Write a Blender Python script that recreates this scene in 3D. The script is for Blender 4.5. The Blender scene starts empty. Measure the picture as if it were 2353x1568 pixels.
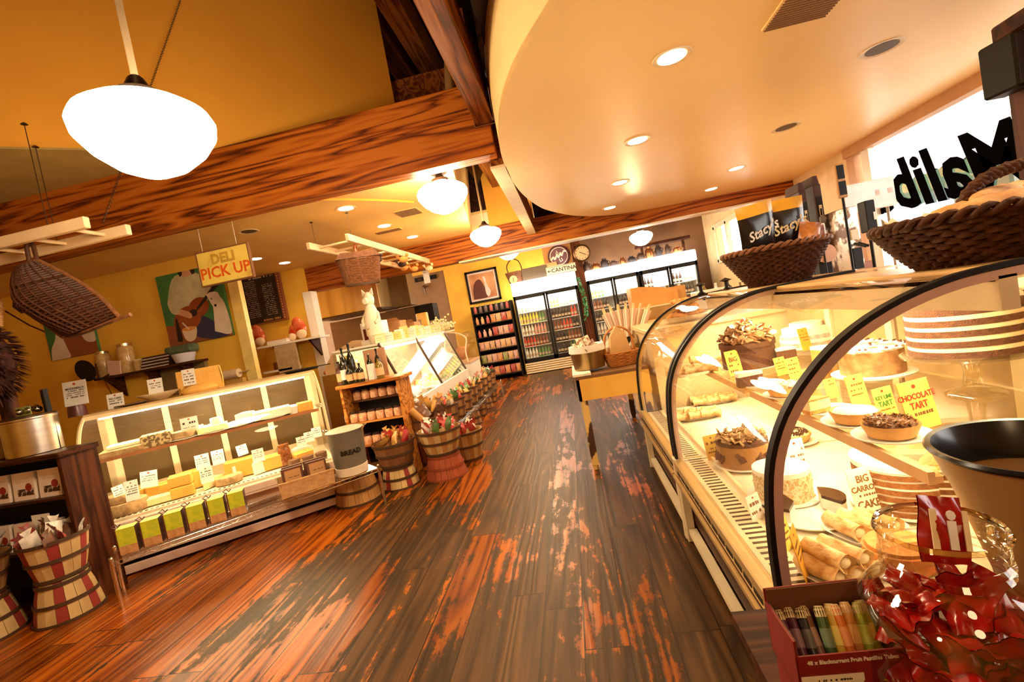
import bpy, bmesh, math, random
from mathutils import Vector, Matrix, Euler
random.seed(7)
PI = math.pi
scn = bpy.context.scene
COL = scn.collection

# ------------------------------------------------------------------ camera
W, H, F = 2353.0, 1568.0, 1080.0
ROLL = math.radians(10.5); PITCH = math.atan(53/1080.0); YAW = math.atan(143*math.cos(PITCH)/1080.0)
CAM = Vector((0, 0, 1.35))
FW = Vector((-math.sin(YAW)*math.cos(PITCH), math.cos(YAW)*math.cos(PITCH), -math.sin(PITCH)))
RT = Vector((math.cos(YAW), math.sin(YAW), 0))
DN = -RT.cross(FW)
ix = RT*math.cos(ROLL) + DN*math.sin(ROLL)
iy = RT*math.sin(ROLL) - DN*math.cos(ROLL)
cam = bpy.data.cameras.new('camera'); cam.sensor_width = 36; cam.lens = 36*F/W; cam.clip_start = .02
co = bpy.data.objects.new('camera', cam); COL.objects.link(co)
mw = Matrix((ix, iy, -FW)).transposed().to_4x4(); mw.translation = CAM
co.matrix_world = mw
scn.camera = co
# ------------------------------------------------------------------ view, sky
scn.view_settings.view_transform = 'Standard'; scn.view_settings.look = 'None'
scn.view_settings.exposure = 0.82; scn.view_settings.gamma = 1; scn.view_settings.use_curve_mapping = False
wd = bpy.data.worlds.new('daylight'); scn.world = wd; wd.use_nodes = True
wd.node_tree.nodes['Background'].inputs[0].default_value = (1.0, .93, .88, 1)
wd.node_tree.nodes['Background'].inputs[1].default_value = 4.5

# measuring helpers: the point on a level, frontal or side plane of the room seen at a photo position
def ray(x, y):
    dx, dy = x-W/2, y-H/2
    return FW*F + RT*(dx*math.cos(ROLL)-dy*math.sin(ROLL)) + DN*(dx*math.sin(ROLL)+dy*math.cos(ROLL))
def on_z(x, y, z): d = ray(x, y); return CAM + d*((z-CAM.z)/d.z)
def on_y(x, y, Y): d = ray(x, y); return CAM + d*(Y/d.y)
def on_x(x, y, X): d = ray(x, y); return CAM + d*(X/d.x)

# ------------------------------------------------------------------ materials
MATS = {}
def nt(m): return m.node_tree.nodes, m.node_tree.links
def M(name, col, rough=.5, metal=0., col2=None, scale=8., bump=0., stretch=(1,1,1), emis=0., ecol=None, contrast=(.35,.65), coat=0., spec=.5, bscale=None):
    if name in MATS: return MATS[name]
    m = bpy.data.materials.new(name); m.use_nodes = True
    N, L = nt(m); b = N['Principled BSDF']
    b.inputs['Base Color'].default_value = (*col, 1); b.inputs['Roughness'].default_value = rough
    b.inputs['Metallic'].default_value = metal; b.inputs['Coat Weight'].default_value = coat
    b.inputs['Specular IOR Level'].default_value = spec
    if emis:
        b.inputs['Emission Color'].default_value = (*(ecol or col), 1); b.inputs['Emission Strength'].default_value = emis
    tc = N.new('ShaderNodeTexCoord'); mp = N.new('ShaderNodeMapping'); mp.inputs['Scale'].default_value = stretch
    L.new(tc.outputs['Object'], mp.inputs['Vector'])
    nz = N.new('ShaderNodeTexNoise'); nz.inputs['Scale'].default_value = scale; nz.inputs['Detail'].default_value = 4
    L.new(mp.outputs[0], nz.inputs['Vector'])
    c2 = col2 or tuple(c*.86 for c in col)
    r = N.new('ShaderNodeValToRGB'); r.color_ramp.elements[0].position = contrast[0]; r.color_ramp.elements[1].position = contrast[1]
    r.color_ramp.elements[0].color = (*col, 1); r.color_ramp.elements[1].color = (*c2, 1)
    L.new(nz.outputs['Fac'], r.inputs[0]); L.new(r.outputs[0], b.inputs['Base Color'])
    if bump:
        bp = N.new('ShaderNodeBump'); bp.inputs['Strength'].default_value = bump; bp.inputs['Distance'].default_value = .01
        n2 = N.new('ShaderNodeTexNoise'); n2.inputs['Scale'].default_value = bscale or scale*4; L.new(mp.outputs[0], n2.inputs['Vector'])
        L.new(n2.outputs['Fac'], bp.inputs['Height']); L.new(bp.outputs[0], b.inputs['Normal'])
    MATS[name] = m; return m
def glow(name, col, s):
    if name in MATS: return MATS[name]
    m = bpy.data.materials.new(name); m.use_nodes = True; N, L = nt(m)
    N.remove(N['Principled BSDF']); e = N.new('ShaderNodeEmission'); e.inputs[0].default_value = (*col, 1); e.inputs[1].default_value = s
    L.new(e.outputs[0], N['Material Output'].inputs[0]); MATS[name] = m; return m
def glass(name, tint=(1,1,1), refl=1.0, rough=.02, base=.04):
    if name in MATS: return MATS[name]
    m = bpy.data.materials.new(name); m.use_nodes = True; N, L = nt(m)
    N.remove(N['Principled BSDF'])
    t = N.new('ShaderNodeBsdfTransparent'); t.inputs[0].default_value = (*tint, 1)
    g = N.new('ShaderNodeBsdfGlossy'); g.inputs['Roughness'].default_value = rough; g.inputs['Color'].default_value = (1,1,1,1)
    lw = N.new('ShaderNodeLayerWeight'); lw.inputs[0].default_value = .35
    mt = N.new('ShaderNodeMath'); mt.operation = 'MULTIPLY_ADD'; mt.inputs[1].default_value = .55*refl; mt.inputs[2].default_value = base
    mx = N.new('ShaderNodeMixShader'); L.new(lw.outputs['Fresnel'], mt.inputs[0]); L.new(mt.outputs[0], mx.inputs[0])
    L.new(t.outputs[0], mx.inputs[1]); L.new(g.outputs[0], mx.inputs[2]); L.new(mx.outputs[0], N['Material Output'].inputs[0])
    MATS[name] = m; return m

def wood(name, c1, c2, c3, axis='X', scale=1., rough=.45, knots=True):
    """long-grained timber: stretched, distorted wave bands and dark knots"""
    if name in MATS: return MATS[name]
    m = bpy.data.materials.new(name); m.use_nodes = True; N, L = nt(m); b = N['Principled BSDF']
    tc = N.new('ShaderNodeTexCoord'); mp = N.new('ShaderNodeMapping')
    st = {'X': (.16,2.6,2.6), 'Y': (2.6,.16,2.6), 'Z': (2.6,2.6,.16)}[axis]
    mp.inputs['Scale'].default_value = tuple(s*scale for s in st); L.new(tc.outputs['Object'], mp.inputs['Vector'])
    nz = N.new('ShaderNodeTexNoise'); nz.inputs['Scale'].default_value = 2.2; nz.inputs['Detail'].default_value = 3; nz.inputs['Distortion'].default_value = .4
    L.new(mp.outputs[0], nz.inputs['Vector'])
    ml = N.new('ShaderNodeMath'); ml.operation = 'MULTIPLY'; ml.inputs[1].default_value = 16; L.new(nz.outputs['Fac'], ml.inputs[0])
    fr = N.new('ShaderNodeMath'); fr.operation = 'PINGPONG'; fr.inputs[1].default_value = 1; L.new(ml.outputs[0], fr.inputs[0])
    n2 = N.new('ShaderNodeTexNoise'); n2.inputs['Scale'].default_value = 26; n2.inputs['Detail'].default_value = 4; L.new(mp.outputs[0], n2.inputs['Vector'])
    ad = N.new('ShaderNodeMath'); ad.operation = 'MULTIPLY_ADD'; ad.inputs[1].default_value = .7; L.new(fr.outputs[0], ad.inputs[0])
    m5 = N.new('ShaderNodeMath'); m5.operation = 'MULTIPLY'; m5.inputs[1].default_value = .5; L.new(n2.outputs['Fac'], m5.inputs[0]); L.new(m5.outputs[0], ad.inputs[2])
    r = N.new('ShaderNodeValToRGB'); e = r.color_ramp.elements
    e[0].position = .22; e[0].color = (*c3, 1); e[1].position = .8; e[1].color = (*c1, 1); k = e.new(.5); k.color = (*c2, 1)
    L.new(ad.outputs[0], r.inputs[0])
    out = r.outputs[0]
    if knots:
        v = N.new('ShaderNodeTexVoronoi'); v.inputs['Scale'].default_value = 1.1
        mk = N.new('ShaderNodeMapping'); sk = {'X': (1.1,3.2,3.2), 'Y': (3.2,1.1,3.2), 'Z': (3.2,3.2,1.1)}[axis]; mk.inputs['Scale'].default_value = sk
        n3 = N.new('ShaderNodeTexNoise'); n3.inputs['Scale'].default_value = 6; L.new(tc.outputs['Object'], n3.inputs['Vector'])
        va = N.new('ShaderNodeVectorMath'); va.operation = 'MULTIPLY_ADD'; va.inputs[1].default_value = (.15,.15,.15)
        L.new(n3.outputs['Color'], va.inputs[0]); L.new(tc.outputs['Object'], va.inputs[2]); L.new(va.outputs[0], mk.inputs[0])
        L.new(mk.outputs[0], v.inputs['Vector'])
        kr = N.new('ShaderNodeValToRGB'); kr.color_ramp.elements[0].position = .05; kr.color_ramp.elements[0].color = (.12,.12,.12,1)
        kr.color_ramp.elements[1].position = .2; kr.color_ramp.elements[1].color = (1,1,1,1)
        L.new(v.outputs['Distance'], kr.inputs[0])
        mm = N.new('ShaderNodeMix'); mm.data_type = 'RGBA'; mm.blend_type = 'MULTIPLY'; mm.inputs[0].default_value = .9
        L.new(r.outputs[0], mm.inputs[6]); L.new(kr.outputs[0], mm.inputs[7]); out = mm.outputs[2]
    L.new(out, b.inputs['Base Color']); b.inputs['Roughness'].default_value = rough; b.inputs['Specular IOR Level'].default_value = .18
    bp = N.new('ShaderNodeBump'); bp.inputs['Strength'].default_value = .25; bp.inputs['Distance'].default_value = .004
    L.new(ad.outputs[0], bp.inputs['Height']); L.new(bp.outputs[0], b.inputs['Normal'])
    MATS[name] = m; return m

def floor_mat():
    m = bpy.data.materials.new('worn_floor_boards'); m.use_nodes = True; N, L = nt(m); b = N['Principled BSDF']
    def nd(t, **k):
        n = N.new('ShaderNode'+t)
        for a, v in k.items(): setattr(n, a, v)
        return n
    def math_(op, a, bb, c=None):
        n = nd('Math', operation=op)
        for i, v in enumerate((a, bb, c)):
            if v is None: continue
            if isinstance(v, (int, float)): n.inputs[i].default_value = v
            else: L.new(v, n.inputs[i])
        return n.outputs[0]
    tc = nd('TexCoord'); sp = nd('SeparateXYZ'); L.new(tc.outputs['Object'], sp.inputs[0])
    x, y = sp.outputs[0], sp.outputs[1]
    PW = .178
    px = math_('DIVIDE', x, PW); pid = math_('FLOOR', px, 0); fx = math_('FRACT', px, 0)
    wn = nd('TexWhiteNoise', noise_dimensions='1D'); L.new(pid, wn.inputs['W'])
    yy = math_('MULTIPLY_ADD', wn.outputs['Value'], 3.1, y); yb = math_('DIVIDE', yy, 2.3); bid = math_('FLOOR', yb, 0); fy = math_('FRACT', yb, 0)
    comb = nd('CombineXYZ'); L.new(pid, comb.inputs[0]); L.new(bid, comb.inputs[1])
    w2 = nd('TexWhiteNoise', noise_dimensions='2D'); L.new(comb.outputs[0], w2.inputs['Vector'])
    # grain coordinates: offset by board
    gv = nd('CombineXYZ'); L.new(math_('MULTIPLY_ADD', w2.outputs['Value'], 9.0, x), gv.inputs[0]); L.new(math_('MULTIPLY', y, .055), gv.inputs[1]); L.new(math_('MULTIPLY', w2.outputs['Value'], 7.), gv.inputs[2])
    g1 = nd('TexNoise'); g1.inputs['Scale'].default_value = 6.5; g1.inputs['Detail'].default_value = 1.5; L.new(gv.outputs[0], g1.inputs['Vector'])
    ring = math_('PINGPONG', math_('MULTIPLY', g1.outputs['Fac'], 17.), 1.)
    g2 = nd('TexNoise'); g2.inputs['Scale'].default_value = 85; g2.inputs['Detail'].default_value = 5; L.new(gv.outputs[0], g2.inputs['Vector'])
    grain = math_('MULTIPLY_ADD', ring, .55, math_('MULTIPLY', g2.outputs['Fac'], .6))
    # wear: broad patches, stretched along the boards, broken by the grain and by board
    wv = nd('CombineXYZ'); L.new(math_('MULTIPLY', x, 1.0), wv.inputs[0]); L.new(math_('MULTIPLY', y, .33), wv.inputs[1])
    a = nd('TexNoise'); a.inputs['Scale'].default_value = 1.7; a.inputs['Detail'].default_value = 9; a.inputs['Roughness'].default_value = .62; L.new(wv.outputs[0], a.inputs['Vector'])
    a2 = nd('TexNoise'); a2.inputs['Scale'].default_value = 13; a2.inputs['Detail'].default_value = 8; a2.inputs['Roughness'].default_value = .75
    wv2 = nd('CombineXYZ'); L.new(x, wv2.inputs[0]); L.new(math_('MULTIPLY', y, .5), wv2.inputs[1]); L.new(wv2.outputs[0], a2.inputs['Vector'])
    lane = math_('MULTIPLY', math_('MAXIMUM', math_('SUBTRACT', math_('ABSOLUTE', math_('ADD', x, .35), 0), .30), 0.), .11)      # the walked lane down the aisle
    wear = math_('ADD', math_('MULTIPLY_ADD', a2.outputs['Fac'], .42, a.outputs['Fac']), math_('MULTIPLY', w2.outputs['Value'], .17))
    wear = math_('SUBTRACT', math_('MULTIPLY_ADD', grain, -.12, wear), lane)
    wr = nd('ValToRGB'); wr.color_ramp.elements[0].position = .622; wr.color_ramp.elements[1].position = .65; L.new(wear, wr.inputs[0])
    # varnished colour
    v = nd('ValToRGB'); e = v.color_ramp.elements; e[0].position = .15; e[0].color = (.07,.010,.002,1); e[1].position = .85; e[1].color = (.46,.12,.007,1)
    k = e.new(.5); k.color = (.28,.055,.003,1); L.new(grain, v.inputs[0])
    d = nd('ValToRGB'); e = d.color_ramp.elements; e[0].position = .2; e[0].color = (.012,.005,.002,1); e[1].position = .9; e[1].color = (.10,.042,.010,1); L.new(grain, d.inputs[0])
    mx = nd('Mix', data_type='RGBA'); L.new(wr.outputs[0], mx.inputs[0]); L.new(v.outputs[0], mx.inputs[6]); L.new(d.outputs[0], mx.inputs[7])
    # board tone
    hv = nd('HueSaturation'); L.new(mx.outputs[2], hv.inputs['Color']); L.new(math_('MULTIPLY_ADD', w2.outputs['Value'], .6, .50), hv.inputs['Value'])
    # seams
    s1 = math_('LESS_THAN', fx, .035); s2 = math_('LESS_THAN', fy, .0025); sm = math_('MAXIMUM', s1, s2)
    mz = nd('Mix', data_type='RGBA'); L.new(sm, mz.inputs[0]); L.new(hv.outputs[0], mz.inputs[6]); mz.inputs[7].default_value = (.012,.004,.002,1)
    L.new(mz.outputs[2], b.inputs['Base Color']); b.inputs['Specular IOR Level'].default_value = .3; b.inputs['Specular Tint'].default_value = (1,.72,.45,1)
    L.new(math_('MULTIPLY_ADD', wr.outputs[0], .14, .30), b.inputs['Roughness'])
    bp = nd('Bump'); bp.inputs['Strength'].default_value = .35; bp.inputs['Distance'].default_value = .004
    L.new(math_('SUBTRACT', grain, math_('MULTIPLY', sm, 2.)), bp.inputs['Height']); L.new(bp.outputs[0], b.inputs['Normal'])
    return m

# ------------------------------------------------------------------ mesh builder
def frame_of(d):
    d = Vector(d).normalized(); up = Vector((0,0,1)) if abs(d.z) < .95 else Vector((1,0,0))
    a = d.cross(up).normalized(); return a, d.cross(a).normalized()
class MB:
    def __init__(s): s.v = []; s.f = []; s.m = []; s.mi = 0; s.T = None
    def add(s, vs, fs, m=None):
        k = len(s.v)
        if s.T is not None: vs = [s.T @ Vector(v) for v in vs]
        s.v += [tuple(v) for v in vs]; s.f += [tuple(i+k for i in f) for f in fs]; s.m += [s.mi if m is None else m]*len(fs); return s
    def box(s, x0, x1, y0, y1, z0, z1, m=None, c=0.):
        if c:   # chamfered along the edges
            c = min(c, (x1-x0)*.45, (y1-y0)*.45, (z1-z0)*.45)
            vs = []; idx = {}
            for i, X in enumerate((x0, x1)):
                for j, Y in enumerate((y0, y1)):
                    for k, Z in enumerate((z0, z1)):
                        sx, sy, sz = (c, -c)[i], (c, -c)[j], (c, -c)[k]
                        for a, p in enumerate(((X, Y+sy, Z+sz), (X+sx, Y, Z+sz), (X+sx, Y+sy, Z))): idx[i,j,k,a] = len(vs); vs.append(p)
            f = []
            for i in (0,1): f.append([idx[i,0,0,0], idx[i,1,0,0], idx[i,1,1,0], idx[i,0,1,0]][::(-1 if i == 0 else 1)])
            for j in (0,1): f.append([idx[0,j,0,1], idx[1,j,0,1], idx[1,j,1,1], idx[0,j,1,1]][::(1 if j == 0 else -1)])
            for k in (0,1): f.append([idx[0,0,k,2], idx[1,0,k,2], idx[1,1,k,2], idx[0,1,k,2]][::(-1 if k == 0 else 1)])
            for j in (0,1):
                for k in (0,1): f.append([idx[0,j,k,1], idx[1,j,k,1], idx[1,j,k,2], idx[0,j,k,2]])
            for i in (0,1):
                for k in (0,1): f.append([idx[i,0,k,0], idx[i,1,k,0], idx[i,1,k,2], idx[i,0,k,2]])
            for i in (0,1):
                for j in (0,1): f.append([idx[i,j,0,0], idx[i,j,1,0], idx[i,j,1,1], idx[i,j,0,1]])
            for i in (0,1):
                for j in (0,1):
                    for k in (0,1): f.append([idx[i,j,k,0], idx[i,j,k,1], idx[i,j,k,2]])
            return s.add(vs, f, m)
        vs = [(x,y,z) for x in (x0,x1) for y in (y0,y1) for z in (z0,z1)]
        return s.add(vs, [(0,1,3,2),(4,6,7,5),(0,4,5,1),(2,3,7,6),(0,2,6,4),(1,5,7,3)], m)
    def tube(s, pts, r, n=8, m=None, closed=False, caps=True):
        pts = [Vector(p) for p in pts]; K = len(pts); rr = r if isinstance(r, (list, tuple)) else [r]*K
        vs = []; a0 = None
        for i, p in enumerate(pts):
            if closed: d = pts[(i+1) % K]-pts[i-1]
            else: d = pts[min(i+1, K-1)]-pts[max(i-1, 0)]
            if d.length < 1e-9: d = Vector((0,0,1))
            d.normalize()
            if a0 is None: a, b = frame_of(d)
            else:
                a = (a0 - d*a0.dot(d))
                if a.length < 1e-6: a, b = frame_of(d)
                else: a.normalize()
                b = d.cross(a)
            a0 = a
            for j in range(n):
                t = 2*PI*j/n; vs.append(p + (a*math.cos(t)+b*math.sin(t))*rr[i])
        f = []
        for i in range(K if closed else K-1):
            for j in range(n):
                i2 = (i+1) % K; f.append((i*n+j, i*n+(j+1) % n, i2*n+(j+1) % n, i2*n+j))
        if caps and not closed: f += [tuple(range(n))[::-1], tuple((K-1)*n+j for j in range(n))]
        return s.add(vs, f, m)
    def lathe(s, prof, n=24, c=(0,0,0), m=None, sx=1., sy=1., wob=None, a0=0., a1=2*PI, cap=False):
        full = abs(a1-a0-2*PI) < 1e-6; K = n if full else n+1; vs = []
        for (r, z) in prof:
            for j in range(K):
                t = a0+(a1-a0)*j/n; q = r*(1+(wob(t, z) if wob else 0)); vs.append((c[0]+q*math.cos(t)*sx, c[1]+q*math.sin(t)*sy, c[2]+z))
        f = []
        for i in range(len(prof)-1):
            for j in range(n):
                j2 = (j+1) % K; f.append((i*K+j, i*K+j2, (i+1)*K+j2, (i+1)*K+j))
        if full and cap:
            if prof[0][0] > 1e-5: f.append(tuple(range(K))[::-1])
            if prof[-1][0] > 1e-5: f.append(tuple((len(prof)-1)*K+j for j in range(K)))
        return s.add(vs, f, m)
    def prism(s, poly, z0, z1, m=None, ax='z'):
        n = len(poly)
        def P(a, b, h): return {'z': (a,b,h), 'y': (a,h,b), 'x': (h,a,b)}[ax]
        vs = [P(a,b,z0) for a,b in poly]+[P(a,b,z1) for a,b in poly]
        f = [tuple(range(n))[::-1], tuple(range(n, 2*n))]+[(i, (i+1) % n, n+(i+1) % n, n+i) for i in range(n)]
        return s.add(vs, f, m)
    def quad(s, a, b, c, d, m=None): return s.add([a,b,c,d], [(0,1,2,3)], m)
    def strip(s, A, B, m=None):
        n = len(A); return s.add(list(A)+list(B), [(i, i+1, n+i+1, n+i) for i in range(n-1)], m)
    def ball(s, c, r, n=10, k=6, m=None, sc=(1,1,1)):
        pr = [(max(r*math.sin(PI*i/k), 1e-6), -r*math.cos(PI*i/k)*sc[2]) for i in range(k+1)]
        return s.lathe(pr, n, c, m, sc[0], sc[1])
def mesh(name, mb, mats, smooth=None):
    me = bpy.data.meshes.new(name); me.from_pydata(mb.v, [], mb.f)
    for q in (mats if isinstance(mats, (list, tuple)) else [mats]): me.materials.append(q)
    for p, i in zip(me.polygons, mb.m): p.material_index = i
    bm = bmesh.new(); bm.from_mesh(me); bmesh.ops.recalc_face_normals(bm, faces=bm.faces)
    if smooth:
        for e in bm.edges:
            if len(e.link_faces) == 2 and e.calc_face_angle(0) > math.radians(smooth): e.smooth = False
        for fc in bm.faces: fc.smooth = True
    bm.to_mesh(me); bm.free(); return me
def obj(name, mb, mats, parent=None, smooth=None, loc=None, rot=None):
    me = mb if isinstance(mb, bpy.types.Mesh) else mesh(name, mb, mats, smooth)
    o = bpy.data.objects.new(name, me); COL.objects.link(o); o.parent = parent
    if loc is not None: o.location = loc
    if rot is not None: o.rotation_euler = rot
    return o
def tag(o, label, cat, group=None, kind=None):
    o['label'] = label; o['category'] = cat
    if group: o['group'] = group
    if kind: o['kind'] = kind
    return o
def thing(name, label, cat, loc=(0,0,0), rz=0., group=None, rot=None):
    o = bpy.data.objects.new(name, None); COL.objects.link(o); o.empty_display_size = .05
    o.location = loc; o.rotation_euler = rot or (0,0,rz); return tag(o, label, cat, group)
def one(name, mb, mats, label, cat, loc=(0,0,0), rz=0., group=None, smooth=None, rot=None):
    return tag(obj(name, mb, mats, None, smooth, loc, rot or (0,0,rz)), label, cat, group)
def struct(name, mb, mats, smooth=None, parent=None):
    o = obj(name, mb, mats, parent, smooth)
    if parent is None: o['kind'] = 'structure'
    return o
def dup(root, loc, rot=None, label=None, group=None, scale=None):
    r = root.copy(); COL.objects.link(r); r.location = loc
    if rot is not None: r.rotation_euler = rot if isinstance(rot, (tuple, list)) else (0,0,rot)
    if scale is not None: r.scale = (scale,)*3 if isinstance(scale, (int, float)) else scale
    if label: r['label'] = label
    if group: r['group'] = group
    for ch in list(root.children):
        c = ch.copy(); COL.objects.link(c); c.parent = r
        for g in list(ch.children):
            d = g.copy(); COL.objects.link(d); d.parent = c
    return r
class Kind:
    """first call of put() moves the built thing itself, the next ones copy it"""
    def __init__(s, root): s.r = root; s.used = False
    def put(s, loc, rot=0., label=None, group=None, scale=None):
        if s.used: return dup(s.r, loc, rot, label, group, scale)
        s.used = True; r = s.r; r.location = loc; r.rotation_euler = rot if isinstance(rot, (tuple, list)) else (0,0,rot)
        if label: r['label'] = label
        if group: r['group'] = group
        if scale is not None: r.scale = (scale,)*3 if isinstance(scale, (int, float)) else scale
        return r
TXC = {}
def text_mesh(s, size, bold=0., shear=0., ext=.0006, align='CENTER', space=1.):
    key = (s, size, bold, shear, ext, align, space)
    if key in TXC: return TXC[key]
    cu = bpy.data.curves.new('lettering', 'FONT'); cu.body = s; cu.size = size; cu.offset = bold; cu.shear = shear; cu.extrude = ext
    cu.align_x = align; cu.align_y = 'CENTER'; cu.resolution_u = 2; cu.space_character = space
    o = bpy.data.objects.new('lettering', cu); COL.objects.link(o)
    bpy.context.view_layer.update()
    me = bpy.data.meshes.new_from_object(o.evaluated_get(bpy.context.evaluated_depsgraph_get()))
    bpy.data.objects.remove(o); bpy.data.curves.remove(cu); me.name = 'lettering'; TXC[key] = me; return me
def text(s, size, mat, parent, loc, rot=(PI/2,0,0), name='lettering', **k):
    me = text_mesh(s, size, **k).copy(); me.materials.clear(); me.materials.append(mat)
    o = bpy.data.objects.new(name, me); COL.objects.link(o); o.parent = parent; o.location = loc; o.rotation_euler = rot
    if len(me.vertices) == 0: print('empty text', s)
    return o
def scribble(mb, x0, x1, z, h, y, m=1, seed=0, gap=.25):
    """a line of writing too small to read: a row of short upright strokes"""
    rnd = random.Random(seed); x = x0
    while x < x1:
        w = rnd.uniform(.5, 1.1)*h*.8; h2 = h*.62
        if rnd.random() > gap:
            xe = min(x+w*.75, x1); mb.add([(x,y,z-h2/2),(xe,y,z-h2/2),(xe,y,z+h2/2*rnd.uniform(.6,1)),(x,y,z+h2/2*rnd.uniform(.6,1))], [(0,1,2,3)], m)
        x += w
    return mb
# ------------------------------------------------------------------ palette
P_yellow = M('mustard_plaster', (.82,.50,.045), .7, col2=(.74,.40,.045), scale=2.5, bump=.05)
P_orange = M('orange_plaster', (.82,.38,.035), .75, col2=(.76,.34,.03), scale=1.6, bump=.06)
P_ceil = M('buff_ceiling_plaster', (.85,.55,.15), .6, col2=(.74,.46,.15), scale=1.5, bump=.04)
P_oval = M('satin_cream_ceiling', (.95,.70,.32), .33, col2=(.92,.66,.30), scale=1.2, bump=.05, bscale=3)
P_brown = M('brown_painted_wall', (.30,.17,.07), .7)
WD_beam = wood('fir_beam', (.40,.115,.010), (.27,.060,.005), (.055,.010,.002), 'X')
WD_long = wood('fir_joist', (.24,.075,.012), (.15,.036,.006), (.05,.010,.002), 'Y', knots=False)
WD_dark = wood('dark_stained_wood', (.075,.02,.005), (.045,.011,.003), (.018,.004,.001), 'X', knots=False)
WD_darkz = wood('dark_stained_post', (.10,.026,.007), (.06,.015,.004), (.022,.005,.002), 'Z', knots=False)
WD_roof = wood('dark_roof_boards', (.03,.007,.002), (.015,.004,.001), (.005,.001,.001), 'Y', knots=False)
WD_shelf = wood('orange_shelf_wood', (.62,.26,.05), (.45,.15,.02), (.2,.06,.01), 'X', knots=False)
WHITE = M('white_enamel', (.82,.78,.70), .35, col2=(.78,.74,.66))
CREAM = M('cream_enamel', (.80,.66,.42), .4)
BLACK = M('black_plastic', (.010,.008,.007), .5, spec=.2)
BLACKG = M('black_gloss', (.01,.01,.012), .22, spec=.35, col2=(.014,.012,.014))
STEEL = M('brushed_steel', (.62,.55,.45), .28, 1., col2=(.52,.45,.36), scale=4, stretch=(1,1,14))
CHROME = M('chrome', (.8,.76,.7), .15, 1.)
BRONZE = M('dark_bronze', (.10,.06,.035), .35, .8)
PAPER = M('white_paper', (.86,.83,.76), .7)
YPAPER = M('yellow_card', (.90,.62,.12), .7, col2=(.86,.56,.10))
INK = M('black_ink', (.02,.015,.012), .6)
BINK = M('brown_ink', (.22,.09,.02), .6)
RINK = M('red_ink', (.55,.05,.02), .6)
CARD = M('brown_cardboard', (.48,.24,.09), .8)
GLASS = glass('case_glass'); GLASS2 = glass('fridge_glass', (.96,.98,.97), .5)
GLOW_W = glow('lamp_glow', (1,.84,.58), 24)
L_WARM = (1, .66, .33)

def light(kind, name, loc, energy, col=L_WARM, size=.1, rot=None, spot=None, blend=.6, size_y=None):
    l = bpy.data.lights.new(name, kind); l.energy = energy; l.color = col
    if kind == 'AREA':
        l.size = size
        if size_y: l.shape = 'RECTANGLE'; l.size_y = size_y
    else: l.shadow_soft_size = size
    if spot: l.spot_size = math.radians(spot); l.spot_blend = blend
    o = bpy.data.objects.new(name, l); COL.objects.link(o); o.location = loc
    if rot: o.rotation_euler = rot
    return o

# ------------------------------------------------------------------ the room
b = MB(); b.box(-8, 3.5, -3, 11.6, -.08, 0); fl = struct('floor', b, floor_mat())
RZ0 = math.atan2(3.48-2.8, -2.65+3.53)          # the diagonal of the raised ceiling's side
dv = Vector((math.cos(RZ0), math.sin(RZ0), 0)); r0 = Vector((-3.53, 2.8, 0))
def rp(t, z): p = r0+dv*t; return (p.x, p.y, z)
ZC = 2.70      # low ceiling on the left
ZO = 2.50      # oval ceiling
# raised vault side wall: one tall plaster face on the diagonal
b = MB(); n_ = Vector((-dv.y, dv.x, 0))*.12
A = rp(-5.6, 3.1); B = rp(3.0, 3.1)
for z0, z1 in ((3.1, 5.2),):
    b.quad(rp(-5.6, z0), rp(1.15, z0), rp(1.15, z1), rp(-5.6, z1))
# curved end where the plaster returns behind the beam
pts = [rp(1.15, 0)]
for i in range(1, 13):
    t = 1.15 + 1.75*i/12; p = r0+dv*t; q = Vector((p.x, p.y, 0)) + Vector((-dv.y, dv.x, 0))*(.20*(i/12)**3); pts.append((q.x, q.y, 0))
b.strip([(p[0],p[1],2.68) for p in pts], [(p[0],p[1],5.2) for p in pts])
struct('wall_raised', b, P_orange, smooth=40)
# olive flat ceiling in front of the beam, left
b = MB(); pl_ = [rp(-5.6,0)[:2], rp(1.0,0)[:2], (-2.65,3.5), (-8,3.5)]; b.prism(pl_, 3.085, 3.14); struct('ceiling_front', b, M('olive_ceiling', (.42,.29,.08), .8))
# low ceiling, left, behind the beam
b = MB(); b.prism([(-8,3.6),(-.70,3.6),(-1.22,7.0),(-8,7.0)], ZC, ZC+.05); b.quad((-.70,3.6,ZC),(-1.22,7.0,ZC),(-.92,7.0,5.2),(-.30,3.6,5.2)); struct('ceiling_left', b, P_ceil)
# oval ceiling with its upright fascia
edge = [(3.3,-1.2),(2.4,-1.1),(1.7,-.6),(1.2,.1),(.80,.75),(.46,1.3),(.16,1.87),(-.04,2.26),(-.15,2.58),(-.22,2.9),(-.27,3.25),(-.29,3.64),(-.285,4.1),(-.25,4.57),(-.19,4.98),(-.1,5.4),(.0,5.68),(.11,5.93),(.25,6.2),(.42,6.43),(.6,6.62),(.77,6.75),(.95,6.84),(1.15,6.9),(1.5,6.95),(2.2,7.0),(3.3,7.04)]
def smooth_line(p, k=4):
    out = []
    for i in range(len(p)-1):
        p0 = Vector(p[max(i-1,0)]); p1 = Vector(p[i]); p2 = Vector(p[i+1]); p3 = Vector(p[min(i+2,len(p)-1)])
        for j in range(k):
            t = j/k; out.append(tuple(.5*((2*p1)+(p2-p0)*t+(2*p0-5*p1+4*p2-p3)*t*t+(3*p1-p0-3*p2+p3)*t**3)))
    out.append(tuple(p[-1])); return out
eg = smooth_line(edge)
b = MB(); b.prism(eg, ZO, ZO+.04); b.strip([(x,y,ZO) for x,y in eg], [(x,y,ZO+.5) for x,y in eg]); struct('ceiling_oval', b, P_oval, smooth=30)
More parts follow.
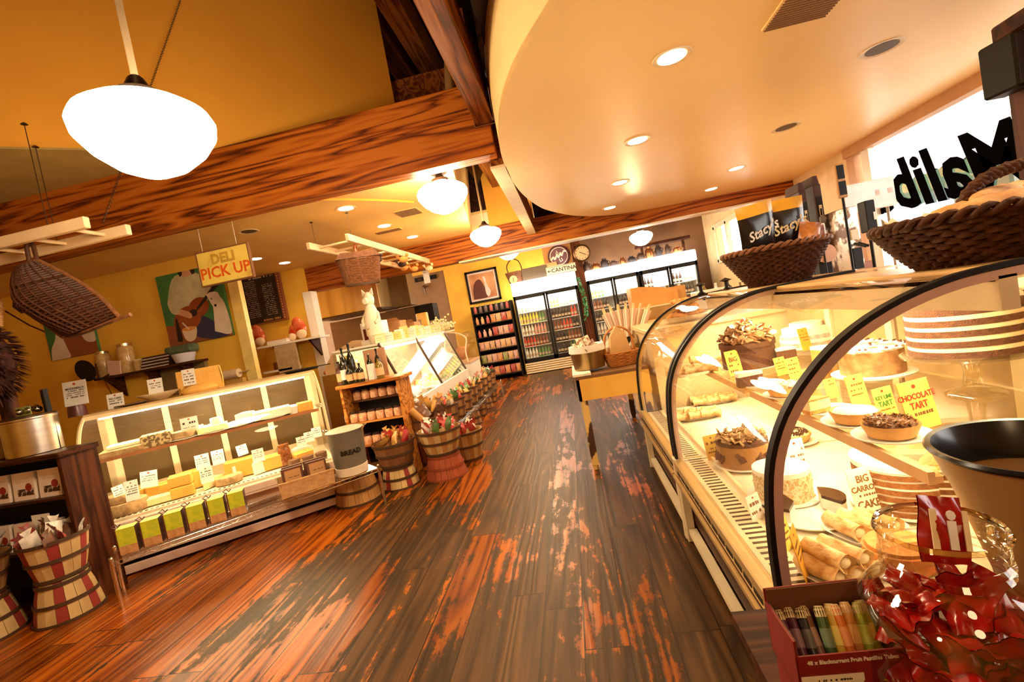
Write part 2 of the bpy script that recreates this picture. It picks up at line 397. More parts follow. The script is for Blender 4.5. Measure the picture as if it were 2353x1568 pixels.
# timbers
b = MB(); b.box(-8, -.33, 3.5, 3.66, 2.56, 3.09, c=.006); struct('trim_1', b, WD_beam)
b = MB(); b.box(-4.17, 3.3, 7.0, 7.2, 2.32, 2.73, c=.006); struct('trim_2', b, WD_beam)
b = MB(); b.box(-.40, -.29, 3.66, 6.99, 2.52, 2.86, c=.004); struct('trim_3', b, [WD_long])
b = MB(); b.box(-.43, -.30, -1.5, 3.5, 2.78, 3.06, c=.006); struct('trim_4', b, WD_long)
b = MB(); b.box(-1.5, 3.3, 6.985, 7.21, 2.30, 2.32); struct('trim_5', b, CREAM)
b = MB(); b.box(-.405, -.285, 3.66, 6.98, 2.50, 2.52); struct('trim_6', b, CREAM)
# metal hanger of the joist on the beam
b = MB(); b.tube([(-.44,3.49,3.0),(-.44,3.485,2.765),(-.29,3.485,2.765),(-.29,3.49,3.0)], .006, 6); struct('trim_7', b, STEEL)
# roof: dark boards, purlins, hanging truss member
b = MB(); b.box(-8, 3.5, -3, 11.2, 5.2, 5.26); struct('ceiling_roof', b, WD_roof)
b = MB()
b.box(-1.55, -.55, 4.9, 5.15, 3.55, 4.0); b.box(-1.2, -1.0, 2.6, 6.8, 4.3, 4.6); b.box(-1.7, -1.45, 2.6, 6.8, 4.7, 5.1)
b.box(-.8, -.66, 4.9, 7.2, 3.3, 3.45); b.box(-.55,-.40,3.7,7.0,3.6,3.75)
struct('trim_8', b, WD_long)
b = MB(); b.box(-.95, -.28, 7.05, 7.15, 2.7, 5.2); struct('wall_vault', b, P_orange); b = MB(); b.box(-8,-.95,7.16,7.2,3.04,5.2); b.box(-.27,3.3,7.10,7.16,2.74,5.2); struct('wall_roof_end', b, WD_roof)
b = MB(); b.prism([(-1.0,3.4),(-.25,4.5),(-.25,5.2),(-1.0,5.2)], 6.2, 7.04, ax='y'); struct('trim_9', b, WD_roof)
b = MB(); b.box(-.22,-.12,-1,3.4,2.98,5.2); b.box(-.3,-.2,3.4,3.5,3.1,5.2); struct('wall_roof_side', b, WD_roof)
# walls
YP = 4.92
b = MB(); b.box(-8, -3.68, YP, YP+.05, 0, ZC); struct('wall_left', b, P_yellow)
b = MB(); b.box(-3.70, -3.575, YP-.03, YP+.04, 0, ZC); struct('trim_10', b, M('pale_yellow_gloss', (.90,.70,.22), .35))
b = MB(); b.box(-8, -3.96, 6.9, 7.0, 0, ZC); b.box(-8,-7.9,-3,7,0,5.2); struct('wall_menu', b, P_yellow)
b = MB(); b.box(-4.0, -3.86, 6.88, 7.05, 0, 2.32); struct('trim_11', b, WHITE)
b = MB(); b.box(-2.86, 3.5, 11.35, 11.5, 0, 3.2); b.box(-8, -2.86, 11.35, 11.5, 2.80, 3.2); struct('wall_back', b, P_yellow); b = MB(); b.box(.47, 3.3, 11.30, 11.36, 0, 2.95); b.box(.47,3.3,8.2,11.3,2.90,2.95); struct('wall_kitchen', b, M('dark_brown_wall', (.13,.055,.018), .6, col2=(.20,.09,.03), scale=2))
b = MB(); b.box(-8, -2.86, 11.4, 11.5, 0, 2.80); struct('wall_recess', b, P_brown)
b = MB(); b.box(-8, -.2, 7.2, 11.5, 3.0, 3.05); struct('ceiling_back', b, P_ceil)
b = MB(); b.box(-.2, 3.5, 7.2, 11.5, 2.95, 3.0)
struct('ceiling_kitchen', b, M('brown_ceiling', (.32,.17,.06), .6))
b = MB(); b.box(-8, 3.5, -3.1, -3, 0, 5.2); struct('wall_behind', b, P_yellow)
# window wall at the right
XW = 3.3
b = MB()
b.box(XW, XW+.12, -3, 11.5, 0, 1.0); b.box(XW, XW+.12, -3, 11.5, 2.46, 5.2); b.box(XW, XW+.12, -3, .2, 1.0, 2.46)
b.box(XW, XW+.12, 5.75, 8.3, 1.0, 2.46); b.box(XW, XW+.12, 8.3, 11.5, 1.0, 1.75); b.box(XW, XW+.12, 10.5, 11.5, 1.75, 2.46)
struct('wall_right', b, M('cream_wall', (.78,.55,.26), .6))
b = MB(); b.box(XW-.05, XW+.06, .2, 5.75, 2.40, 2.50); b.box(XW-.02, XW+.08, 5.62, 5.75, 1.0, 2.46); b.box(XW-.02,XW+.08,.2,5.75,.98,1.04)
b.box(XW-.02, XW+.08, .2, .3, 1.0, 2.46); wf = struct('window_1', b, M('oak_trim', (.50,.24,.08), .45))
b = MB(); b.box(XW+.0, XW+.06, 5.40, 5.52, 1.0, 2.42); struct('trim_12', b, WHITE)
b = MB(); b.quad((XW+.05,.3,1.0),(XW+.05,5.7,1.0),(XW+.05,5.7,2.45),(XW+.05,.3,2.45)); obj('pane', b, GLASS2, wf)
b = MB(); b.box(XW-.03, XW+.05, 8.2, 10.6, 2.40, 2.50); b.box(XW-.03, XW+.05, 8.2, 10.6, 1.68, 1.76)
for y in (8.25, 9.0, 9.8, 10.55): b.box(XW-.03, XW+.05, y-.04, y+.04, 1.7, 2.45)
wf2 = struct('window_2', b, CREAM)
b = MB(); b.quad((XW+.03,8.3,1.75),(XW+.03,10.5,1.75),(XW+.03,10.5,2.4),(XW+.03,8.3,2.4)); obj('pane', b, GLASS2, wf2)
# outside the window: paving, a corrugated awning on a green frame, a white umbrella
b = MB(); b.box(3.5, 16, -6, 16, -.1, 0); struct('ground', b, M('paving', (.6,.55,.48), .8))
GREEN = M('dark_green_paint', (.03,.10,.075), .5, col2=(.05,.16,.11))
aw = thing("awning", 'green framed shelter with a corrugated roof outside the lettered window', 'awning', (6.3, 7.6, -.30))
b = MB()
for i in range(40):
    y = -2.4+i*.12; b.add([(-1.2,y,2.55),(1.4,y,3.5),(1.4,y+.06,3.53),(-1.2,y+.06,2.58)], [(0,1,2,3)]); b.add([(-1.2,y+.06,2.58),(1.4,y+.06,3.53),(1.4,y+.12,3.5),(-1.2,y+.12,2.55)], [(0,1,2,3)])
obj('roof', b, M('corrugated_grey', (.30,.30,.28), .5), aw)
b = MB(); b.box(-1.2,-1.05,-2.4,2.4,2.3,2.55); b.box(-1.2,-1.05,-2.4,-2.25,0,2.5); b.box(-1.2,-1.05,2.2,2.35,0,2.5); b.box(.4,.5,-2.4,2.4,1.6,3.0); obj('frame', b, GREEN, aw)
um = thing('patio_umbrella', 'white patio umbrella standing outside behind the window post', 'umbrella', (4.3, 7.7, -.35))
b = MB(); b.lathe([(.55,2.35),(.35,2.65),(.02,2.85)], 8); obj('canopy', b, WHITE, um)
b = MB(); b.tube([(0,0,0),(0,0,2.95)], .03); obj('pole', b, GREEN, um)

# ------------------------------------------------------------------ ceiling lights
def downlight(x, y, z, label, on=True, r=.075, e=16):
    t = thing('recessed_downlight', label, 'ceiling light', (x, y, z))
    b = MB(); b.lathe([(r,-.001),(r*1.3,-.004),(r*1.32,0),(r,.03)], 24); obj('trim_ring', b, M('downlight_ring', (.8,.62,.36), .4), t, smooth=40)
    b = MB(); b.lathe([(1e-5,-.002),(r*.96,-.002)], 20); obj('lens', b, glow('downlight_glow', (1,.86,.6), 12) if on else M('dark_baffle', (.09,.045,.015), .5), t)
    if on: light('SPOT', 'downlight_beam', (x, y, z-.03), e, L_WARM, .05, (0,0,0), 130, .8)
    return t
for i, y in enumerate((2.56, 3.77, 4.99, 6.22)): downlight(.73, y, ZO, f"lit downlight in the cream oval ceiling, {('nearest','second','third','farthest')[i]} of the left row")
for i, y in enumerate((5.49, 6.4)): downlight(2.04, y, ZO, f"lit downlight in the oval ceiling's right row, {('nearer','farther')[i]} of the lit pair")
for i, y in enumerate((3.09, 4.31)): downlight(2.04, y, ZO, f"unlit dark downlight in the oval ceiling, {('nearer and larger','farther and smaller')[i]} of two", False, .085+.0*i)
for i, (x, y) in enumerate(((-1.97,4.47),(-1.98,5.46),(-1.95,6.39))): downlight(x, y, ZC, f"lit downlight above the hanging ladder rack, {('nearest','middle','farthest')[i]} of three", e=13)
for i, (x, y) in enumerate(((-3.05,4.5),(-3.85,5.7),(-3.83,6.3))): downlight(x, y, ZC, f"lit downlight by the menu wall, {('nearest, beside the deli sign string','middle','farthest')[i]} of three", i > 0, e=13)
# more of the same lamps, unseen and added as bare beams, keep the room evenly lit
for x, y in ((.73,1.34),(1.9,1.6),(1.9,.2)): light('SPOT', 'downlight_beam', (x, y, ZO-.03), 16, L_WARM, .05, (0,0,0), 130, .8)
def vent(x, y, z, w, d, label, mt=None):
    b = MB(); b.box(-w/2, w/2, -d/2, d/2, -.008, 0)
    k = int(d/.02)
    for i in range(k): b.box(-w/2+.01, w/2-.01, -d/2+.012+i*.02, -d/2+.018+i*.02, -.014, -.006, 1)
    one('ceiling_vent', b, [mt or P_ceil, M('vent_slat', (.25,.13,.05), .6)], label, 'vent', (x, y, z))
p = on_z(938, 487, ZC); vent(p.x, p.y, ZC, .26, .26, 'square brown ceiling grille beside the round pendant lamp')
p = on_z(892, 530, ZC); vent(p.x, p.y, ZC, .34, .12, 'narrow slotted ceiling vent above the ladder rack')
p = on_z(1860, 5, ZO); vent(p.x, p.y, ZO, .3, .3, "square vent at the photo's top edge in the oval ceiling", P_oval)

# schoolhouse pendants
SH = [(.001,-.235),(.06,-.232),(.13,-.20),(.20,-.14),(.245,-.075),(.252,-.03),(.235,.005),(.19,.035),(.12,.055),(.075,.065),(.07,.085)]
def pendant(loc, s, label, top, e=70):
    t = thing('pendant_lamp', label, 'pendant lamp', loc)
    b = MB(); b.lathe([(r*s, z*s) for r, z in SH], 36); obj('lamp_shade', b, GLOW_W, t, smooth=60)
    b = MB(); b.lathe([(.085*s,.075*s),(.085*s,.10*s),(.05*s,.12*s),(.03*s,.16*s),(.02*s,.17*s)], 20); obj('fitter', b, BRONZE, t, smooth=40)
    b = MB(); b.tube([(0,0,.16*s),(0,0,top-loc[2])], .013); obj('stem', b, M('brass_stem', (.62,.42,.22), .35, .4), t, smooth=40)
    b = MB(); b.lathe([(1e-5,top-loc[2]-.03),(.07,top-loc[2]-.03),(.07,top-loc[2])], 16); obj('canopy', b, BRONZE, t)
    light('POINT', 'pendant_bulb', (loc[0], loc[1], loc[2]-.28*s), e, L_WARM, .14*s)
    return t
p = on_y(331, 272, 1.8)
pendant((p.x, p.y, p.z), 1.0, 'largest white glowing schoolhouse pendant, nearest at the upper left', 5.2, 70)
p = on_y(1015, 436, 4.0); pendant((p.x, p.y, p.z), .86, 'white glowing pendant just below the near beam, second nearest', 2.70, 26)
p = on_y(1115, 533, 6.0); pendant((p.x, p.y, p.z), .80, 'white glowing pendant in front of the far beam, third nearest', 5.2, 30)
p = on_y(1167, 572, 9.0); pendant((p.x, p.y, p.z), .9, 'white pendant half hidden behind the far beam, farthest', 3.0, 60)
p = on_y(1472, 540, 8.6); pendant((p.x, p.y, p.z), .8, 'glowing pendant lamp over the beverage coolers at the back right', 2.95, 70)
# unseen pendants presumed behind the camera, added as bare bulbs, light the near floor
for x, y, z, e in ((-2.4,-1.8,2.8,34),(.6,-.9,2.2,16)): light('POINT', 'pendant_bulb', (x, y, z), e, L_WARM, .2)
# ================================================================== right-hand bakery cases
PINKM = M('pinkish_aluminium', (.72,.50,.42), .35, .3)
GOLDM = M('champagne_aluminium', (.62,.43,.18), .35, .5)
DECK = M('white_deck', (.85,.76,.58), .35)
PROF = smooth_line([(.42,.46),(.42,.6),(.43,.74),(.452,.86),(.50,.97),(.57,1.06),(.66,1.14),(.77,1.20),(.90,1.24),(1.05,1.255),(1.4,1.264)], 3)
def off(prof, d):
    out = []
    for i, (x, z) in enumerate(prof):
        a = Vector(prof[max(i-1,0)]); c = Vector(prof[min(i+1,len(prof)-1)]); t = (c-a).normalized(); out.append((x-t.y*d, z+t.x*d))
    return out
def arc_band(b, y0, y1, d0, d1, m):
    P0 = off(PROF, d0); P1 = off(PROF, d1); n = len(P0)
    vs = [(x,y0,z) for x,z in P0]+[(x,y0,z) for x,z in P1]+[(x,y1,z) for x,z in P0]+[(x,y1,z) for x,z in P1]
    f = []
    for i in range(n-1):
        for a, c in ((0,n),(n,3*n),(3*n,2*n),(2*n,0)): f.append((a+i, a+i+1, c+i+1, c+i))
    f += [(0,n,3*n,2*n), (n-1,2*n-1,4*n-1,3*n-1)]; b.add(vs, f, m)
ZD, ZS = .43, .76
def bakery_case(y0, y1, label, near):
    t = thing('bakery_display_case', label, 'display case', (0, y0, 0)); L = y1-y0
    b = MB(); b.box(.455, 1.6, 0, L, .10, .40); b.box(.50, 1.55, .02, L-.02, 0, .10, 1); obj('base', b, [WD_dark, BLACK], t)
    b = MB(); b.box(.415, .455, .03, L-.03, .045, .075); obj('kick_rail', b, CREAM, t)
    b = MB(); b.box(.40, .45, 0, L, .375, .45, 0, c=.006)
    k = int(L/.085)
    for i in range(k): b.box(.398, .402, .03+i*.085, .095+i*.085, .395, .412, 1)
    b.box(.385, .40, 0, L, .352, .37, 0); obj('vent_rail', b, [GOLDM, BLACK], t)
    b = MB(); b.box(.40, .45, -.02, .03, 0, .455, c=.008); obj('corner_post', b, CREAM, t); b = MB(); b.box(.405,.45,L-.025,L-.003,0,.455,c=.004); obj('corner_post', b, CREAM, t)
    b = MB(); b.box(.45, 1.55, 0, L, .40, ZD); obj('deck', b, DECK, t)
    b = MB(); b.box(.455, .56, .02, L-.02, ZD, ZD+.006)
    k = int(L/.034)
    for i in range(k):
        yy = .035+i*.034
        b.box(.475, .545, yy, yy+.013, ZD+.0062, ZD+.0068, 1)
    obj('air_grille', b, [CREAM, BRONZE], t)
    b = MB(); b.box(.585, .60, .02, L-.02, ZD, ZD+.018); obj('deck_rail', b, CREAM, t)
    b = MB(); b.strip([(x,.02,z) for x,z in PROF], [(x,L-.02,z) for x,z in PROF]); obj('curved_glass', b, GLASS, t, smooth=60)
    for nm, yy in (('near_frame', 0), ('far_frame', L-.03)):
        b = MB(); arc_band(b, yy-.004, yy+.024, -.001, .012, 0); arc_band(b, yy, yy+.02, -.026, -.003, 1); obj('end_frame', b, [BLACK, PINKM if near else GOLDM], t, smooth=50)
    if near:
        b = MB(); b.add([(x,.004,z) for x,z in off(PROF,-.01)]+[(1.58,.004,1.25),(1.58,.004,.45)], [tuple(range(len(PROF)+2))]); obj('end_glass', b, GLASS, t)
    b = MB(); b.box(1.03, 1.62, .02, L-.02, 1.235, 1.262, c=.004); b.box(1.02, 1.06, 0, L, 1.15, 1.235, 1); b.box(1.02,1.20,.01,L-.01,1.222,1.236,1); obj('top', b, [M('warm_laminate', (.72,.45,.17), .3), CREAM], t)
    b = MB(); b.tube([(1.09,.06,1.20),(1.09,L-.06,1.20)], .014, 10); obj('light_tube', b, glow('tube_glow', (1,.87,.6), 26), t)
    b = MB(); b.box(1.57, 1.6, 0, L, .40, 1.24); b.box(1.555, 1.57, L/2-.03, L/2+.03, .45, 1.2, 1); b.box(1.555,1.57,0,L,1.12,1.2,1); b.box(1.555,1.57,0,.05,.45,1.2,1)
    obj('back_doors', b, [M('tinted_back_panel', (.45,.30,.14), .25), CREAM], t)
    b = MB(); b.box(.84, 1.55, .03, L-.03, ZS-.01, ZS); obj('shelf', b, glass('shelf_glass', (.93,.9,.8), .6, base=.10), t)
    b = MB(); b.box(.825, .842, .03, L-.03, ZS-.03, ZS+.004); b.box(.842,.86,.03,.05,ZS-.028,ZS-.01); b.box(.842,.86,L-.05,L-.03,ZS-.028,ZS-.01); obj('shelf_edge', b, M('peach_aluminium', (.70,.42,.2), .4, .3), t)
    light('AREA', 'case_light', (1.09, y0+L/2, 1.185), 7.5, (1,.78,.45), .05, (0,math.radians(14),0), size_y=L-.15)
    light('AREA', 'case_light', (.90, y0+L/2, ZS-.035), 3.5, (1,.78,.45), .04, (0,math.radians(8),0), size_y=L-.15)
    return t
bakery_case(1.27, 2.54, 'nearest curved-glass bakery case, full of cakes and yellow cards', True)
bakery_case(2.56, 3.72, 'second curved-glass bakery case, its deck bright with reflections', False)

# ------------------------------------------------------------------ cakes
CHOC = M('chocolate_crumb', (.07,.02,.006), .7, col2=(.12,.04,.012), scale=60, bump=.5)
CHOCG = M('chocolate_glaze', (.05,.014,.005), .15)
CREAMF = M('cream_frosting', (.88,.72,.42), .6, bump=.2, scale=20)
WHITEF = M('white_frosting', (.90,.86,.74), .6, bump=.25, scale=25)
PINKF = M('pink_frosting', (.80,.25,.20), .6, col2=(.85,.55,.5), scale=30, bump=.3)
CARAM = M('caramel_crumb', (.55,.22,.04), .7, col2=(.68,.32,.08), scale=50, bump=.4)
NUT = M('toasted_nut', (.62,.36,.12), .6, col2=(.35,.15,.04), scale=90, bump=.4)
BERRY = M('berry_red', (.5,.04,.02), .3)
def sector(b, r, z0, z1, a0=0, a1=2*PI, m=0, n=32, r1=None):
    r1 = r if r1 is None else r1
    if abs(a1-a0-2*PI) < 1e-4: b.lathe([(1e-5,z0),(r,z0),(r1,z1),(1e-5,z1)], n, m=m); return
    k = max(4, int(n*(a1-a0)/(2*PI)))
    lo = [(0,0,z0)]+[(r*math.cos(a0+(a1-a0)*i/k), r*math.sin(a0+(a1-a0)*i/k), z0) for i in range(k+1)]
    hi = [(0,0,z1)]+[(r1*math.cos(a0+(a1-a0)*i/k), r1*math.sin(a0+(a1-a0)*i/k), z1) for i in range(k+1)]
    N = len(lo); b.add(lo+hi, [tuple(range(N))[::-1], tuple(range(N,2*N))]+[(i,(i+1)%N,N+(i+1)%N,N+i) for i in range(N)], m)
def cake(label, loc, r, layers, mats, rz=0, a0=0, a1=2*PI, deco=None, name='layer_cake', cat='cake', group=None):
    t = thing(name, label, cat, loc, rz, group)
    b = MB()
    for (z0, z1, m, k) in layers: sector(b, r*k, z0, z1, a0, a1, m)
    obj('cake_body', b, mats, t, smooth=35)
    if deco: deco(t)
    return t
def chips(t, n, r, z, s, mat, name='topping', hz=.03, seed=1, curl=False, dome=0.):
    rnd = random.Random(seed); b = MB()
    for i in range(n):
        a = rnd.uniform(0, 2*PI); q = r*math.sqrt(rnd.random()); h = z+rnd.random()*hz+dome*(1-(q/r)**2)
        b.T = Matrix.Translation((q*math.cos(a), q*math.sin(a), h)) @ Euler((rnd.uniform(-1,1), rnd.uniform(-1,1), rnd.uniform(0,6.3))).to_matrix().to_4x4()
        if curl: b.tube([(-s,0,0),(-s*.3,0,s*.35),(s*.4,0,s*.3),(s,0,-.1*s)], [s*.12,s*.22,s*.22,s*.1], 5)
        else: b.box(-s, s, -s*.6, s*.6, -s*.16, s*.16)
    b.T = None; return obj(name, b, mat, t)
def rosettes(t, n, r, z, s, mat, name='piped_rosettes'):
    b = MB()
    for i in range(n):
        a = 2*PI*i/n; b.lathe([(s,0),(s*.8,s*.5),(s*.35,s*.9),(1e-5,s*1.15)], 8, (r*math.cos(a), r*math.sin(a), z), wob=lambda t_, z_: .15*math.sin(5*t_))
    return obj(name, b, mat, t, smooth=50)
def plate(loc, r, label, name='cake_plate', h=0., mat=None, group=None):
    t_ = MB()
    if h: t_.lathe([(r*.45,0),(r*.42,.01),(.03,.03),(.022,h*.6),(.04,h-.01),(r,h),(r*1.02,h+.008),(r*.98,h+.01),(1e-5,h+.004)], 36)
    else: t_.lathe([(1e-5,.002),(r*.6,.0),(r*.62,.004),(r,.014),(r*1.0,.018),(r*.6,.008),(1e-5,.008)], 36)
    return one(name, t_, mat or WHITE, label, 'plate', loc, smooth=50, group=group)
def card(loc, w, h, lines, label, rz=.35, lean=-.18, mat=None, ink=None, group=None, name='price_card', icon=True):
    """a small stand-up card; each line is (text or None for writing too small to read, size, colour)"""
    t = thing(name, label, 'price card', loc, 0, group, rot=(lean, 0, rz))
    b = MB(); b.box(-w/2, w/2, 0, .0025, 0, h); b.box(-w*.3, w*.3, .0025, .02, 0, .004); z = h*.88
    if icon: b.lathe([(1e-5,0),(.07*w,0)], 8, m=2); 
    if icon:   # small printed bun at the head of the card
        for i in range(len(b.v)-16, len(b.v)): x_, y_, z_ = b.v[i]; b.v[i] = (x_, -.0006, z*1.0+y_*.8)
        z -= h*.13
    for i, (s, sz, c) in enumerate(lines):
        if s is None: scribble(b, -w*.38, w*.38, z-sz*.4, sz, -.0006, 1, hash_(label)+i); z -= sz*1.5
        else: z -= sz*1.05
    obj('card', b, [mat or YPAPER, ink or BINK, RINK], t); z = h*.88-(h*.13 if icon else 0)
    for (s, sz, c) in lines:
        if s is None: z -= sz*1.5
        else:
            text(s, sz, c or ink or BINK, t, (0, -.0008, z-sz*.45), bold=sz*.02, space=.95); z -= sz*1.05
    return t
def hash_(s): return sum(ord(c)*(i+1) for i, c in enumerate(s)) % 9973
S = lambda x, y, dz=0.: on_z(x, y, ZS+.004+dz)
D = lambda x, y, dz=0.: on_z(x, y, ZD+.002+dz)
# on the glass shelf
p = S(1724, 846); plate(p, .17, 'white plate under the big chocolate cake with a cherry')
cake('tall dark chocolate cake heaped with shavings and a cherry on top', p+Vector((0,0,.014)), .155, [(0,.13,0,1),(.13,.16,0,1.05)], [CHOC], deco=lambda t: (chips(t, 170, .15, .16, .026, M('chocolate_shavings', (.16,.06,.02), .35, col2=(.42,.22,.09), scale=20), 'shavings', .03, 3, dome=.09), obj('cherry', MB().ball((0,-.02,.285), .022), BERRY, t, smooth=60)))
p = S(1862, 812); plate(p, .17, 'broad low plate under the pink frosted cake', h=.05)
cake('pink and white frosted cake with combed sides at the back of the shelf', p+Vector((0,0,.06)), .16, [(0,.03,0,1),(.03,.05,1,1.02),(.05,.075,0,1),(.075,.12,1,.9),(.12,.15,1,.6)], [PINKF, WHITEF])
p = S(1900, 838); cake('square orange-sided cake with white icing beside the pink cake', p, .1, [(0,.08,0,1),(.08,.1,1,1.02)], [CARAM, WHITEF], a0=.2, a1=1.9)
p = S(1835, 840); cake('dark chocolate cake wedge in front of the pink frosted cake', p, .11, [(0,.10,0,1),(.10,.112,1,1.0)], [CHOC, WHITEF], rz=2.2, a0=0, a1=.9)
p = S(2008, 873); plate(p, .16, 'white plate under the daisy-topped cake', h=.03)
def daisies(t):
    rnd = random.Random(5); b = MB()
    for i in range(34):
        a = rnd.uniform(0,6.3); q = .13*math.sqrt(rnd.random()) if i > 14 else .13; c = (q*math.cos(a), q*math.sin(a), .118+.03*(1-q/.13))
        for k in range(6):
            an = k*PI/3; b.ball((c[0]+.014*math.cos(an), c[1]+.014*math.sin(an), c[2]), .009, 6, 4, 0, (1,1,.5))
        b.ball((c[0],c[1],c[2]+.004), .007, 6, 4, 1)
    obj('sugar_daisies', b, [WHITEF, CHOC], t)
cake('round brown cake topped with white sugar daisies', p+Vector((0,0,.04)), .125, [(0,.105,0,1),(.105,.12,1,1)], [M('cocoa_side', (.30,.14,.05), .6, col2=(.45,.25,.1), scale=30), WHITEF], deco=daisies)
p = on_z(2225, 800, ZS+.17); q = Vector((p.x, p.y, ZS)); 
plate(q, .2, 'large glass cake stand holding the striped layer cake', 'cake_stand', .15, glass('stand_glass', (.93,.9,.82), 1.0, base=.12))
lay = []; zz = 0
for i in range(4): lay += [(zz,zz+.022,0,1),(zz+.022,zz+.038,1,.985)]; zz += .038
lay += [(zz,zz+.03,0,.99)]
cake('tall striped cake of chocolate sponge and cream layers on a glass stand', q+Vector((0,0,.163)), .175, lay, [CHOC, CREAMF], deco=lambda t: (rosettes(t, 9, .125, .18, .034, WHITEF), chips(t, 16, .05, .19, .02, CHOCG, 'chocolate_curls', .02, 8)))
def tart(label, loc, r, top, seed=2, rim=None, bits=None):
    t = thing('tart', label, 'tart', loc); b = MB()
    b.lathe([(r*.82,0),(r,.034),(r*.985,.04),(r*.93,.036),(r*.9,.03),(1e-5,.03)], 44, wob=lambda a, z: .018*math.cos(22*a)*(z > .001)); obj('crust', b, NUT if rim is None else rim, t, smooth=50)
    b = MB(); b.lathe([(r*.92,.03),(r*.8,.042),(r*.4,.05),(1e-5,.052)], 30); obj('filling', b, top, t, smooth=50)
    if bits: chips(t, 260, r*.85, .042, .006, bits, 'crumbs', .01, seed)
    return t
CRUST = M('golden_crust', (.72,.40,.12), .6, col2=(.60,.30,.08), scale=20)
p = S(2050, 1008); plate(p, .105, 'scalloped white plate under the chocolate tart'); tart('small tart heaped with dark chocolate crumbs at the shelf front', p+Vector((0,0,.013)), .075, CHOC, bits=M('dark_crumbs', (.13,.045,.012), .4, col2=(.3,.13,.04), scale=60), rim=CRUST)
p = S(1968, 975); plate(p, .105, 'white plate under the pale cream tart'); tart('pale tart covered in whipped cream, left of the chocolate tart', p+Vector((0,0,.013)), .075, WHITEF, rim=CRUST)
p = S(1912, 950); plate(p, .09, 'white plate under the caramel cheesecake wedge'); cake('pale cheesecake wedge with a caramel side, behind the cream tart', p+Vector((0,0,.013)), .1, [(0,.015,0,1),(.015,.05,1,.98),(.05,.056,0,.98)], [CARAM, CREAMF], rz=2.4, a0=0, a1=1.1)
p = S(1757, 888); plate(p, .10, 'white plate under the white-topped chocolate slice'); cake('chocolate cake slice with thick white icing on a plate', p+Vector((0,0,.013)), .13, [(0,.055,0,1),(.055,.075,1,1.02)], [CHOC, WHITEF], rz=2.6, a0=0, a1=.75)
p = S(1808, 912); plate(p, .10, 'white plate under the almond tart'); tart('flat golden almond tart dusted with sugar, beside the chocolate slice', p+Vector((0,0,.013)), .08, NUT, rim=CRUST, bits=WHITEF)
p = S(1722, 880); plate(p, .07, 'small white plate under the fruit cookies'); tart('small round biscuit tart at the far end of the shelf front', p+Vector((0,0,.013)), .05, CARAM, rim=CRUST)
card(S(1694, 862), .095, .15, [('BIG',.040,None),(None,.022,None),(None,.026,None),(None,.012,None)], 'yellow card reading BIG beneath the tall chocolate cake')
card(S(1800, 862), .07, .10, [(None,.012,None),(None,.010,None),(None,.010,None)], 'small yellow card left of two cards under the pink cake', mat=YPAPER)
card(S(1832, 872), .08, .115, [(None,.014,None),(None,.016,None),(None,.010,None)], 'yellow card right of two cards under the pink cake')
card(on_z(1857, 805, ZS+.06), .07, .14, [(None,.012,None),(None,.012,None),(None,.012,None)], 'bright orange card standing before the pink cake', mat=M('orange_card', (.95,.45,.04), .6))
card(S(1870, 895), .085, .10, [(None,.014,None),(None,.010,None)], 'yellow card behind the caramel cheesecake wedge')
card(S(1917, 915), .06, .085, [(None,.01,None)], 'small yellow card between the arched frame and the daisy cake')
card(S(1982, 935), .085, .125, [(None,.014,None),(None,.012,None),(None,.012,None)], 'pale yellow card in front of the daisy cake stand')
card(S(2045, 958), .085, .105, [('KEY LIME',.019,M('green_ink',(.06,.22,.03),.6)),('TART',.026,M('green_ink',(.06,.22,.03),.6)),(None,.01,None)], 'yellow card with green KEY LIME TART lettering')
card(S(2130, 985), .125, .155, [('CHOCOLATE',.026,RINK),('TART',.03,RINK),(None,.018,None)], 'large yellow card with red CHOCOLATE TART lettering')
# on the deck
p = D(1712, 1068); plate(p, .14, 'white plate under the cake ringed with chocolate shards')
def shards(t):
    rnd = random.Random(4); b = MB()
    for i in range(60):
        a = rnd.uniform(0,6.3); b.T = Matrix.Rotation(a,4,'Z') @ Matrix.Translation((.122,0,.02+rnd.random()*.02)) @ Euler((rnd.uniform(-.4,.4),-.25,rnd.uniform(-.3,.3))).to_matrix().to_4x4()
        b.box(-.003,.003,-.016,.016,0,.03+rnd.random()*.02)
    b.T = None; obj('side_shards', b, CHOC, t)
    chips(t, 110, .11, .12, .016, M('mixed_shavings', (.65,.42,.18), .5, col2=(.2,.08,.03), scale=30), 'shavings', .03, 9)
cake('brown glazed cake heaped with mixed chocolate shards on the deck', p+Vector((0,0,.013)), .118, [(0,.105,0,1),(.105,.12,1,1)], [M('mocha_glaze', (.33,.16,.05), .25), CHOC], deco=shards)
p = D(1803, 1143); plate(p, .135, 'white plate under the white coconut cake')
cake('white frosted cake with toasted coconut sides and a bare top', p+Vector((0,0,.013)), .105, [(0,.10,0,1.0),(.10,.118,1,.985)], [M('toasted_coconut', (.72,.45,.18), .8, col2=(.9,.78,.5), scale=90, bump=.8, contrast=(.42,.55)), WHITEF], deco=lambda t: chips(t, 500, .108, 0, .004, CREAMF, 'coconut_flakes', .1, 12))
p = D(1745, 985, .0); p = D(1790, 1040); plate(Vector((p.x+.12,p.y+.12,p.z)), .12, 'white plate of mixed pastries behind the coconut cake')
tart('pale fruit pastry with dark berries behind the chocolate shard cake', Vector((p.x+.12,p.y+.12,p.z+.013)), .09, CREAMF, rim=CRUST, bits=CHOC)
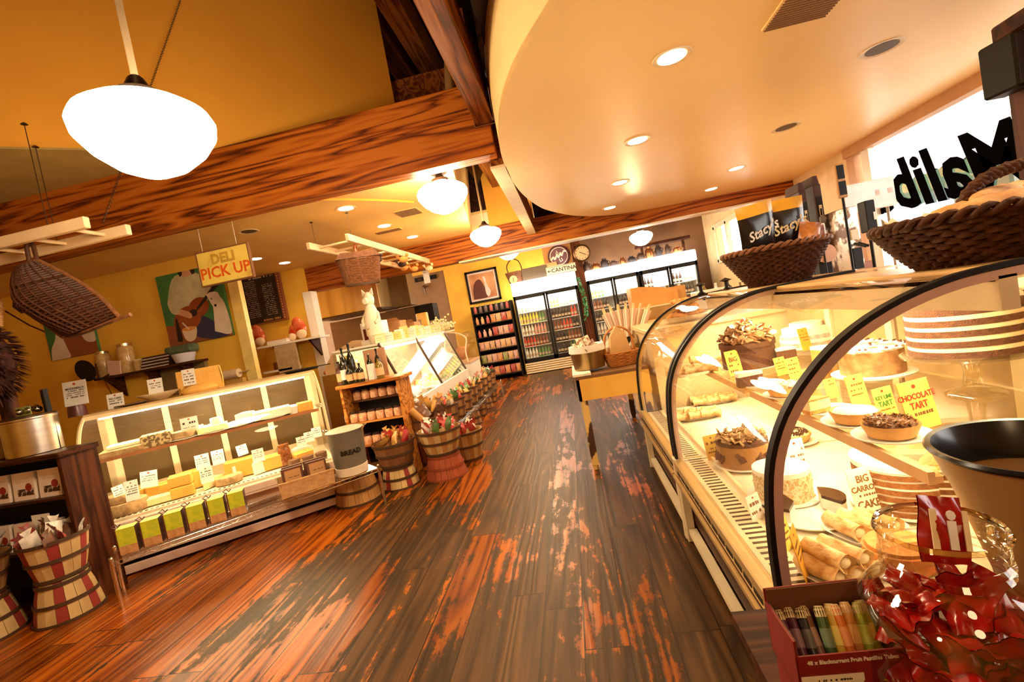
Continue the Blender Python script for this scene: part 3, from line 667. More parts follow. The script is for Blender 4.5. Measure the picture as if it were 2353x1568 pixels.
def dish(loc, w, d, label, rz=0, hgt=.02, name='serving_dish', mat=None):
    b = MB(); n = 28
    def ring(k, z): return [(w/2*k*math.copysign(abs(math.cos(2*PI*i/n))**.5, math.cos(2*PI*i/n)), d/2*k*math.copysign(abs(math.sin(2*PI*i/n))**.5, math.sin(2*PI*i/n)), z) for i in range(n)]
    R = [ring(.8,0), ring(1,hgt), ring(1.03,hgt+.002), ring(.96,hgt-.002), ring(.8,.005)]
    vs = sum(R, []); f = [tuple(range(n))[::-1]]
    for k in range(4):
        for i in range(n): f.append((k*n+i, k*n+(i+1)%n, (k+1)*n+(i+1)%n, (k+1)*n+i))
    f.append(tuple(4*n+i for i in range(n))); b.add(vs, f)
    return one(name, b, mat or WHITE, label, 'dish', loc, rz, smooth=40)
p = D(1863, 1190); plate(p, .13, 'white plate under the two half-moon cake slices')
for i, (dx, dy, a) in enumerate(((-.045,.01,2.9),(.06,.03,.1))):
    cake(f"pale cheesecake slice with a shiny chocolate dome top, {'left' if i == 0 else 'right'} of the pair", p+Vector((dx,dy,.013)), .075, [(0,.03,1,1),(.03,.04,1,.98),(.04,.052,0,1.02)], [CHOCG, WHITEF], rz=a, a0=-1.2, a1=1.2, name='cake_slice')
p = D(2085, 1160); plate(p, .17, 'large white plate under the dark layered carrot cake')
lay = [];  zz = 0
for i in range(6): lay += [(zz,zz+.018,0,1),(zz+.018,zz+.026,1,.97+.02*(i%2))]; zz += .026
lay += [(zz,zz+.016,1,1.02)]
cake('tall dark cake of many thin layers with white icing dripping over', p+Vector((0,0,.013)), .15, lay, [M('carrot_sponge', (.22,.07,.015), .8, col2=(.34,.13,.03), scale=60, bump=.6), WHITEF], rz=-.4, a0=0, a1=5.2, deco=lambda t: rosettes(t, 7, .10, .172, .028, CREAMF))
p = D(2165, 1120); cake('small block of glossy dark chocolate cake at the right of the layered cake', p+Vector((.02,-.12,0)), .07, [(0,.11,0,1),(.11,.12,1,1)], [CHOCG, CHOC], a0=.3, a1=2.6)
p = D(1935, 1325); dish(p, .20, .17, 'white oblong dish of filled pastry rolls', .5)
PASTRY = M('pastry_shell', (.55,.27,.07), .6, col2=(.85,.62,.30), scale=26, bump=.4)
b = MB()
for k in range(24): pass
b.lathe([(.016,-.055),(.030,-.066),(.027,-.05),(.025,-.02),(.024,.02),(.026,.045),(.030,.062),(.017,.052)], 18, wob=lambda a, z: .10*math.sin(a*2+z*45)+.05*math.sin(a*5))
t = thing('pastry_roll', 'x', 'pastry'); obj('shell', b, PASTRY, t, smooth=60, rot=(PI/2,0,0))
b = MB(); b.ball((0,-.050,0), .0185, 10, 6, 0, (1.1,.7,.85)); b.ball((0,.048,0), .0185, 10, 6, 0, (1.1,.7,.85)); obj('filling', b, CREAMF, t, smooth=60)
RK = Kind(t)
for i, (dx, dy, dz, a) in enumerate(((-.055,-.005,0,.5),(-.005,.0,0,.45),(.045,.01,0,.55),(-.03,.0,.036,.42),(.022,.01,.036,.52))):
    RK.put(p+Vector((dx,dy,.032+dz)), (0,.0,a), 'cream-filled pastry roll in the white oblong dish', 'pastry rolls in the oblong dish')
p = D(1990, 1225); dish(p, .22, .17, 'second white dish of rolls behind the first', .4)
for i, (dx, dy, dz) in enumerate(((-.06,0,0),(-.005,.01,0),(.05,.015,0))):
    RK.put(p+Vector((dx,dy,.03+dz)), (0,0,.3+.1*i), 'cream-filled roll in the rear dish under the carrot cake card', 'pastry rolls in the rear dish')
p = D(2070, 1290); cake('round tan cheesecake with a browned top beside the pastry rolls', p, .09, [(0,.05,0,1),(.05,.06,0,.9)], [CARAM], name='cheesecake')
card(D(1645, 1055), .085, .125, [(None,.022,None),(None,.012,None),(None,.012,None)], 'yellow card standing left of the shard-covered cake', rz=.3)
card(D(1745, 1195), .07, .095, [(None,.022,INK),(None,.018,INK)], 'white card with black writing in front of the coconut cake', mat=PAPER, rz=.6)
card(D(1843, 1090), .085, .155, [(None,.018,RINK),(None,.016,None),(None,.016,None),(None,.016,RINK)], 'tall cream card with red writing right of the coconut cake', mat=PAPER, rz=.2)
card(D(1815, 1265), .075, .11, [(None,.016,None),(None,.012,None),(None,.012,None)], 'orange-yellow card in front of the half-moon slices', rz=.75)
card(D(1860, 1330), .085, .15, [(None,.014,None),(None,.012,None),(None,.012,None)], 'tall orange-yellow card turned edgeways beside the pastry rolls', rz=1.05, mat=M('amber_card', (.85,.42,.04), .6))
card(D(2010, 1200), .105, .185, [('BIG',.034,None),('CARROT',.027,None),(None,.014,None),('CAKE',.036,None),(None,.02,None)], 'tall cream card reading CARROT CAKE before the dark layers', rz=.25, mat=M('cream_card', (.92,.85,.6), .7), icon=False)
# second case: trays of pastries, golden heap
for i, (x, y) in enumerate(((1600,960),(1640,925),(1590,860),(1640,830))):
    q = D(x, y) if i < 2 else S(x, y)
    dish(q, .30, .20, f"pastry tray in the second bakery case, {('deck front','deck rear','shelf front','shelf rear')[i]}", .05, name='pastry_tray', mat=STEEL)
    rr = random.Random(i)
    for a in range(2):
        for c in range(3):
            RK.put(q+Vector((-.09+.09*c, -.05+.1*a, .03)), (0,0,rr.uniform(1.2,1.9)), f"golden roll on the {('deck front','deck rear','shelf front','shelf rear')[i]} tray of the second case", f"rolls on the {('deck front','deck rear','shelf front','shelf rear')[i]} tray", 1.0)
def croissant():
    b = MB(); pts = []; rad = []
    for i in range(13):
        u = i/12*2-1; pts.append((u*.055, .03*u*u, .022-.008*u*u)); rad.append(.005+.021*(1-u*u)*(1+.12*math.cos(i*PI)))
    b.tube(pts, rad, 9); return mesh('croissant', b, M('golden_croissant', (.80,.38,.07), .5, col2=(.55,.20,.03), scale=18, bump=.3), 60)
cm = croissant(); rr = random.Random(11); root = None
bx = on_y(1570, 720, 3.35)
b = MB(); b.lathe([(.15,0),(.17,.02),(.175,.05)], 28); one('pastry_bowl', b, STEEL, 'steel bowl heaped with golden croissants just beyond the bakery cases', 'bowl', (.92,4.02,1.062), smooth=40)
for i in range(34):
    a = rr.uniform(0,6.3); lv = i//12; q = (.125-.035*lv)*math.sqrt(rr.random())
    o = bpy.data.objects.new('croissant', cm); COL.objects.link(o); o.location = (.92+q*math.cos(a), 4.02+q*math.sin(a), 1.095+lv*.055); o.rotation_euler = (rr.uniform(-.4,.4), rr.uniform(-.4,.4), rr.uniform(0,6.3))
    tag(o, 'golden croissant heaped in the steel bowl beyond the bakery cases', 'croissant', 'croissants heaped in the steel bowl')

# ------------------------------------------------------------------ wicker
WICK = M('dark_wicker', (.040,.014,.007), .55, col2=(.09,.03,.012), scale=40, spec=.22)
WICK2 = M('brown_wicker', (.14,.05,.016), .55, col2=(.24,.09,.03), scale=40)
WICK3 = M('tan_wicker', (.50,.26,.09), .6, col2=(.62,.36,.15), scale=30)
def rr_(a, e):
    c, s_ = math.cos(a), math.sin(a); return math.copysign(abs(c)**e, c), math.copysign(abs(s_)**e, s_)
def weave(b, h, fr, rows, strakes, rs, e=1., n=None, amp=.008, z0=0.):
    """rows of bent strands wound round upright stakes; fr(k) gives the two half-axes at height fraction k"""
    n = n or strakes*4
    for r in range(rows):
        k = (r+.5)/rows; ax, ay = fr(k); pts = []
        for i in range(n):
            a = 2*PI*i/n; c, s_ = rr_(a, e); w = 1+amp/ax*math.sin(a*strakes/1.0*1 + (r % 2)*PI)
            pts.append((ax*c*w, ay*s_*w, z0+h*k))
        b.tube(pts, rs, 5, closed=True)
    for j in range(strakes):
        a = 2*PI*(j+.5)/strakes; c, s_ = rr_(a, e); pts = [(fr(k)[0]*c, fr(k)[1]*s_, z0+h*k) for k in (0,.33,.66,1)]; b.tube(pts, rs*.9, 5)
    ax, ay = fr(0); b.lathe([(1e-5,.003),(1,.003)], 32, (0,0,z0), sx=ax, sy=ay)
def braid(b, fr1, z, r, e=1., n=72, tw=18):
    for ph in (0, PI):
        pts = []
        for i in range(n):
            a = 2*PI*i/n; c, s_ = rr_(a, e); pts.append(((fr1[0]+r*.8*math.cos(a*tw+ph))*c, (fr1[1]+r*.8*math.cos(a*tw+ph))*s_, z+r*.8*math.sin(a*tw+ph)))
        b.tube(pts, r*.75, 6, closed=True)
def twisted_handle(b, pts, r, turns=12):
    pts = smooth_path(pts, 10); n = len(pts)
    for ph in (0, 2*PI/3, 4*PI/3):
        o = []
        for i, p in enumerate(pts):
            d = (pts[min(i+1,n-1)]-pts[max(i-1,0)]); a, c = frame_of(d); t = turns*2*PI*i/n+ph; o.append(p+(a*math.cos(t)+c*math.sin(t))*r*.6)
        b.tube(o, r*.62, 6)
def smooth_path(p, k=6):
    p = [Vector(q) for q in p]; out = []
    for i in range(len(p)-1):
        p0 = p[max(i-1,0)]; p1 = p[i]; p2 = p[i+1]; p3 = p[min(i+2,len(p)-1)]
        for j in range(k):
            t = j/k; out.append(.5*((2*p1)+(p2-p0)*t+(2*p0-5*p1+4*p2-p3)*t*t+(3*p1-p0-3*p2+p3)*t**3))
    out.append(p[-1]); return out
# large bread basket on the case top
t = thing('bread_basket', 'large dark wicker basket with a twisted arched handle, full of bread', 'basket', (1.33, 1.57, 1.263), .12)
fr = lambda k: (.25+.12*k**.8, .17+.09*k**.8)
b = MB(); weave(b, .135, fr, 12, 30, .0085, amp=.010); obj('basket_body', b, WICK, t, smooth=60)
b = MB(); braid(b, fr(1), .138, .013, tw=26, n=200); obj('braided_rim', b, WICK, t, smooth=60)
b = MB(); twisted_handle(b, [(-.17,-.02,.11),(-.165,-.02,.18),(-.10,-.03,.235),(0,-.05,.25),(.08,-.07,.225),(.11,-.09,.16),(.11,-.10,.10)], .017, 14); obj('handle', b, WICK, t, smooth=60)
LOAF = M('crusty_bread', (.55,.27,.08), .7, col2=(.86,.66,.36), scale=9, bump=.5)
def loaf(l, r):
    b = MB(); pts = []; rad = []
    for i in range(13):
        u = i/12*2-1; pts.append((u*l, 0, 0)); rad.append(max(.004, r*(1-abs(u)**3)**.6*(1+.05*math.cos(i*2.6))))
    b.tube(pts, rad, 12); return mesh('bread_loaf', b, LOAF, 60)
lm = [loaf(.16,.05), loaf(.13,.06), loaf(.2,.035)]
for i, (x, y, z, a, k, w) in enumerate(((-.18,-.02,.13,.3,0,'at the left end'),(-.06,.06,.135,1.2,1,'lying crosswise left of the middle'),(.12,-.02,.13,-.2,0,'right of the middle'),(-.06,-.08,.15,.15,2,'lying along the front rim'),(.1,.08,.155,.7,1,'piled at the back'),(.0,.02,.175,.5,2,'topmost and long'),(.24,.0,.15,1.3,0,'at the right end'))):
    o = bpy.data.objects.new('bread_loaf', lm[k]); COL.objects.link(o); v = Matrix.Rotation(.12,4,'Z') @ Vector((x*.85,y*.85,z)); o.location = (1.33+v.x, 1.57+v.y, 1.263+v.z); o.rotation_euler = (.1, 0, a)
    tag(o, f"crusty golden loaf in the dark wicker basket, {w}", 'bread')
# white liner cloth in the basket
b = MB(); n = 40
A = [(fr(1)[0]*.93*math.cos(2*PI*i/n), fr(1)[1]*.93*math.sin(2*PI*i/n), .135+.02*math.sin(i*1.9)+.03*(math.sin(2*PI*i/n) > .2)) for i in range(n+1)]; B_ = [(x*.7,y*.7,.09) for x,y,z in A]; b.strip(A, B_)
one('basket_liner', b, M('cream_cloth', (.88,.76,.52), .9), 'cream cloth lining the large bread basket', 'cloth', (1.33,1.57,1.263), .12, smooth=60)
# chip basket
cb = Vector((1.26, 3.02, 1.263))
t = thing('wicker_basket', 'round dark wicker basket holding pita chip bags on the case top', 'basket', cb)
fr2 = lambda k: (.15+.135*k, .14+.12*k)
b = MB(); weave(b, .21, fr2, 15, 24, .009, amp=.011); obj('basket_body', b, WICK, t, smooth=60)
b = MB(); braid(b, fr2(1), .212, .012, tw=20, n=160); obj('braided_rim', b, WICK2, t, smooth=60)
def pillow(b, w, h, th, m=0, crimp=.025, nx=8, ny=10, mtop=None):
    """a sealed bag standing upright in the xz plane, base at z=0"""
    for sgn in (-1, 1):
        vs = []; f = []; ms = []
        for j in range(ny+1):
            for i in range(nx+1):
                u, v = i/nx, j/ny; q = (math.sin(PI*u)**.6)*(math.sin(PI*min(max((v*h-crimp)/(h-2*crimp),0),1))**.55)
                vs.append(((u-.5)*w*(1-.06*math.sin(PI*v)), sgn*(th/2*q+.0008)+.004*math.sin(9*u+5*v), v*h))
        for j in range(ny):
            for i in range(nx): f.append((j*(nx+1)+i, j*(nx+1)+i+1, (j+1)*(nx+1)+i+1, (j+1)*(nx+1)+i)); ms.append((mtop if mtop is not None and j >= ny*.72 else m))
        k = len(b.m); b.add(vs, f); b.m[k:] = ms
    return b
BAGB = M('black_foil_bag', (.015,.012,.012), .22); BAGY = M('yellow_foil', (.85,.45,.03), .25)
for i, (dx, dy, rx, rz, w) in enumerate(((-.10,-.08,.12,.25,'left and nearest'),(.06,-.04,.08,.1,'right'),(-.06,.06,-.05,.3,'behind the other two'))):
    t = thing('chip_bag', f"black and yellow pita chip bag in the round basket, {w}", 'chip bag', cb+Vector((dx,dy,.15)), 0, None, rot=(rx, -.12+.1*i, rz))
    b = MB(); pillow(b, .24, .33, .08, 0, mtop=1); obj('bag', b, [BAGB, BAGY], t, smooth=60)
    text("Stacy's", .075, CREAMF if i else WHITEF, t, (0,-.045,.17), (PI/2,-.25,0), bold=.0015, shear=.3)
b = MB(); b.lathe([(1e-5,0),(.04,.002),(.042,.02),(.042,.18),(.036,.22),(.018,.26),(.015,.33),(.018,.335),(.018,.35),(1e-5,.352)], 20)
t = thing('wine_bottle', 'dark bottle with a gold foil neck standing among the chip bags', 'bottle', cb+Vector((.15,.06,.09))); obj('bottle', b, BLACKG, t, smooth=40)
b = MB(); b.lathe([(.0195,.27),(.017,.33),(.0195,.336),(.0195,.353),(1e-5,.355)], 16); obj('foil', b, BAGY, t, smooth=40)
rr = random.Random(3)
for i in range(4):
    b = MB(); pillow(b, .12, .18, .05); o = one('snack_packet', b, M('orange_snack_bag', (.75,.28,.05), .3, col2=(.35,.12,.03), scale=14), f"small orange snack packet at the right of the round basket, {('front','second','third','rear')[i]}", 'snack packet', cb+Vector((.13+.03*i,-.1+.055*i,.14)), smooth=60, rot=(.1*i,.25,.3*i))

# ------------------------------------------------------------------ foreground: candy jar, pastille boxes
ZT = .50
b = MB(); b.box(.27, 1.5, .30, 1.22, ZT-.03, ZT)
t = thing('sales_table', 'dark wooden stand under the candy jar and pastille boxes', 'table', (0,0,0)); obj('top', b, WD_dark, t)
for x in (.33, 1.45):
    for y in (.36, 1.17): b = MB(); b.box(x-.03,x+.03,y-.03,y+.03,0,ZT-.03); obj('leg', b, WD_dark, t)
REDBOX = M('dark_red_carton', (.20,.012,.012), .4, col2=(.26,.02,.02)); REDIN = M('raw_board', (.16,.06,.025), .8)
def carton(A, B, C, zt, h, name, label, lower=False):
    """open carton from three rim corners: front left, front right, back left"""
    A, B, C = Vector(A), Vector(B), Vector(C); u = (B-A); w = u.length; u.normalize(); rz = math.atan2(u.y, u.x); d = abs((C-A).dot(Vector((-u.y,u.x,0))))
    t = thing(name, label, 'box', (A.x, A.y, zt-h), rz); th = .003; b = MB()
    b.box(0,w,0,th,0,h*.72,0); b.box(0,w,d-th,d,0,h*1.25,0); b.box(0,th,0,d,0,h,0); b.box(w-th,w,0,d,0,h,0); b.box(0,w,0,d,0,th,1)
    b.box(th,w-th,d-2*th,d-th,0,h*1.24,1); b.box(th,2*th,th,d-th,0,h*.99,1); b.box(w-2*th,w-th,th,d-th,0,h*.99,1)
    obj('tray', b, [REDBOX, REDIN], t); return t, w, d, rz
zt = .72
t, w, d, rz = carton(on_z(1822,1476,zt), on_z(2082,1452,zt), on_z(1799,1376,zt), zt, .10, 'pastille_box', 'open dark red carton of fruit pastille tubes in the foreground')
text('48 x Blackcurrant Fruit Pastilles Tubes', w*.052, PAPER, t, (w*.5,-.001,.06), bold=.0003)
b = MB(); b.prism([(0,0),(w*.5,0),(w*.56,.016),(w*.56,.028),(0,.028)], -.0012, 0, ax='y'); scribble(b, .02, w*.45, .020, .006, -.0018, 1, 4); scribble(b, .02, w*.42, .009, .006, -.0018, 1, 5); o = obj('label_panel', b, [PAPER, INK], t); o.location = (.004,0,.008)
cols = [('dark purple',(.10,.02,.05)),('dark purple',(.10,.02,.05)),('black',(.03,.02,.02)),('brown',(.22,.09,.05)),('dark green',(.05,.10,.02)),('yellow',(.75,.50,.05)),('orange',(.75,.20,.02)),('pale orange',(.8,.38,.08)),('lime green',(.45,.60,.04)),('yellow green',(.62,.65,.05))]
org = Vector(t.location); rot = Matrix.Rotation(rz,4,'Z')
for i, (cn, c) in enumerate(cols):
    b = MB(); b.lathe([(1e-5,0),(.009,.001),(.0095,.004),(.0095,.088),(.008,.094),(1e-5,.095)], 14); b.lathe([(.0098,.03),(.0098,.06)], 14, m=1)
    b.lathe([(.0097,.078),(.0095,.089),(.0075,.0955),(1e-5,.096)], 12, m=2)
    x = .018+i*(w-.036)/9; v = rot @ Vector((x, d*.38+.004*(i%2), .012)); one('pastille_tube', b, [M('tube_'+cn.replace(' ','_'), c, .35), M('tube_band_'+cn.replace(' ','_'), tuple(min(1,q*1.5+.12) for q in c), .4), CREAMF], f"{cn} pastille tube, {('first','second','third','fourth','fifth','sixth','seventh','eighth','ninth','tenth')[i]} from the left in the open carton", 'sweet tube', org+v, smooth=50, rot=(-.55 if i > 3 else -.75, .06*(i%3), rz))
t = thing('pastille_box', 'closed dark red carton reading Fruit beneath the open one', 'box', (org.x+.004, org.y-.004, ZT), rz)
b = MB(); b.box(0,w,-.01,d,0,org.z-ZT-.002); obj('carton', b, REDBOX, t); text('Fruit Pastilles', w*.11, M('faded_gold_ink', (.35,.12,.05), .5), t, (w*.52,-.0112,.055), bold=.0004)
b = MB(); b.box(w*.08,w*.98,-.0115,-.0102,.035,.078); obj('band', b, M('maroon_band', (.13,.01,.012), .4), t)
zt2 = .64
t, w2, d2, rz2 = carton(on_z(2120,1585,zt2), on_z(2420,1565,zt2), on_z(2135,1515,zt2), zt2, .08, 'candy_carton', 'second dark red carton cut off at the bottom right corner')
RED = M('red_sweet_wrapper', (.50,.008,.005), .22, col2=(.16,.003,.003), scale=14)
def packet_mesh(w, h, th): b = MB(); pillow(b, w, h, th, crimp=.006, nx=8, ny=8); return mesh('packet', b, RED, 60)
pk = packet_mesh(.052,.068,.020)
for i in range(5):
    v = Matrix.Rotation(rz2,4,'Z') @ Vector((.03+.05*i, .04, .02)); b = MB(); b.lathe([(1e-5,0),(.012,.002),(.012,.07),(1e-5,.075)], 12)
    one('pastille_tube', b, M('ivory_tube', (.6,.45,.2), .4, col2=(.4,.04,.02), scale=30), f"pale sweet tube in the bottom right carton, {('first','second','third','fourth','fifth')[i]} from the left", 'sweet tube', Vector(t.location)+v, smooth=50, rot=(-.5,.2,rz2))
# jar
jc = Vector((.53, .83, ZT)); JZ = .40
t = thing('glass_jar', 'big round glass jar of red wrapped sweets with a wide ribbed neck', 'jar', jc)
outer = [(.075,.0),(.125,.012),(.14,.05),(.142,.12),(.14,.20),(.128,.25),(.102,.285),(.083,.30),(.08,.315),(.086,.32),(.080,.328),(.087,.334),(.080,.342),(.084,.35),(.084,.372),(.088,.378),(.084,.386)]
b = MB(); b.lathe(outer, 48); obj('jar_body', b, glass('jar_glass', (.97,.95,.88), .9, base=.04), t, smooth=60)
b = MB(); b.lathe([(.084,.376),(.089,.380),(.086,.387),(.081,.383)], 40); obj('rim', b, glass('jar_rim', (.8,.72,.5), 1.6, base=.2), t, smooth=60)
rr = random.Random(21); cnt = 0
for lv in range(10):
    for k in range(9 if lv < 9 else 5):
        a = k*2*PI/9+lv*.6; q = ((.095 if lv < 7 else .065) if k % 3 else .045) if lv < 9 else .03
        o = bpy.data.objects.new('sweet_packet', pk); COL.objects.link(o); o.location = jc+Vector((q*math.cos(a), q*math.sin(a), .012+lv*.027)); o.rotation_euler = (rr.uniform(.5,1.3), rr.uniform(-.5,.5), rr.uniform(0,6.3))
        tag(o, 'shiny red wrapped sweet packet heaped inside the glass jar', 'sweet packet', 'red packets in the glass jar'); cnt += 1
for i, (x, y, z, e, sz, s) in enumerate(((-.05,-.09,.21,(1.0,.2,-.2),.032,'Jels'),(.045,-.085,.215,(.9,-.3,.5),.034,'Jels'),(.06,-.02,.12,(1.1,0,.6),.03,None))):
    o = bpy.data.objects.new('sweet_packet', pk); COL.objects.link(o); o.scale = (1.25,)*3; o.location = jc+Vector((x,y*.8,z-.03)); o.rotation_euler = e; tag(o, f"red sweet packet with pale stripes in the jar, {('left','middle','lower right')[i]} of those facing out", 'sweet packet')
    b = MB()
    for k in range(4): b.box(-.016+.009*k,-.011+.009*k,-.0118,-.0108,.02,.05)
    obj('printed_stripes', b, CREAMF, o)
o = bpy.data.objects.new('sweet_packet', pk); COL.objects.link(o); o.scale = (1.55,)*3; o.location = jc+Vector((.0,-.01,.325)); o.rotation_euler = (-.30,.25,.1); tag(o, 'red sweet packet with white letter i sticking out of the jar neck', 'sweet packet')
text('i', .055, PAPER, o, (0,-.0125,.034), bold=.002)
b = MB(); b.box(-.020,-.013,-.0105,-.0095,.015,.055); b.box(.014,.020,-.0105,-.0095,.015,.055); obj('printed_stripes', b, CREAMF, o)
# packets lying beside the jar
for i, (x, y, z, e) in enumerate(((.40,.62,.55,(1.2,.3,.2)),(.74,.60,.55,(1.3,0,.8)),(.80,.66,.60,(1.1,.2,-.4)),(.44,.90,.55,(1.2,0,1.1)))):
    o = bpy.data.objects.new('sweet_packet', pk); COL.objects.link(o); o.location = (x,y,z-.03); o.rotation_euler = e; tag(o, f"loose red sweet packet on the dark stand, {('left of the jar front','right of the jar front','far right','behind the carton')[i]}", 'sweet packet')
# bowl at the right edge
bc = Vector((.825, .985, .93))
t = thing('bread_bowl', 'big dark-rimmed tan bowl cut off by the right edge beside the jar', 'bowl', (bc.x, bc.y, ZT))
b = MB(); hb = .93-ZT; b.lathe([(.06,0),(.075,.02),(.09,hb*.4),(.135,hb*.8),(.165,hb),(.158,hb),(.13,hb*.82),(.08,hb*.45),(1e-5,hb*.42)], 44); obj('bowl', b, [M('tan_glaze', (.36,.20,.07), .35)], t, smooth=50)
b = MB(); b.lathe([(.167,hb-.006),(.171,hb),(.167,hb+.006),(.158,hb+.004),(.128,hb*.86),(.127,hb*.84),(.158,hb-.008)], 44); obj('dark_lining', b, BLACKG, t, smooth=50)
# curled paper label at the bottom edge
a = on_z(1962,1500,.66); c = on_z(2100,1560,.62)
b = MB(); A = []; B_ = []
for i in range(13):
    k = i/12; p_ = a.lerp(c, k)+Vector((0,0,.02*math.sin(PI*k))); A.append(p_); B_.append(p_+Vector((.0,-.022-.02*math.sin(PI*k*.8),-.025)))
b.strip(A, B_); 
for i in range(2,11):
    k = i/12; p_ = (A[i]+B_[i])/2; b.box(p_.x-.002,p_.x+.003,p_.y-.001,p_.y+.001,p_.z+.001,p_.z+.004,1)
one('paper_label', b, [YPAPER, BINK], 'curling yellow paper strip in front of the lower carton', 'label', smooth=60)
# ================================================================== left: the angled cheese case
LR = math.atan2(.97, 1.33); LO = Vector((-3.57, 2.85, 0)); LL = 1.65
LMT = Matrix.Translation(LO) @ Matrix.Rotation(LR, 4, 'Z')
def LW(x, y, z): return LMT @ Vector((x, y, z))
TZ = 1.212
def on_top(px, py, d=.42):
    """where the sight line meets the upright plane d metres behind the case front, set down on the case top"""
    nn = (LMT.to_3x3() @ Vector((0,1,0))); r_ = ray(px, py); p = CAM + r_*((LW(0,d,0)-CAM).dot(nn)/r_.dot(nn)); return Vector((p.x, p.y, TZ))
t = thing('cheese_display_case', 'long low curved-glass deli case of cheeses standing at an angle on the left', 'display case', LO, LR)
prf = smooth_line([(.0,.40),(.0,.58),(.015,.76),(.05,.92),(.115,1.04),(.21,1.13),(.33,1.19)], 3)
b = MB(); b.box(0, LL, .05, .88, .10, .38); b.box(.02,LL-.02,.09,.84,0,.10,1); b.box(0,LL,.015,.05,.02,.075,2); obj('base', b, [M('grey_pink_enamel', (.60,.42,.30), .4), BLACK, M('pink_kick_rail', (.80,.55,.45), .4)], t)
b = MB(); b.box(-.01, LL+.01, -.015, .05, .345, .405, c=.006); b.box(0,LL,-.01,.04,.33,.345); obj('front_rail', b, M('pinkish_enamel', (.80,.62,.50), .35), t)
b = MB(); b.box(0, LL, .04, .86, .38, .42); b.box(.03, LL-.03, .035, .105, .42, .426)
for i in range(46): b.box(.05+i*.034, .05+i*.034+.02, .055, .085, .4262, .4275, 1)
obj('deck', b, [DECK, BRONZE], t)
b = MB(); b.strip([(.02,y,z) for y,z in prf], [(LL-.02,y,z) for y,z in prf]); obj('curved_glass', b, GLASS, t, smooth=60)
for nm, x in (('left_end', 0), ('right_end', LL)):
    b = MB()
    b.tube([(x,y,z) for y,z in prf]+[(x,.6,1.2)], .013, 6); b.tube([(x,.03,.4),(x,.86,.4)], .012, 6); b.tube([(x,.86,0),(x,.86,1.2)], .014, 6); b.box(x-.012,x+.012,.02,.1,0,.4)
    obj('end_frame', b, M('cream_frame', (.80,.66,.36), .35), t, smooth=50)
    b = MB(); b.add([(x,y,z) for y,z in prf]+[(x,.86,1.19),(x,.86,.4)], [tuple(range(len(prf)+2))]); obj('end_glass', b, GLASS, t)
b = MB(); b.box(0, LL, .31, .90, 1.19, 1.21, c=.004); b.box(0, LL, .30, .335, 1.165, 1.195, 1); obj('top', b, [M('tan_laminate', (.62,.42,.18), .3), CREAM], t)
b = MB(); b.tube([(.08,.36,1.165),(LL-.08,.36,1.165)], .013, 10); obj('light_tube', b, glow('tube_glow', (1,.87,.6), 26), t)
b = MB(); b.box(0, LL, .86, .875, .40, 1.2)
for x in (.0,.40,.80,1.20,LL-.05): b.box(x, x+.05, .845, .86, .42, 1.19, 1)
b.box(0, LL, .845, .86, .80, .84, 1); b.box(0, LL, .845, .86, .42, .50, 1); obj('back_doors', b, [M('dark_back_glass', (.10,.065,.03), .2), CREAM], t)
b = MB(); b.box(.03, LL-.03, .19, .62, .845, .86); b.box(.03,LL-.03,.18,.19,.84,.865,1); obj('shelf', b, [CREAM, M('brown_rail', (.35,.13,.05), .4)], t)
light('AREA', 'case_light', LW(LL/2,.36,1.15), 11, (1,.78,.42), LL-.15, (0,0,LR), size_y=.04)
light('AREA', 'case_light', LW(LL/2,.26,.83), 6, (1,.78,.42), LL-.15, (math.radians(-8),0,LR), size_y=.04)
# cheeses
CH = {'gold': M('golden_cheese', (.80,.44,.08), .5, col2=(.72,.36,.06), scale=6), 'pale': M('pale_cheese', (.88,.74,.38), .5), 'white': M('white_cheese', (.90,.86,.68), .6),
      'rind': M('mottled_rind', (.55,.36,.16), .8, col2=(.30,.18,.08), scale=30, bump=.4), 'seed': M('seeded_coat', (.62,.48,.24), .8, col2=(.16,.10,.04), scale=55, contrast=(.47,.53)), 'dark': M('dark_rind', (.16,.07,.03), .6)}
def cheese_block(w, d, h, body, rind): b = MB(); b.box(-w/2,w/2,-d/2,d/2,.0,h,0,c=.006); b.box(-w/2-.001,w/2+.001,d/2-.012,d/2+.002,.001,h+.001,1); return mesh('cheese', b, [CH[body], CH[rind]])
def cheese_wheel(r, h, body, rind): b = MB(); b.lathe([(1e-5,0),(r*.95,0),(r,h*.15),(r*1.01,h*.5),(r,h*.85),(r*.95,h)], 30, m=1); b.lathe([(r*.95,h),(1e-5,h)], 30, m=1); return mesh('cheese', b, [CH[body], CH[rind]], 50)
def cheese_wedge(r, h, body, rind):
    b = MB(); sector(b, r, 0, h, 0, .9, 0); k = 8; b.strip([(r*1.002*math.cos(.9*i/k), r*1.002*math.sin(.9*i/k), .001) for i in range(k+1)], [(r*1.002*math.cos(.9*i/k), r*1.002*math.sin(.9*i/k), h) for i in range(k+1)], 1); return mesh('cheese', b, [CH[body], CH[rind]])
def put(me, name, loc, rz, label, cat, group=None, rot=None, sc=None):
    o = bpy.data.objects.new(name, me); COL.objects.link(o); o.location = loc; o.rotation_euler = rot or (0,0,rz)
    if sc: o.scale = (sc,)*3
    return tag(o, label, cat, group)
DKZ = .428; SHZ = .862
W1 = cheese_wheel(.115,.075,'pale','rind'); W2 = cheese_wheel(.09,.05,'pale','rind')
B1 = cheese_block(.18,.11,.10,'gold','pale'); B2 = cheese_block(.14,.10,.075,'gold','gold'); B3 = cheese_block(.16,.09,.05,'pale','dark'); B4 = cheese_block(.20,.12,.13,'gold','rind')
G1 = cheese_wedge(.17,.06,'pale','rind'); G2 = cheese_wedge(.16,.09,'white','gold'); G3 = cheese_wedge(.15,.05,'gold','dark')
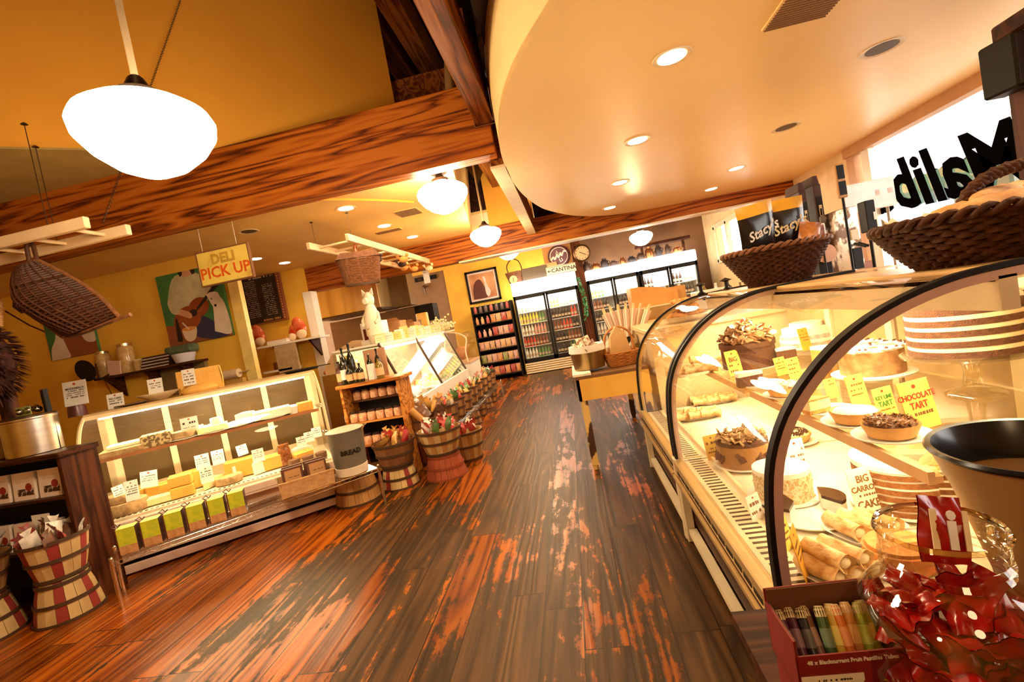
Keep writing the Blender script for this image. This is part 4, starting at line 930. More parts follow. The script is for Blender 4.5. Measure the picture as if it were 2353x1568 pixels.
deck = [(W1,.17,.20,0,0,'mottled cheese wheel in the front left corner of the case deck'),(W2,.14,.22,.078,0,'smaller mottled wheel stacked on the front left wheel'),
 (B1,.14,.42,0,.1,'golden cheese block behind the stacked wheels'),(B1,.36,.40,0,.0,'long golden cheese block at the back left of the deck'),(B3,.37,.21,0,0,'pale dark-rinded cheese brick in front, left of the double blocks'),
 (B2,.52,.21,0,.05,'golden cheese block, lower of two stacked blocks at the deck front'),(B2,.52,.215,.078,-.05,'golden cheese block, upper of two stacked blocks at the deck front'),(B4,.60,.42,0,.1,'tall golden block at the back under the double cards'),
 (G1,.66,.17,0,.8,'pale cheese wedge right of the stacked blocks'),(G3,.74,.19,0,.5,'orange cheese wedge at the deck front centre'),(W2,.84,.22,0,0,'small pale wheel at the deck front centre'),
 (B4,.93,.36,0,-.1,'big wrapped golden block with a printed label near the centre'),(G2,1.02,.2,0,.4,'white cheese wedge at the deck front right of centre'),(B1,1.16,.30,0,.05,'wide golden block beside the jar of dark olives'),
 (B2,1.42,.25,0,.3,'small golden block at the right end of the deck'),(G2,1.52,.34,0,2.2,'white wedge at the right end of the deck'),(B3,1.36,.42,0,0,'pale brick at the back right of the deck')]
for me, x, y, z, a, lb in deck: put(me, 'cheese', LW(x,y,DKZ+z*1.12), LR+a, lb, 'cheese', sc=1.12)
b = MB(); b.box(-.05,.05,-.026,-.0255,.02,.10); 
put(mesh('printed_label', MB().box(-.06,.06,-.001,.001,0,.055), PAPER), 'printed_label', LW(.93,.297,DKZ+.05), LR, 'white printed label on the big wrapped block near the centre', 'label')
b = MB(); b.lathe([(1e-5,0),(.05,.002),(.052,.02),(.052,.13),(.044,.15),(.042,.165),(.046,.168),(.046,.185),(1e-5,.187)], 20); t = thing('olive_jar', 'tall jar of dark olives on the case deck', 'jar', LW(1.28,.28,DKZ)); obj('jar', b, M('dark_olives', (.12,.03,.01), .15, col2=(.3,.1,.03), scale=40), t, smooth=40)
for i in range(5):
    put(W2 if i%2 else cheese_wheel(.05,.05,'white','dark'), 'cheese', LW(1.34+.055*i,.16+.03*(i%2),DKZ), 0, f"small dark-rinded cheese round behind the woven tray, {('first','second','third','fourth','fifth')[i]} from the left", 'cheese', sc=.62 if i%2 else 1)
up = [(cheese_block(.28,.14,.045,'rind','rind'),.20,.28,0,0,'long flat brown loaf of cheese at the left end of the upper shelf'),(cheese_block(.20,.12,.10,'seed','seed'),.42,.28,0,.02,'seeded block on the upper shelf'),
 (cheese_block(.26,.14,.03,'white','gold'),.23,.34,.046,0,'white slab lying on the flat brown loaf'),(W2,.60,.27,.02,0,'round cheese with a dark rind on the upper shelf'),(cheese_block(.22,.14,.05,'pale','dark'),.80,.28,.012,.05,'long pale slab on the upper shelf'),
 (cheese_wheel(.045,.05,'white','white'),.83,.31,.064,0,'small yellow-white round on top of the pale slab'),(G2,.97,.26,.01,.3,'white wedge on a plate in the middle of the upper shelf'),(cheese_block(.20,.12,.08,'pale','pale'),1.13,.36,.0,.1,'pale block at the back of the upper shelf'),
 (cheese_block(.30,.15,.07,'white','white'),1.25,.28,.012,.05,'big white slab right of centre on the upper shelf'),(G3,1.12,.25,.012,1,'orange wedge in front of the big white slab'),(cheese_block(.13,.10,.08,'gold','dark'),1.52,.27,0,0,'orange block with a brown top at the right end of the upper shelf'),(W2,1.50,.42,0,0,'round cheese at the back right of the upper shelf')]
for me, x, y, z, a, lb in up: put(me, 'cheese', LW(x,y,SHZ+z), LR+a, lb, 'cheese')
for i, x in enumerate((.60,.82,.98,1.26)): plate(LW(x,.28,SHZ), .13 if i != 1 else .16, f"white plate on the cheese case's upper shelf, {('first','second','third','fourth')[i]} from the left", name='plate')
for i, (x, y, z, lb) in enumerate(((1.40,.36,0,'left of two takeaway tubs at the shelf end'),(1.42,.26,0,'right of two takeaway tubs at the shelf end'))):
    b = MB(); b.lathe([(1e-5,0),(.04,0),(.055,.06),(.057,.06),(.057,.066),(1e-5,.066)], 18); one('deli_tub', b, PAPER, 'white tub, '+lb, 'tub', LW(x,y,SHZ+z), smooth=40)
b = MB(); rr = random.Random(8)
for i in range(60): b.ball((rr.gauss(0,.03), rr.gauss(0,.03), .02+rr.random()*.05), .014, 6, 4)
one('parsley_bunch', b, M('pale_cauliflower', (.80,.80,.45), .8), 'pale ruffled garnish beside the printed card on the upper shelf', 'garnish', LW(.70,.34,SHZ))
WC = lambda p, w, h, ls, lb, rz, **k: card(p, w, h, ls, lb, rz=rz, mat=k.pop('mat', PAPER), ink=k.pop('ink', INK), **k)
g2 = [(None,.014,None),(None,.010,None),(None,.012,None)]
WC(LW(.15,.16,DKZ+.12), .085, .10, g2, 'white cheese card on the front left wheels, turned aside', LR+.9)
WC(LW(.23,.10,DKZ+.09), .085, .15, g2+g2[:1], 'tall white cheese card standing in front of the mottled wheels', LR)
WC(LW(.30,.30,DKZ+.12), .14, .13, g2, 'large tilted white card over the golden blocks at the left', LR-.5)
WC(LW(.68,.25,DKZ+.16), .10, .12, g2, 'white card at the back above the centre of the deck, left of a pair', LR)
WC(LW(.79,.27,DKZ+.16), .09, .12, g2, 'white card at the back above the centre of the deck, right of a pair', LR, ink=BINK)
WC(LW(.70,.14,DKZ+.06), .09, .13, g2, 'white card leaning on the orange wedge at the deck front', LR)
WC(LW(.97,.36,DKZ+.17), .09, .09, g2[:2], 'diamond-tilted white card right of the centre', LR+.5, mat=PAPER)
WC(LW(1.08,.22,DKZ+.10), .09, .11, g2, 'cream card with brown writing above the wide golden block', LR, ink=BINK)
WC(LW(1.43,.22,DKZ+.13), .08, .09, g2[:2], 'white card at the right end of the deck, left of three', LR)
WC(LW(1.50,.24,DKZ+.15), .08, .09, g2[:2], 'white card at the right end of the deck, middle of three', LR)
WC(LW(1.57,.26,DKZ+.17), .08, .09, g2[:2], 'white card at the right end of the deck, right of three', LR)
WC(LW(.65,.24,SHZ+.04), .12, .13, [(None,.03,None),(None,.01,None)], 'white card with a black emblem on the upper shelf', LR)
# on top of the case
TZ = 1.212
p = on_top(180, 955); b = MB(); b.lathe([(1e-5,0),(.06,0),(.055,.07),(.05,.085),(1e-5,.085)], 16); one('card_holder', b, M('dark_red_pot', (.09,.02,.02), .35), 'small dark pot at the left end of the case top holding the big card', 'pot', p, smooth=40)
def topcard(px, py, w, h, ls, lb, rz, dz=0., lean=-.1): 
    p = on_top(px, py)+Vector((0,0,dz)); return WC(p+Vector((0,.04,0)), w, h, ls, lb, rz, lean=lean)
topcard(172, 965, .17, .19, [('MOZZARELLA',.022,None),(None,.012,None),(None,.010,None),(None,.010,None),(None,.016,None)], 'big white card reading MOZZARELLA stuck in the dark pot', .25, .085)
topcard(258, 945, .12, .12, [('FIG CAKE',.022,None),(None,.012,None),(None,.016,None)], 'white card reading FIG CAKE on the case top', .3)
p = on_top(275, 935); plate(p+Vector((.03,.1,0)), .13, 'dark plate of flat cakes behind the fig cake card', name='plate', mat=M('brown_plate', (.25,.12,.05), .3))
b = MB(); b.lathe([(1e-5,0),(.05,0),(.15,.055),(.155,.06),(.145,.056),(.05,.01),(1e-5,.01)], 30); p = on_top(352, 915); one('serving_bowl', b, CREAM, 'shallow cream bowl in the middle of the case top', 'bowl', p+Vector((0,.06,0)), smooth=40)
topcard(354, 925, .11, .13, [(None,.014,None),(None,.010,None),(None,.012,None)], 'white card standing in the shallow cream bowl', .35, .05)
p = on_top(443, 895); t = thing('parmesan_piece', 'large golden half wheel of hard cheese on the case top', 'cheese', p+Vector((0,.09,0)), .35)
b = MB(); b.lathe([(1e-5,0),(.17,0),(.175,.02),(.178,.10),(.172,.19),(.165,.20),(1e-5,.20)], 30, a0=0, a1=PI, m=0); b.quad((-.175,0,0),(.175,0,0),(.168,0,.2),(-.168,0,.2)); b.ball((0,-.03,.02),.14,12,6,0,(1.1,.6,.35)); obj('cheese_body', b, M('parmesan', (.85,.50,.12), .6, col2=(.78,.42,.08), scale=8, bump=.4), t, smooth=50)
topcard(432, 905, .10, .14, [(None,.014,None),(None,.016,None),(None,.02,None),(None,.014,None)], 'cream price card leaning on the golden half wheel', .35, .07)
p = on_top(690, 855); t = thing('pan_lid', 'flat dark pan lying at the right end of the case top', 'pan', p+Vector((-.03,.08,0)), LR); b = MB(); b.lathe([(1e-5,0),(.14,0),(.16,.02),(.155,.022),(.13,.006),(1e-5,.006)], 30); obj('pan', b, BLACK, t, smooth=40); b = MB(); b.box(.15,.26,-.012,.012,.014,.022); obj('handle', b, BLACK, t)

# ------------------------------------------------------------------ chrome wire shelf in front of the case
WO = Vector((-3.07, 2.51, 0)); WR = math.atan2(1.23, 1.25); WLn = 1.755; WZ = .30; WD_ = .26
WMT = Matrix.Translation(WO) @ Matrix.Rotation(WR, 4, 'Z')
def WWd(x, y, z): return WMT @ Vector((x, y, z))
def wire_shelf(name, label, loc, rz, L, d, z, zz=True):
    t = thing(name, label, 'wire shelf', loc, rz); b = MB()
    for y in (0, d): b.tube([(0,y,z),(L,y,z)], .004, 6); b.tube([(0,y,z-.028),(L,y,z-.028)], .003, 6)
    for y in (0, d):
        k = int(L/.045); b.tube([(i*L/k, y, z-(.028 if i % 2 else 0)) for i in range(k+1)], .002, 4)
    for i in range(1, int(d/.022)): b.tube([(0,i*.022,z),(L,i*.022,z)], .0018, 4)
    for i in range(int(L/.25)+1): b.tube([(i*.25,0,z-.004),(i*.25,d,z-.004)], .003, 4)
    obj('wire_deck', b, CHROME, t)
    for x in (0, L):
        for y in (0, d): b = MB(); b.tube([(x,y,0),(x,y,z+.02)], .0125, 10); b.ball((x,y,z+.022),.013,8,4); obj('leg', b, CHROME, t, smooth=50)
    return t
wire_shelf('wire_shelf', 'chrome wire shelf on short legs in front of the cheese case', WO, WR, WLn, WD_, WZ)
GRN = M('yellow_green_carton', (.62,.62,.03), .4, col2=(.40,.50,.03), scale=30)
t = thing('gift_carton', 'x', 'carton'); b = MB(); b.box(-.05,.05,-.045,.045,.0,.165,1); b.box(-.048,.0505,-.0465,-.0445,.055,.166,0); b.box(-.05,.0505,-.046,.046,.1652,.1665,0); b.box(-.048,.0505,-.0462,-.0446,.0,.055,2); obj('carton_body', b, [GRN, M('dark_brown_side', (.06,.018,.01), .4), M('brown_window', (.45,.19,.07), .3, col2=(.6,.32,.14), scale=30)], t)
b = MB(); b.tube([(-.05,-.03,.168),(-.07,-.035,.19),(-.05,-.02,.20),(-.035,-.03,.18),(-.02,-.03,.195)], .004, 5); b.tube([(-.051,-.047,0),(-.051,-.047,.168)], .004, 5); obj('ribbon', b, M('dark_ribbon', (.10,.015,.01), .4), t)
GK = Kind(t)
for i in range(6): GK.put(WWd(.10+.125*i, .10, WZ+.004), WR-.25, f"yellow-green gift carton on the wire shelf, {('first','second','third','fourth','fifth','last')[i]} from the left")
# woven tray with packets
t = thing('woven_tray', 'rectangular tan woven tray of boxed crackers on the wire shelf', 'tray', WWd(1.21,.13,WZ+.006), WR-.12)
b = MB(); w, d = .19, .12
for k in range(9):
    z = .01+k*.0115; q = 1+.05*k/9; b.tube([(-w*q,-d*q,z),(w*q,-d*q,z),(w*q,d*q,z),(-w*q,d*q,z)], .0062, 6, closed=True)
for i in range(22):
    u = -1+2*i/21
    for s in (-1,1): b.tube([(u*w, s*(d-.002), 0),(u*w*1.05, s*(d*1.05+.004), .115)], .004, 5)
b.box(-w,w,-d,d,0,.006); obj('tray_weave', b, WICK3, t, smooth=60)
b = MB(); b.tube([(-w*1.06,-d*1.06,.116),(w*1.06,-d*1.06,.116),(w*1.06,d*1.06,.116),(-w*1.06,d*1.06,.116)], .009, 6, closed=True); obj('rim', b, WICK3, t, smooth=60)
t = thing('cracker_box', 'x', 'box'); b = MB(); b.box(-.075,.075,-.03,.03,0,.20,0); b.box(-.055,.06,-.0312,-.03,.02,.185,1); b.box(-.05,.055,-.0318,-.031,.05,.10,2); scribble(b,-.045,.05,.085,.016,-.0322,1,5); scribble(b,-.03,.04,.062,.012,-.0322,1,6); scribble(b,-.04,.045,.13,.010,-.0316,2,7)
obj('carton', b, [M('brown_carton', (.12,.04,.02), .4), CARD, BLACK], t); CK = Kind(t)
for i, (x, y) in enumerate(((-.09,-.06),(.09,-.05),(-.08,.02),(.08,.03))):
    CK.put(WWd(1.21,.13,WZ+.012)+Matrix.Rotation(WR-.12,3,'Z') @ Vector((x,y,.0)), (-.12,0,WR-.12), f"brown cracker box in the woven tray, {('front left','front right','rear left','rear right')[i]}")
# bread bin
p = WWd(1.575, .115, WZ+.008)
t = thing('bread_bin', 'grey enamel bin with a cream base band, lettered BREAD', 'bread bin', p, 0)
b = MB(); b.lathe([(.126,.04),(.150,.36),(.155,.37),(.150,.375),(.142,.365),(.118,.05),(1e-5,.05)], 44); obj('bin_body', b, M('grey_enamel', (.17,.15,.11), .35, col2=(.19,.165,.12)), t, smooth=40)
b = MB(); b.lathe([(.118,0),(.130,.004),(.132,.07),(.127,.072)], 44); obj('base_band', b, M('cream_band', (.85,.72,.55), .4), t, smooth=40)
b = MB(); b.lathe([(.156,.374),(.13,.385),(1e-5,.392)], 44); obj('lid', b, M('pinkish_lid', (.80,.58,.42), .4), t, smooth=40)
for s in (-1, 1):
    b = MB(); b.tube([(s*.15,0,.35),(s*.165,-.03,.375),(s*.19,-.02,.39),(s*.19,.02,.39),(s*.165,.03,.375),(s*.15,0,.35)], .005, 6); obj('handle', b, CHROME, t, smooth=50)
me = text_mesh('BREAD', .055, bold=.002, ext=.0005).copy(); me.materials.clear(); me.materials.append(INK)
th0 = math.atan2(-p.y, -p.x)+.12
for v in me.vertices:
    x, y, z = v.co; a = th0+x/.142; rr0 = .1415+.0012+ (y)*.07; v.co = (rr0*math.cos(a), rr0*math.sin(a), .20+y)
o = bpy.data.objects.new('lettering', me); COL.objects.link(o); o.parent = t

# ------------------------------------------------------------------ bushel baskets
STV = {'cream': M('cream_stave', (.66,.47,.20), .7, col2=(.5,.33,.13), scale=12, stretch=(1,1,.2)), 'red': M('red_stave', (.30,.03,.02), .6), 'tan': M('tan_stave', (.50,.26,.08), .7, col2=(.36,.17,.05), scale=14, stretch=(1,1,.2)),
       'rust': M('rust_stave', (.42,.09,.03), .7, col2=(.30,.06,.02), scale=14, stretch=(1,1,.2)), 'dk': M('brown_stave', (.28,.12,.04), .7, col2=(.18,.07,.02), scale=14, stretch=(1,1,.2))}
def bushel(label, loc, r0, r1, h, pat, n=20, inv=False, hoop=None, group=None, rz=0.):
    t = thing('bushel_basket', label, 'basket', loc, rz, group); cs = list(dict.fromkeys(pat))
    b = MB()
    for j in range(n):
        a0 = 2*PI*j/n+.008; a1 = 2*PI*(j+1)/n-.008; k = cs.index(pat[j % len(pat)])
        Z = [0,.35,.7,1]; R = [r0+(r1-r0)*z**.8 for z in Z]
        for i in range(3):
            z0, z1 = Z[i]*h, Z[i+1]*h; q0, q1 = R[i], R[i+1]
            vs = []
            for (q, z, a) in ((q0,z0,a0),(q0,z0,a1),(q1,z1,a1),(q1,z1,a0)):
                vs.append((q*math.cos(a), q*math.sin(a), z))
            for (q, z, a) in ((q0-.006,z0,a0),(q0-.006,z0,a1),(q1-.006,z1,a1),(q1-.006,z1,a0)): vs.append((q*math.cos(a), q*math.sin(a), z))
            b.add(vs, [(0,1,2,3),(7,6,5,4),(0,3,7,4),(1,5,6,2),(0,4,5,1),(3,2,6,7)], k)
    b.lathe([(1e-5,.004),(r0,.004),(r0,.010),(1e-5,.010)], n)
    o = obj('staves', b, [STV[c] for c in cs], t)
    for k, z in enumerate((.06,.52,.97)):
        q = r0+(r1-r0)*z**.8+.002; b = MB(); b.lathe([(q,z*h-.011),(q+.005,z*h-.011),(q+.005+.001,z*h+.011),(q,z*h+.011)], 40); obj('hoop', b, hoop or STV['dk'], t, smooth=40)
    if inv: t.rotation_euler = (PI, 0, rz); t.location = Vector(loc)+Vector((0,0,h))
    return t
HO = M('dark_hoop', (.07,.03,.012), .6)
pat1 = ['cream','cream','red']
a1 = Vector((-3.47,2.53,0))
bushel('cream and red striped bushel basket turned upside down under another, front left', a1, .125,.175,.25, pat1, 18, True, HO)
bushel('cream and red striped bushel basket of cello-bagged sweets, upper of the front left pair', a1+Vector((0,0,.252)), .12,.172,.26, pat1, 18, False, HO, rz=.5)
a0 = Vector((-3.86,2.34,0))
bushel('striped bushel basket turned upside down at the left edge of the photo', a0, .135,.195,.25, pat1, 18, True, HO, rz=.3)
bushel('brown bushel basket standing on another at the left edge of the photo', a0+Vector((0,0,.252)), .13,.19,.24, ['dk','tan'], 18, False, HO)
c0 = Vector((-2.13,3.90,0)); bushel('tan bushel basket upside down beneath the wire shelf and bread bin', c0, .15,.20,.25, ['tan'], 20, True, HO)
c1 = Vector((-1.82,4.14,0)); bushel('cream and red striped bushel basket upside down beside the wire shelf end', c1, .13,.175,.20, ['cream','cream','cream','red'], 20, True, HO, rz=.4)
bushel('brown bushel basket of golden and red sweets on the small striped basket', c1+Vector((0,0,.202)), .14,.195,.22, ['dk'], 20, False, HO)
c2 = Vector((-1.40,4.24,0)); bushel('rust-red bushel basket upside down, nearest to the aisle', c2, .14,.195,.22, ['rust'], 20, True, M('red_hoop', (.3,.06,.02), .6))
bushel('tan striped bushel basket of sweets standing on the rust-red one', c2+Vector((0,0,.222)), .145,.205,.23, ['tan','cream'], 20, False, HO)
c3 = Vector((-1.27,4.66,0)); bushel('tan bushel basket on the floor behind the two stacked pairs by the aisle', c3, .13,.18,.30, ['tan','cream'], 20, False, HO)
# sweets
SW = [('red',(.60,.03,.02)),('dark red',(.30,.02,.02)),('golden',(.80,.42,.08)),('white',(.82,.74,.62)),('pink',(.75,.30,.25)),('brown',(.18,.07,.03)),('green',(.10,.22,.05))]
SWM = [M('wrap_'+n.replace(' ','_'), c, .25, col2=tuple(min(1,q*.6+.08) for q in c), scale=30) for n, c in SW]
def bagmesh(mt, w=.085, h=.11, th=.035):
    b = MB(); pillow(b, w, h, th, crimp=.012, nx=6, ny=6)
    b.strip([(-.012,0,h-.004),(0,.004,h-.004),(.012,0,h-.004)], [(-.03,.006,h+.035),(0,-.008,h+.028),(.028,.006,h+.035)]); return mesh('sweet_bag', b, mt, 50)
SM = [bagmesh(m) for m in SWM]
def heap(c, r, z, n, kinds, where, seed, sc=1., dome=.05):
    rr = random.Random(seed)
    for i in range(n):
        a = 2.4*i+rr.random(); q = r*math.sqrt((i+.5)/n); k = rr.choice(kinds)
        put(SM[k], 'sweet_bag', (c.x+q*math.cos(a), c.y+q*math.sin(a), z+dome*(1-q/r)-.03), 0, f"{SW[k][0]} bag of sweets in the {where}", 'sweet bag', f"{SW[k][0]} bags in the {where}", rot=(rr.uniform(-.8,.8), rr.uniform(-.6,.6), rr.uniform(0,6.3)), sc=sc*rr.uniform(.85,1.15))
heap(a1, .13, .48, 13, (5,1,3), 'upper basket of the front left pair', 1, 1.0, .07)
heap(a0, .13, .46, 8, (2,3), 'basket at the left edge', 2, 1.2)
heap(c1, .13, .42, 12, (2,2,0), 'brown basket beside the bread bin', 3, 1.0, .06)
heap(c2, .14, .45, 14, (0,1,3,6), 'tan basket on the rust-red one', 4, 1.0, .06)
heap(c3, .12, .30, 9, (0,5,3), 'basket behind the stacked pairs', 5, 1.0, .05)
# row of baskets along the wire rack toward the back
wire_shelf('wire_rack', 'long chrome rack of sweet baskets running along the aisle toward the coolers', (-1.43,5.0,0), PI/2, 3.3, .28, .26)
for i in range(8):
    y = 5.2+i*.40
    bushel(f"tall brown basket of sweets on the long chrome rack, {('nearest','second','third','fourth','fifth','sixth','seventh','farthest')[i]}", (-1.57,y,.268), .095,.125,.24, ['dk','tan'] if i%2 else ['tan','dk'], 14, False, HO, rz=i*.3)
    heap(Vector((-1.57,y,0)), .095, .50, 8, (4,0,3,2,6), f"{('nearest','second','third','fourth','fifth','sixth','seventh','farthest')[i]} rack basket", 10+i, .85, .06)
for i in range(6):
    bushel(f"brown basket on the floor under the chrome rack, {('nearest','second','third','fourth','fifth','farthest')[i]}", (-1.57,5.3+i*.5,0), .10,.125,.20, ['tan','dk'], 14, i%2 == 0, HO)
# dark foil bags heaped between the stacks and the rack
heap(Vector((-1.62,4.72,0)), .17, .52, 12, (5,5,2), 'dark heap behind the aisle baskets', 33, 1.3, .08)
bushel('dark basket heaped with black foil bags by the bottle shelf', (-1.66,4.72,0), .14,.19,.50, ['dk'], 18, False, HO)

# ------------------------------------------------------------------ far left shelf unit
t = thing('shelf_unit', 'dark wooden shelf unit with white cookbooks at the left edge', 'shelf', (-4.60,2.6,0)); wS = 1.22
b = MB(); b.box(-.02,wS+.03,-.03,.24,.995,1.03,c=.005); obj('top', b, WD_dark, t)
for x in (0, wS-.03): b = MB(); b.box(x,x+.03,0,.24,0,.995); obj('side_panel', b, WD_darkz, t)
for z in (.74, .40, .06): b = MB(); b.box(.03,wS-.03,0,.24,z-.02,z); obj('shelf', b, WD_dark, t)
b = MB(); b.box(.03,wS-.03,.225,.24,.06,.995); obj('back_panel', b, BLACK, t)
t = thing('cookbook', 'x', 'book'); b = MB(); b.box(-.085,.085,0,.03,0,.185,0); b.box(-.05,.075,-.001,0,.03,.075,1); b.lathe([(1e-5,0),(.026,0)], 14, m=2)
for i in range(len(b.v)-28, len(b.v)): x_, y_, z_ = b.v[i]; b.v[i] = (x_+.04, -.002, y_+.085)
scribble(b,-.055,.055,.145,.010,-.0012,3,4); scribble(b,-.05,.05,.125,.008,-.0012,3,5)
obj('cover', b, [M('warm_white_cover', (.85,.70,.60), .5), M('dark_photo', (.05,.02,.015), .4, col2=(.5,.42,.35), scale=40, contrast=(.52,.6)), M('red_disc', (.30,.02,.02), .5), M('grey_ink', (.6,.48,.4), .6)], t)
KB = Kind(t)
for i in range(5): KB.put((-4.38+.205*i, 2.64, .742), (-.08,0,0), f"white cookbook with a dark photo on the upper shelf, {('fifth','fourth','third','second','first')[i]} from the right")
for i in range(5): KB.put((-4.46+.205*i, 2.64, .402), (-.08,0,0), f"white cookbook on the lower shelf behind the basket, {('fifth','fourth','third','second','first')[i]} from the right")
put(mesh('shelf_card', MB().box(-.07,.07,0,.002,0,.055), PAPER), 'shelf_card', (-3.64,2.61,.587), 0, 'blank cream shelf card standing on the lower cookbooks', 'card')
for i, (px, w) in enumerate(((85,'right'),(-15,'left'))):
    p = on_y(px, 1045, 2.74); t = thing('steel_canister', f"brushed steel canister on the shelf unit at the left edge, {w} of two", 'canister', (p.x+.0, 2.74, 1.031))
    b = MB(); b.lathe([(1e-5,0),(.14,0),(.145,.004),(.145,.235),(.15,.24),(.15,.25),(.14,.25),(.138,.02),(1e-5,.02)], 40); obj('pot', b, STEEL, t, smooth=40)
    b = MB(); b.lathe([(.15,.25),(.145,.262),(1e-5,.268)], 36); obj('lid', b, BRONZE, t, smooth=40)
    b = MB(); rr = random.Random(i); [b.ball((rr.uniform(-.07,.07), rr.uniform(-.05,.05), .285+rr.random()*.03), .022, 8, 5) for _ in range(9)]; one('glass_baubles', b, glass('bauble_glass', (.8,.75,.65), 2, base=.3), f"heap of clear wrapped sweets on the {w} steel canister", 'sweets', t.location, smooth=60)
p = on_y(85, 1045, 2.74); put(mesh('sign_card', MB().box(-.06,.06,0,.003,0,.06), M('green_card', (.35,.38,.12), .6)), 'sign_card', (p.x,2.72,1.299), 0, 'small greenish card on the right steel canister', 'card')
b = MB(); b.box(-.05,.05,-.012,.012,0,.42); b.box(-.04,.04,-.014,-.012,.02,.40,1); one('leaning_panel', b, [BLACK, M('dark_green_glass', (.03,.03,.015), .6, spec=.1)], 'dark narrow panel leaning beside the steel canisters', 'panel', (on_y(132,1030,2.80).x,2.80,1.032), rot=(0,-.03,-.5))
# tall wooden pole with a dark dried bundle
b = MB(); b.tube([(0,0,0),(0,0,1.0)], .05, 14); one('wooden_post', b, WD_darkz, 'brown wooden post rising from the shelf unit behind the canisters', 'post', (-3.93,2.79,1.03), smooth=50)
t = thing('dried_bundle', 'big spiky bundle of dark dried leaves hanging at the left edge', 'dried bundle', (-3.62,2.50,1.66)); b = MB(); rr = random.Random(5)
b.ball((0,0,0), .14, 12, 8, 0, (1,1,1.55))
for i in range(900):
    u = rr.uniform(-1,1); a = rr.uniform(0,6.3); s_ = math.sqrt(1-u*u); d = Vector((s_*math.cos(a), s_*math.sin(a), u)); c = Vector((d.x*.15, d.y*.15, d.z*.23)); tip = c+Vector((d.x,d.y,d.z*.6-.5)).normalized()*.065; sd = d.cross(Vector((rr.random(),rr.random(),1))).normalized()*.012
    b.add([c-sd, c+sd, tip], [(0,1,2)])
obj('leaves', b, M('dried_leaves', (.030,.010,.008), .7, col2=(.075,.022,.012), scale=20, spec=.2), t)
b = MB(); b.tube([(0,0,.2),(.0,.0,.62)], .004, 5); obj('cord', b, BRONZE, t)
# small wicker basket hanging over it
t = thing('hanging_basket', 'small tan wicker basket hanging at the left edge above the dried bundle', 'basket', (-3.70,2.58,1.90)); b = MB(); weave(b, .16, lambda k: (.10+.03*k,.08+.025*k), 13, 16, .007, amp=.006); obj('basket_body', b, WICK3, t, smooth=60)
b = MB(); twisted_handle(b, [(-.12,0,.15),(-.09,0,.27),(0,0,.33),(.09,0,.27),(.12,0,.15)], .011, 10); obj('handle', b, WICK3, t, smooth=60)
# ------------------------------------------------------------------ hanging ladder racks
CRW = M('cream_painted_wood', (.86,.66,.40), .5, col2=(.80,.58,.34), scale=6)
def ladder(name, label, loc, rz, L, w, n, hooks=()):
    t = thing(name, label, 'ladder rack', loc, rz)
    for y in (0, w): b = MB(); b.box(0, L, y-.02, y+.02, -.035, .035, c=.005); obj('rail', b, CRW, t)
    for i in range(n): b = MB(); x = .18+(L-.36)*i/(n-1); b.tube([(x,0,0),(x,w,0)], .013, 8); obj('rung', b, CRW, t, smooth=50)
    for (x, y, top) in hooks: b = MB(); b.tube([(x,y,.03),(x,y,top)], .0025, 5); b.lathe([(.02,top-.012),(.006,top)], 8, (x,y,0)); obj('hanging_wire', b, BRONZE, t)
    return t
ladder('ladder_rack', 'cream wooden ladder hung flat below the near beam at the left', (-4.7,2.62,2.41), .0, 1.88, .28, 6, ((1.6,.0,.68),(1.35,.25,.68)))
ladder('ladder_rack', 'cream wooden ladder hung flat over the counter in the centre, lined with ornaments', (-2.01,4.45,2.42), PI/2-.02, 2.9, .42, 9, ((.1,.0,.27),(.15,.42,.27),(2.6,0,.27),(2.6,.42,.27)))
# chain of the front ladder to the roof
A_ = Vector((-2.86,2.76,2.44)); d_ = ray(415,0); B_ = CAM + d_*((4.2-CAM.z)/d_.z)
t = thing('hanging_chain', 'long rusty chain holding the front ladder rack, passing behind the big pendant', 'chain', A_); b = MB(); n = 150
for i in range(n):
    k = i/n; p = (B_-A_)*k; d = (B_-A_).normalized(); u, v = frame_of(d); s_ = u if i%2 else v; h_ = (B_-A_).length/n*.72
    b.tube([p+s_*.006+d*h_*.6, p+s_*.006-d*h_*.6, p-s_*.006-d*h_*.6, p-s_*.006+d*h_*.6], .0022, 4, closed=True)
obj('links', b, BRONZE, t)
# big dark flat basket hanging from the front ladder
t = thing('hanging_basket', 'large dark scoop-shaped wicker basket hanging from the front ladder', 'basket', (-3.30,2.70,2.38)); b = MB()
def scoop(u, v):
    """u along the strands, v across; a leaning, pointed shell"""
    w_ = math.sin(PI*v); x = -.22+.30*u+.20*v*u*1.1+.05*v; z = -.06-.26*v-.30*u*(.35+.65*v)
    return Vector((-.06-.20*(1-u)*w_*1.0+.50*u*v-.02, .10-.24*w_*(.4+.6*math.sin(PI*min(u+.1,1))), z*1.0+.02*w_))
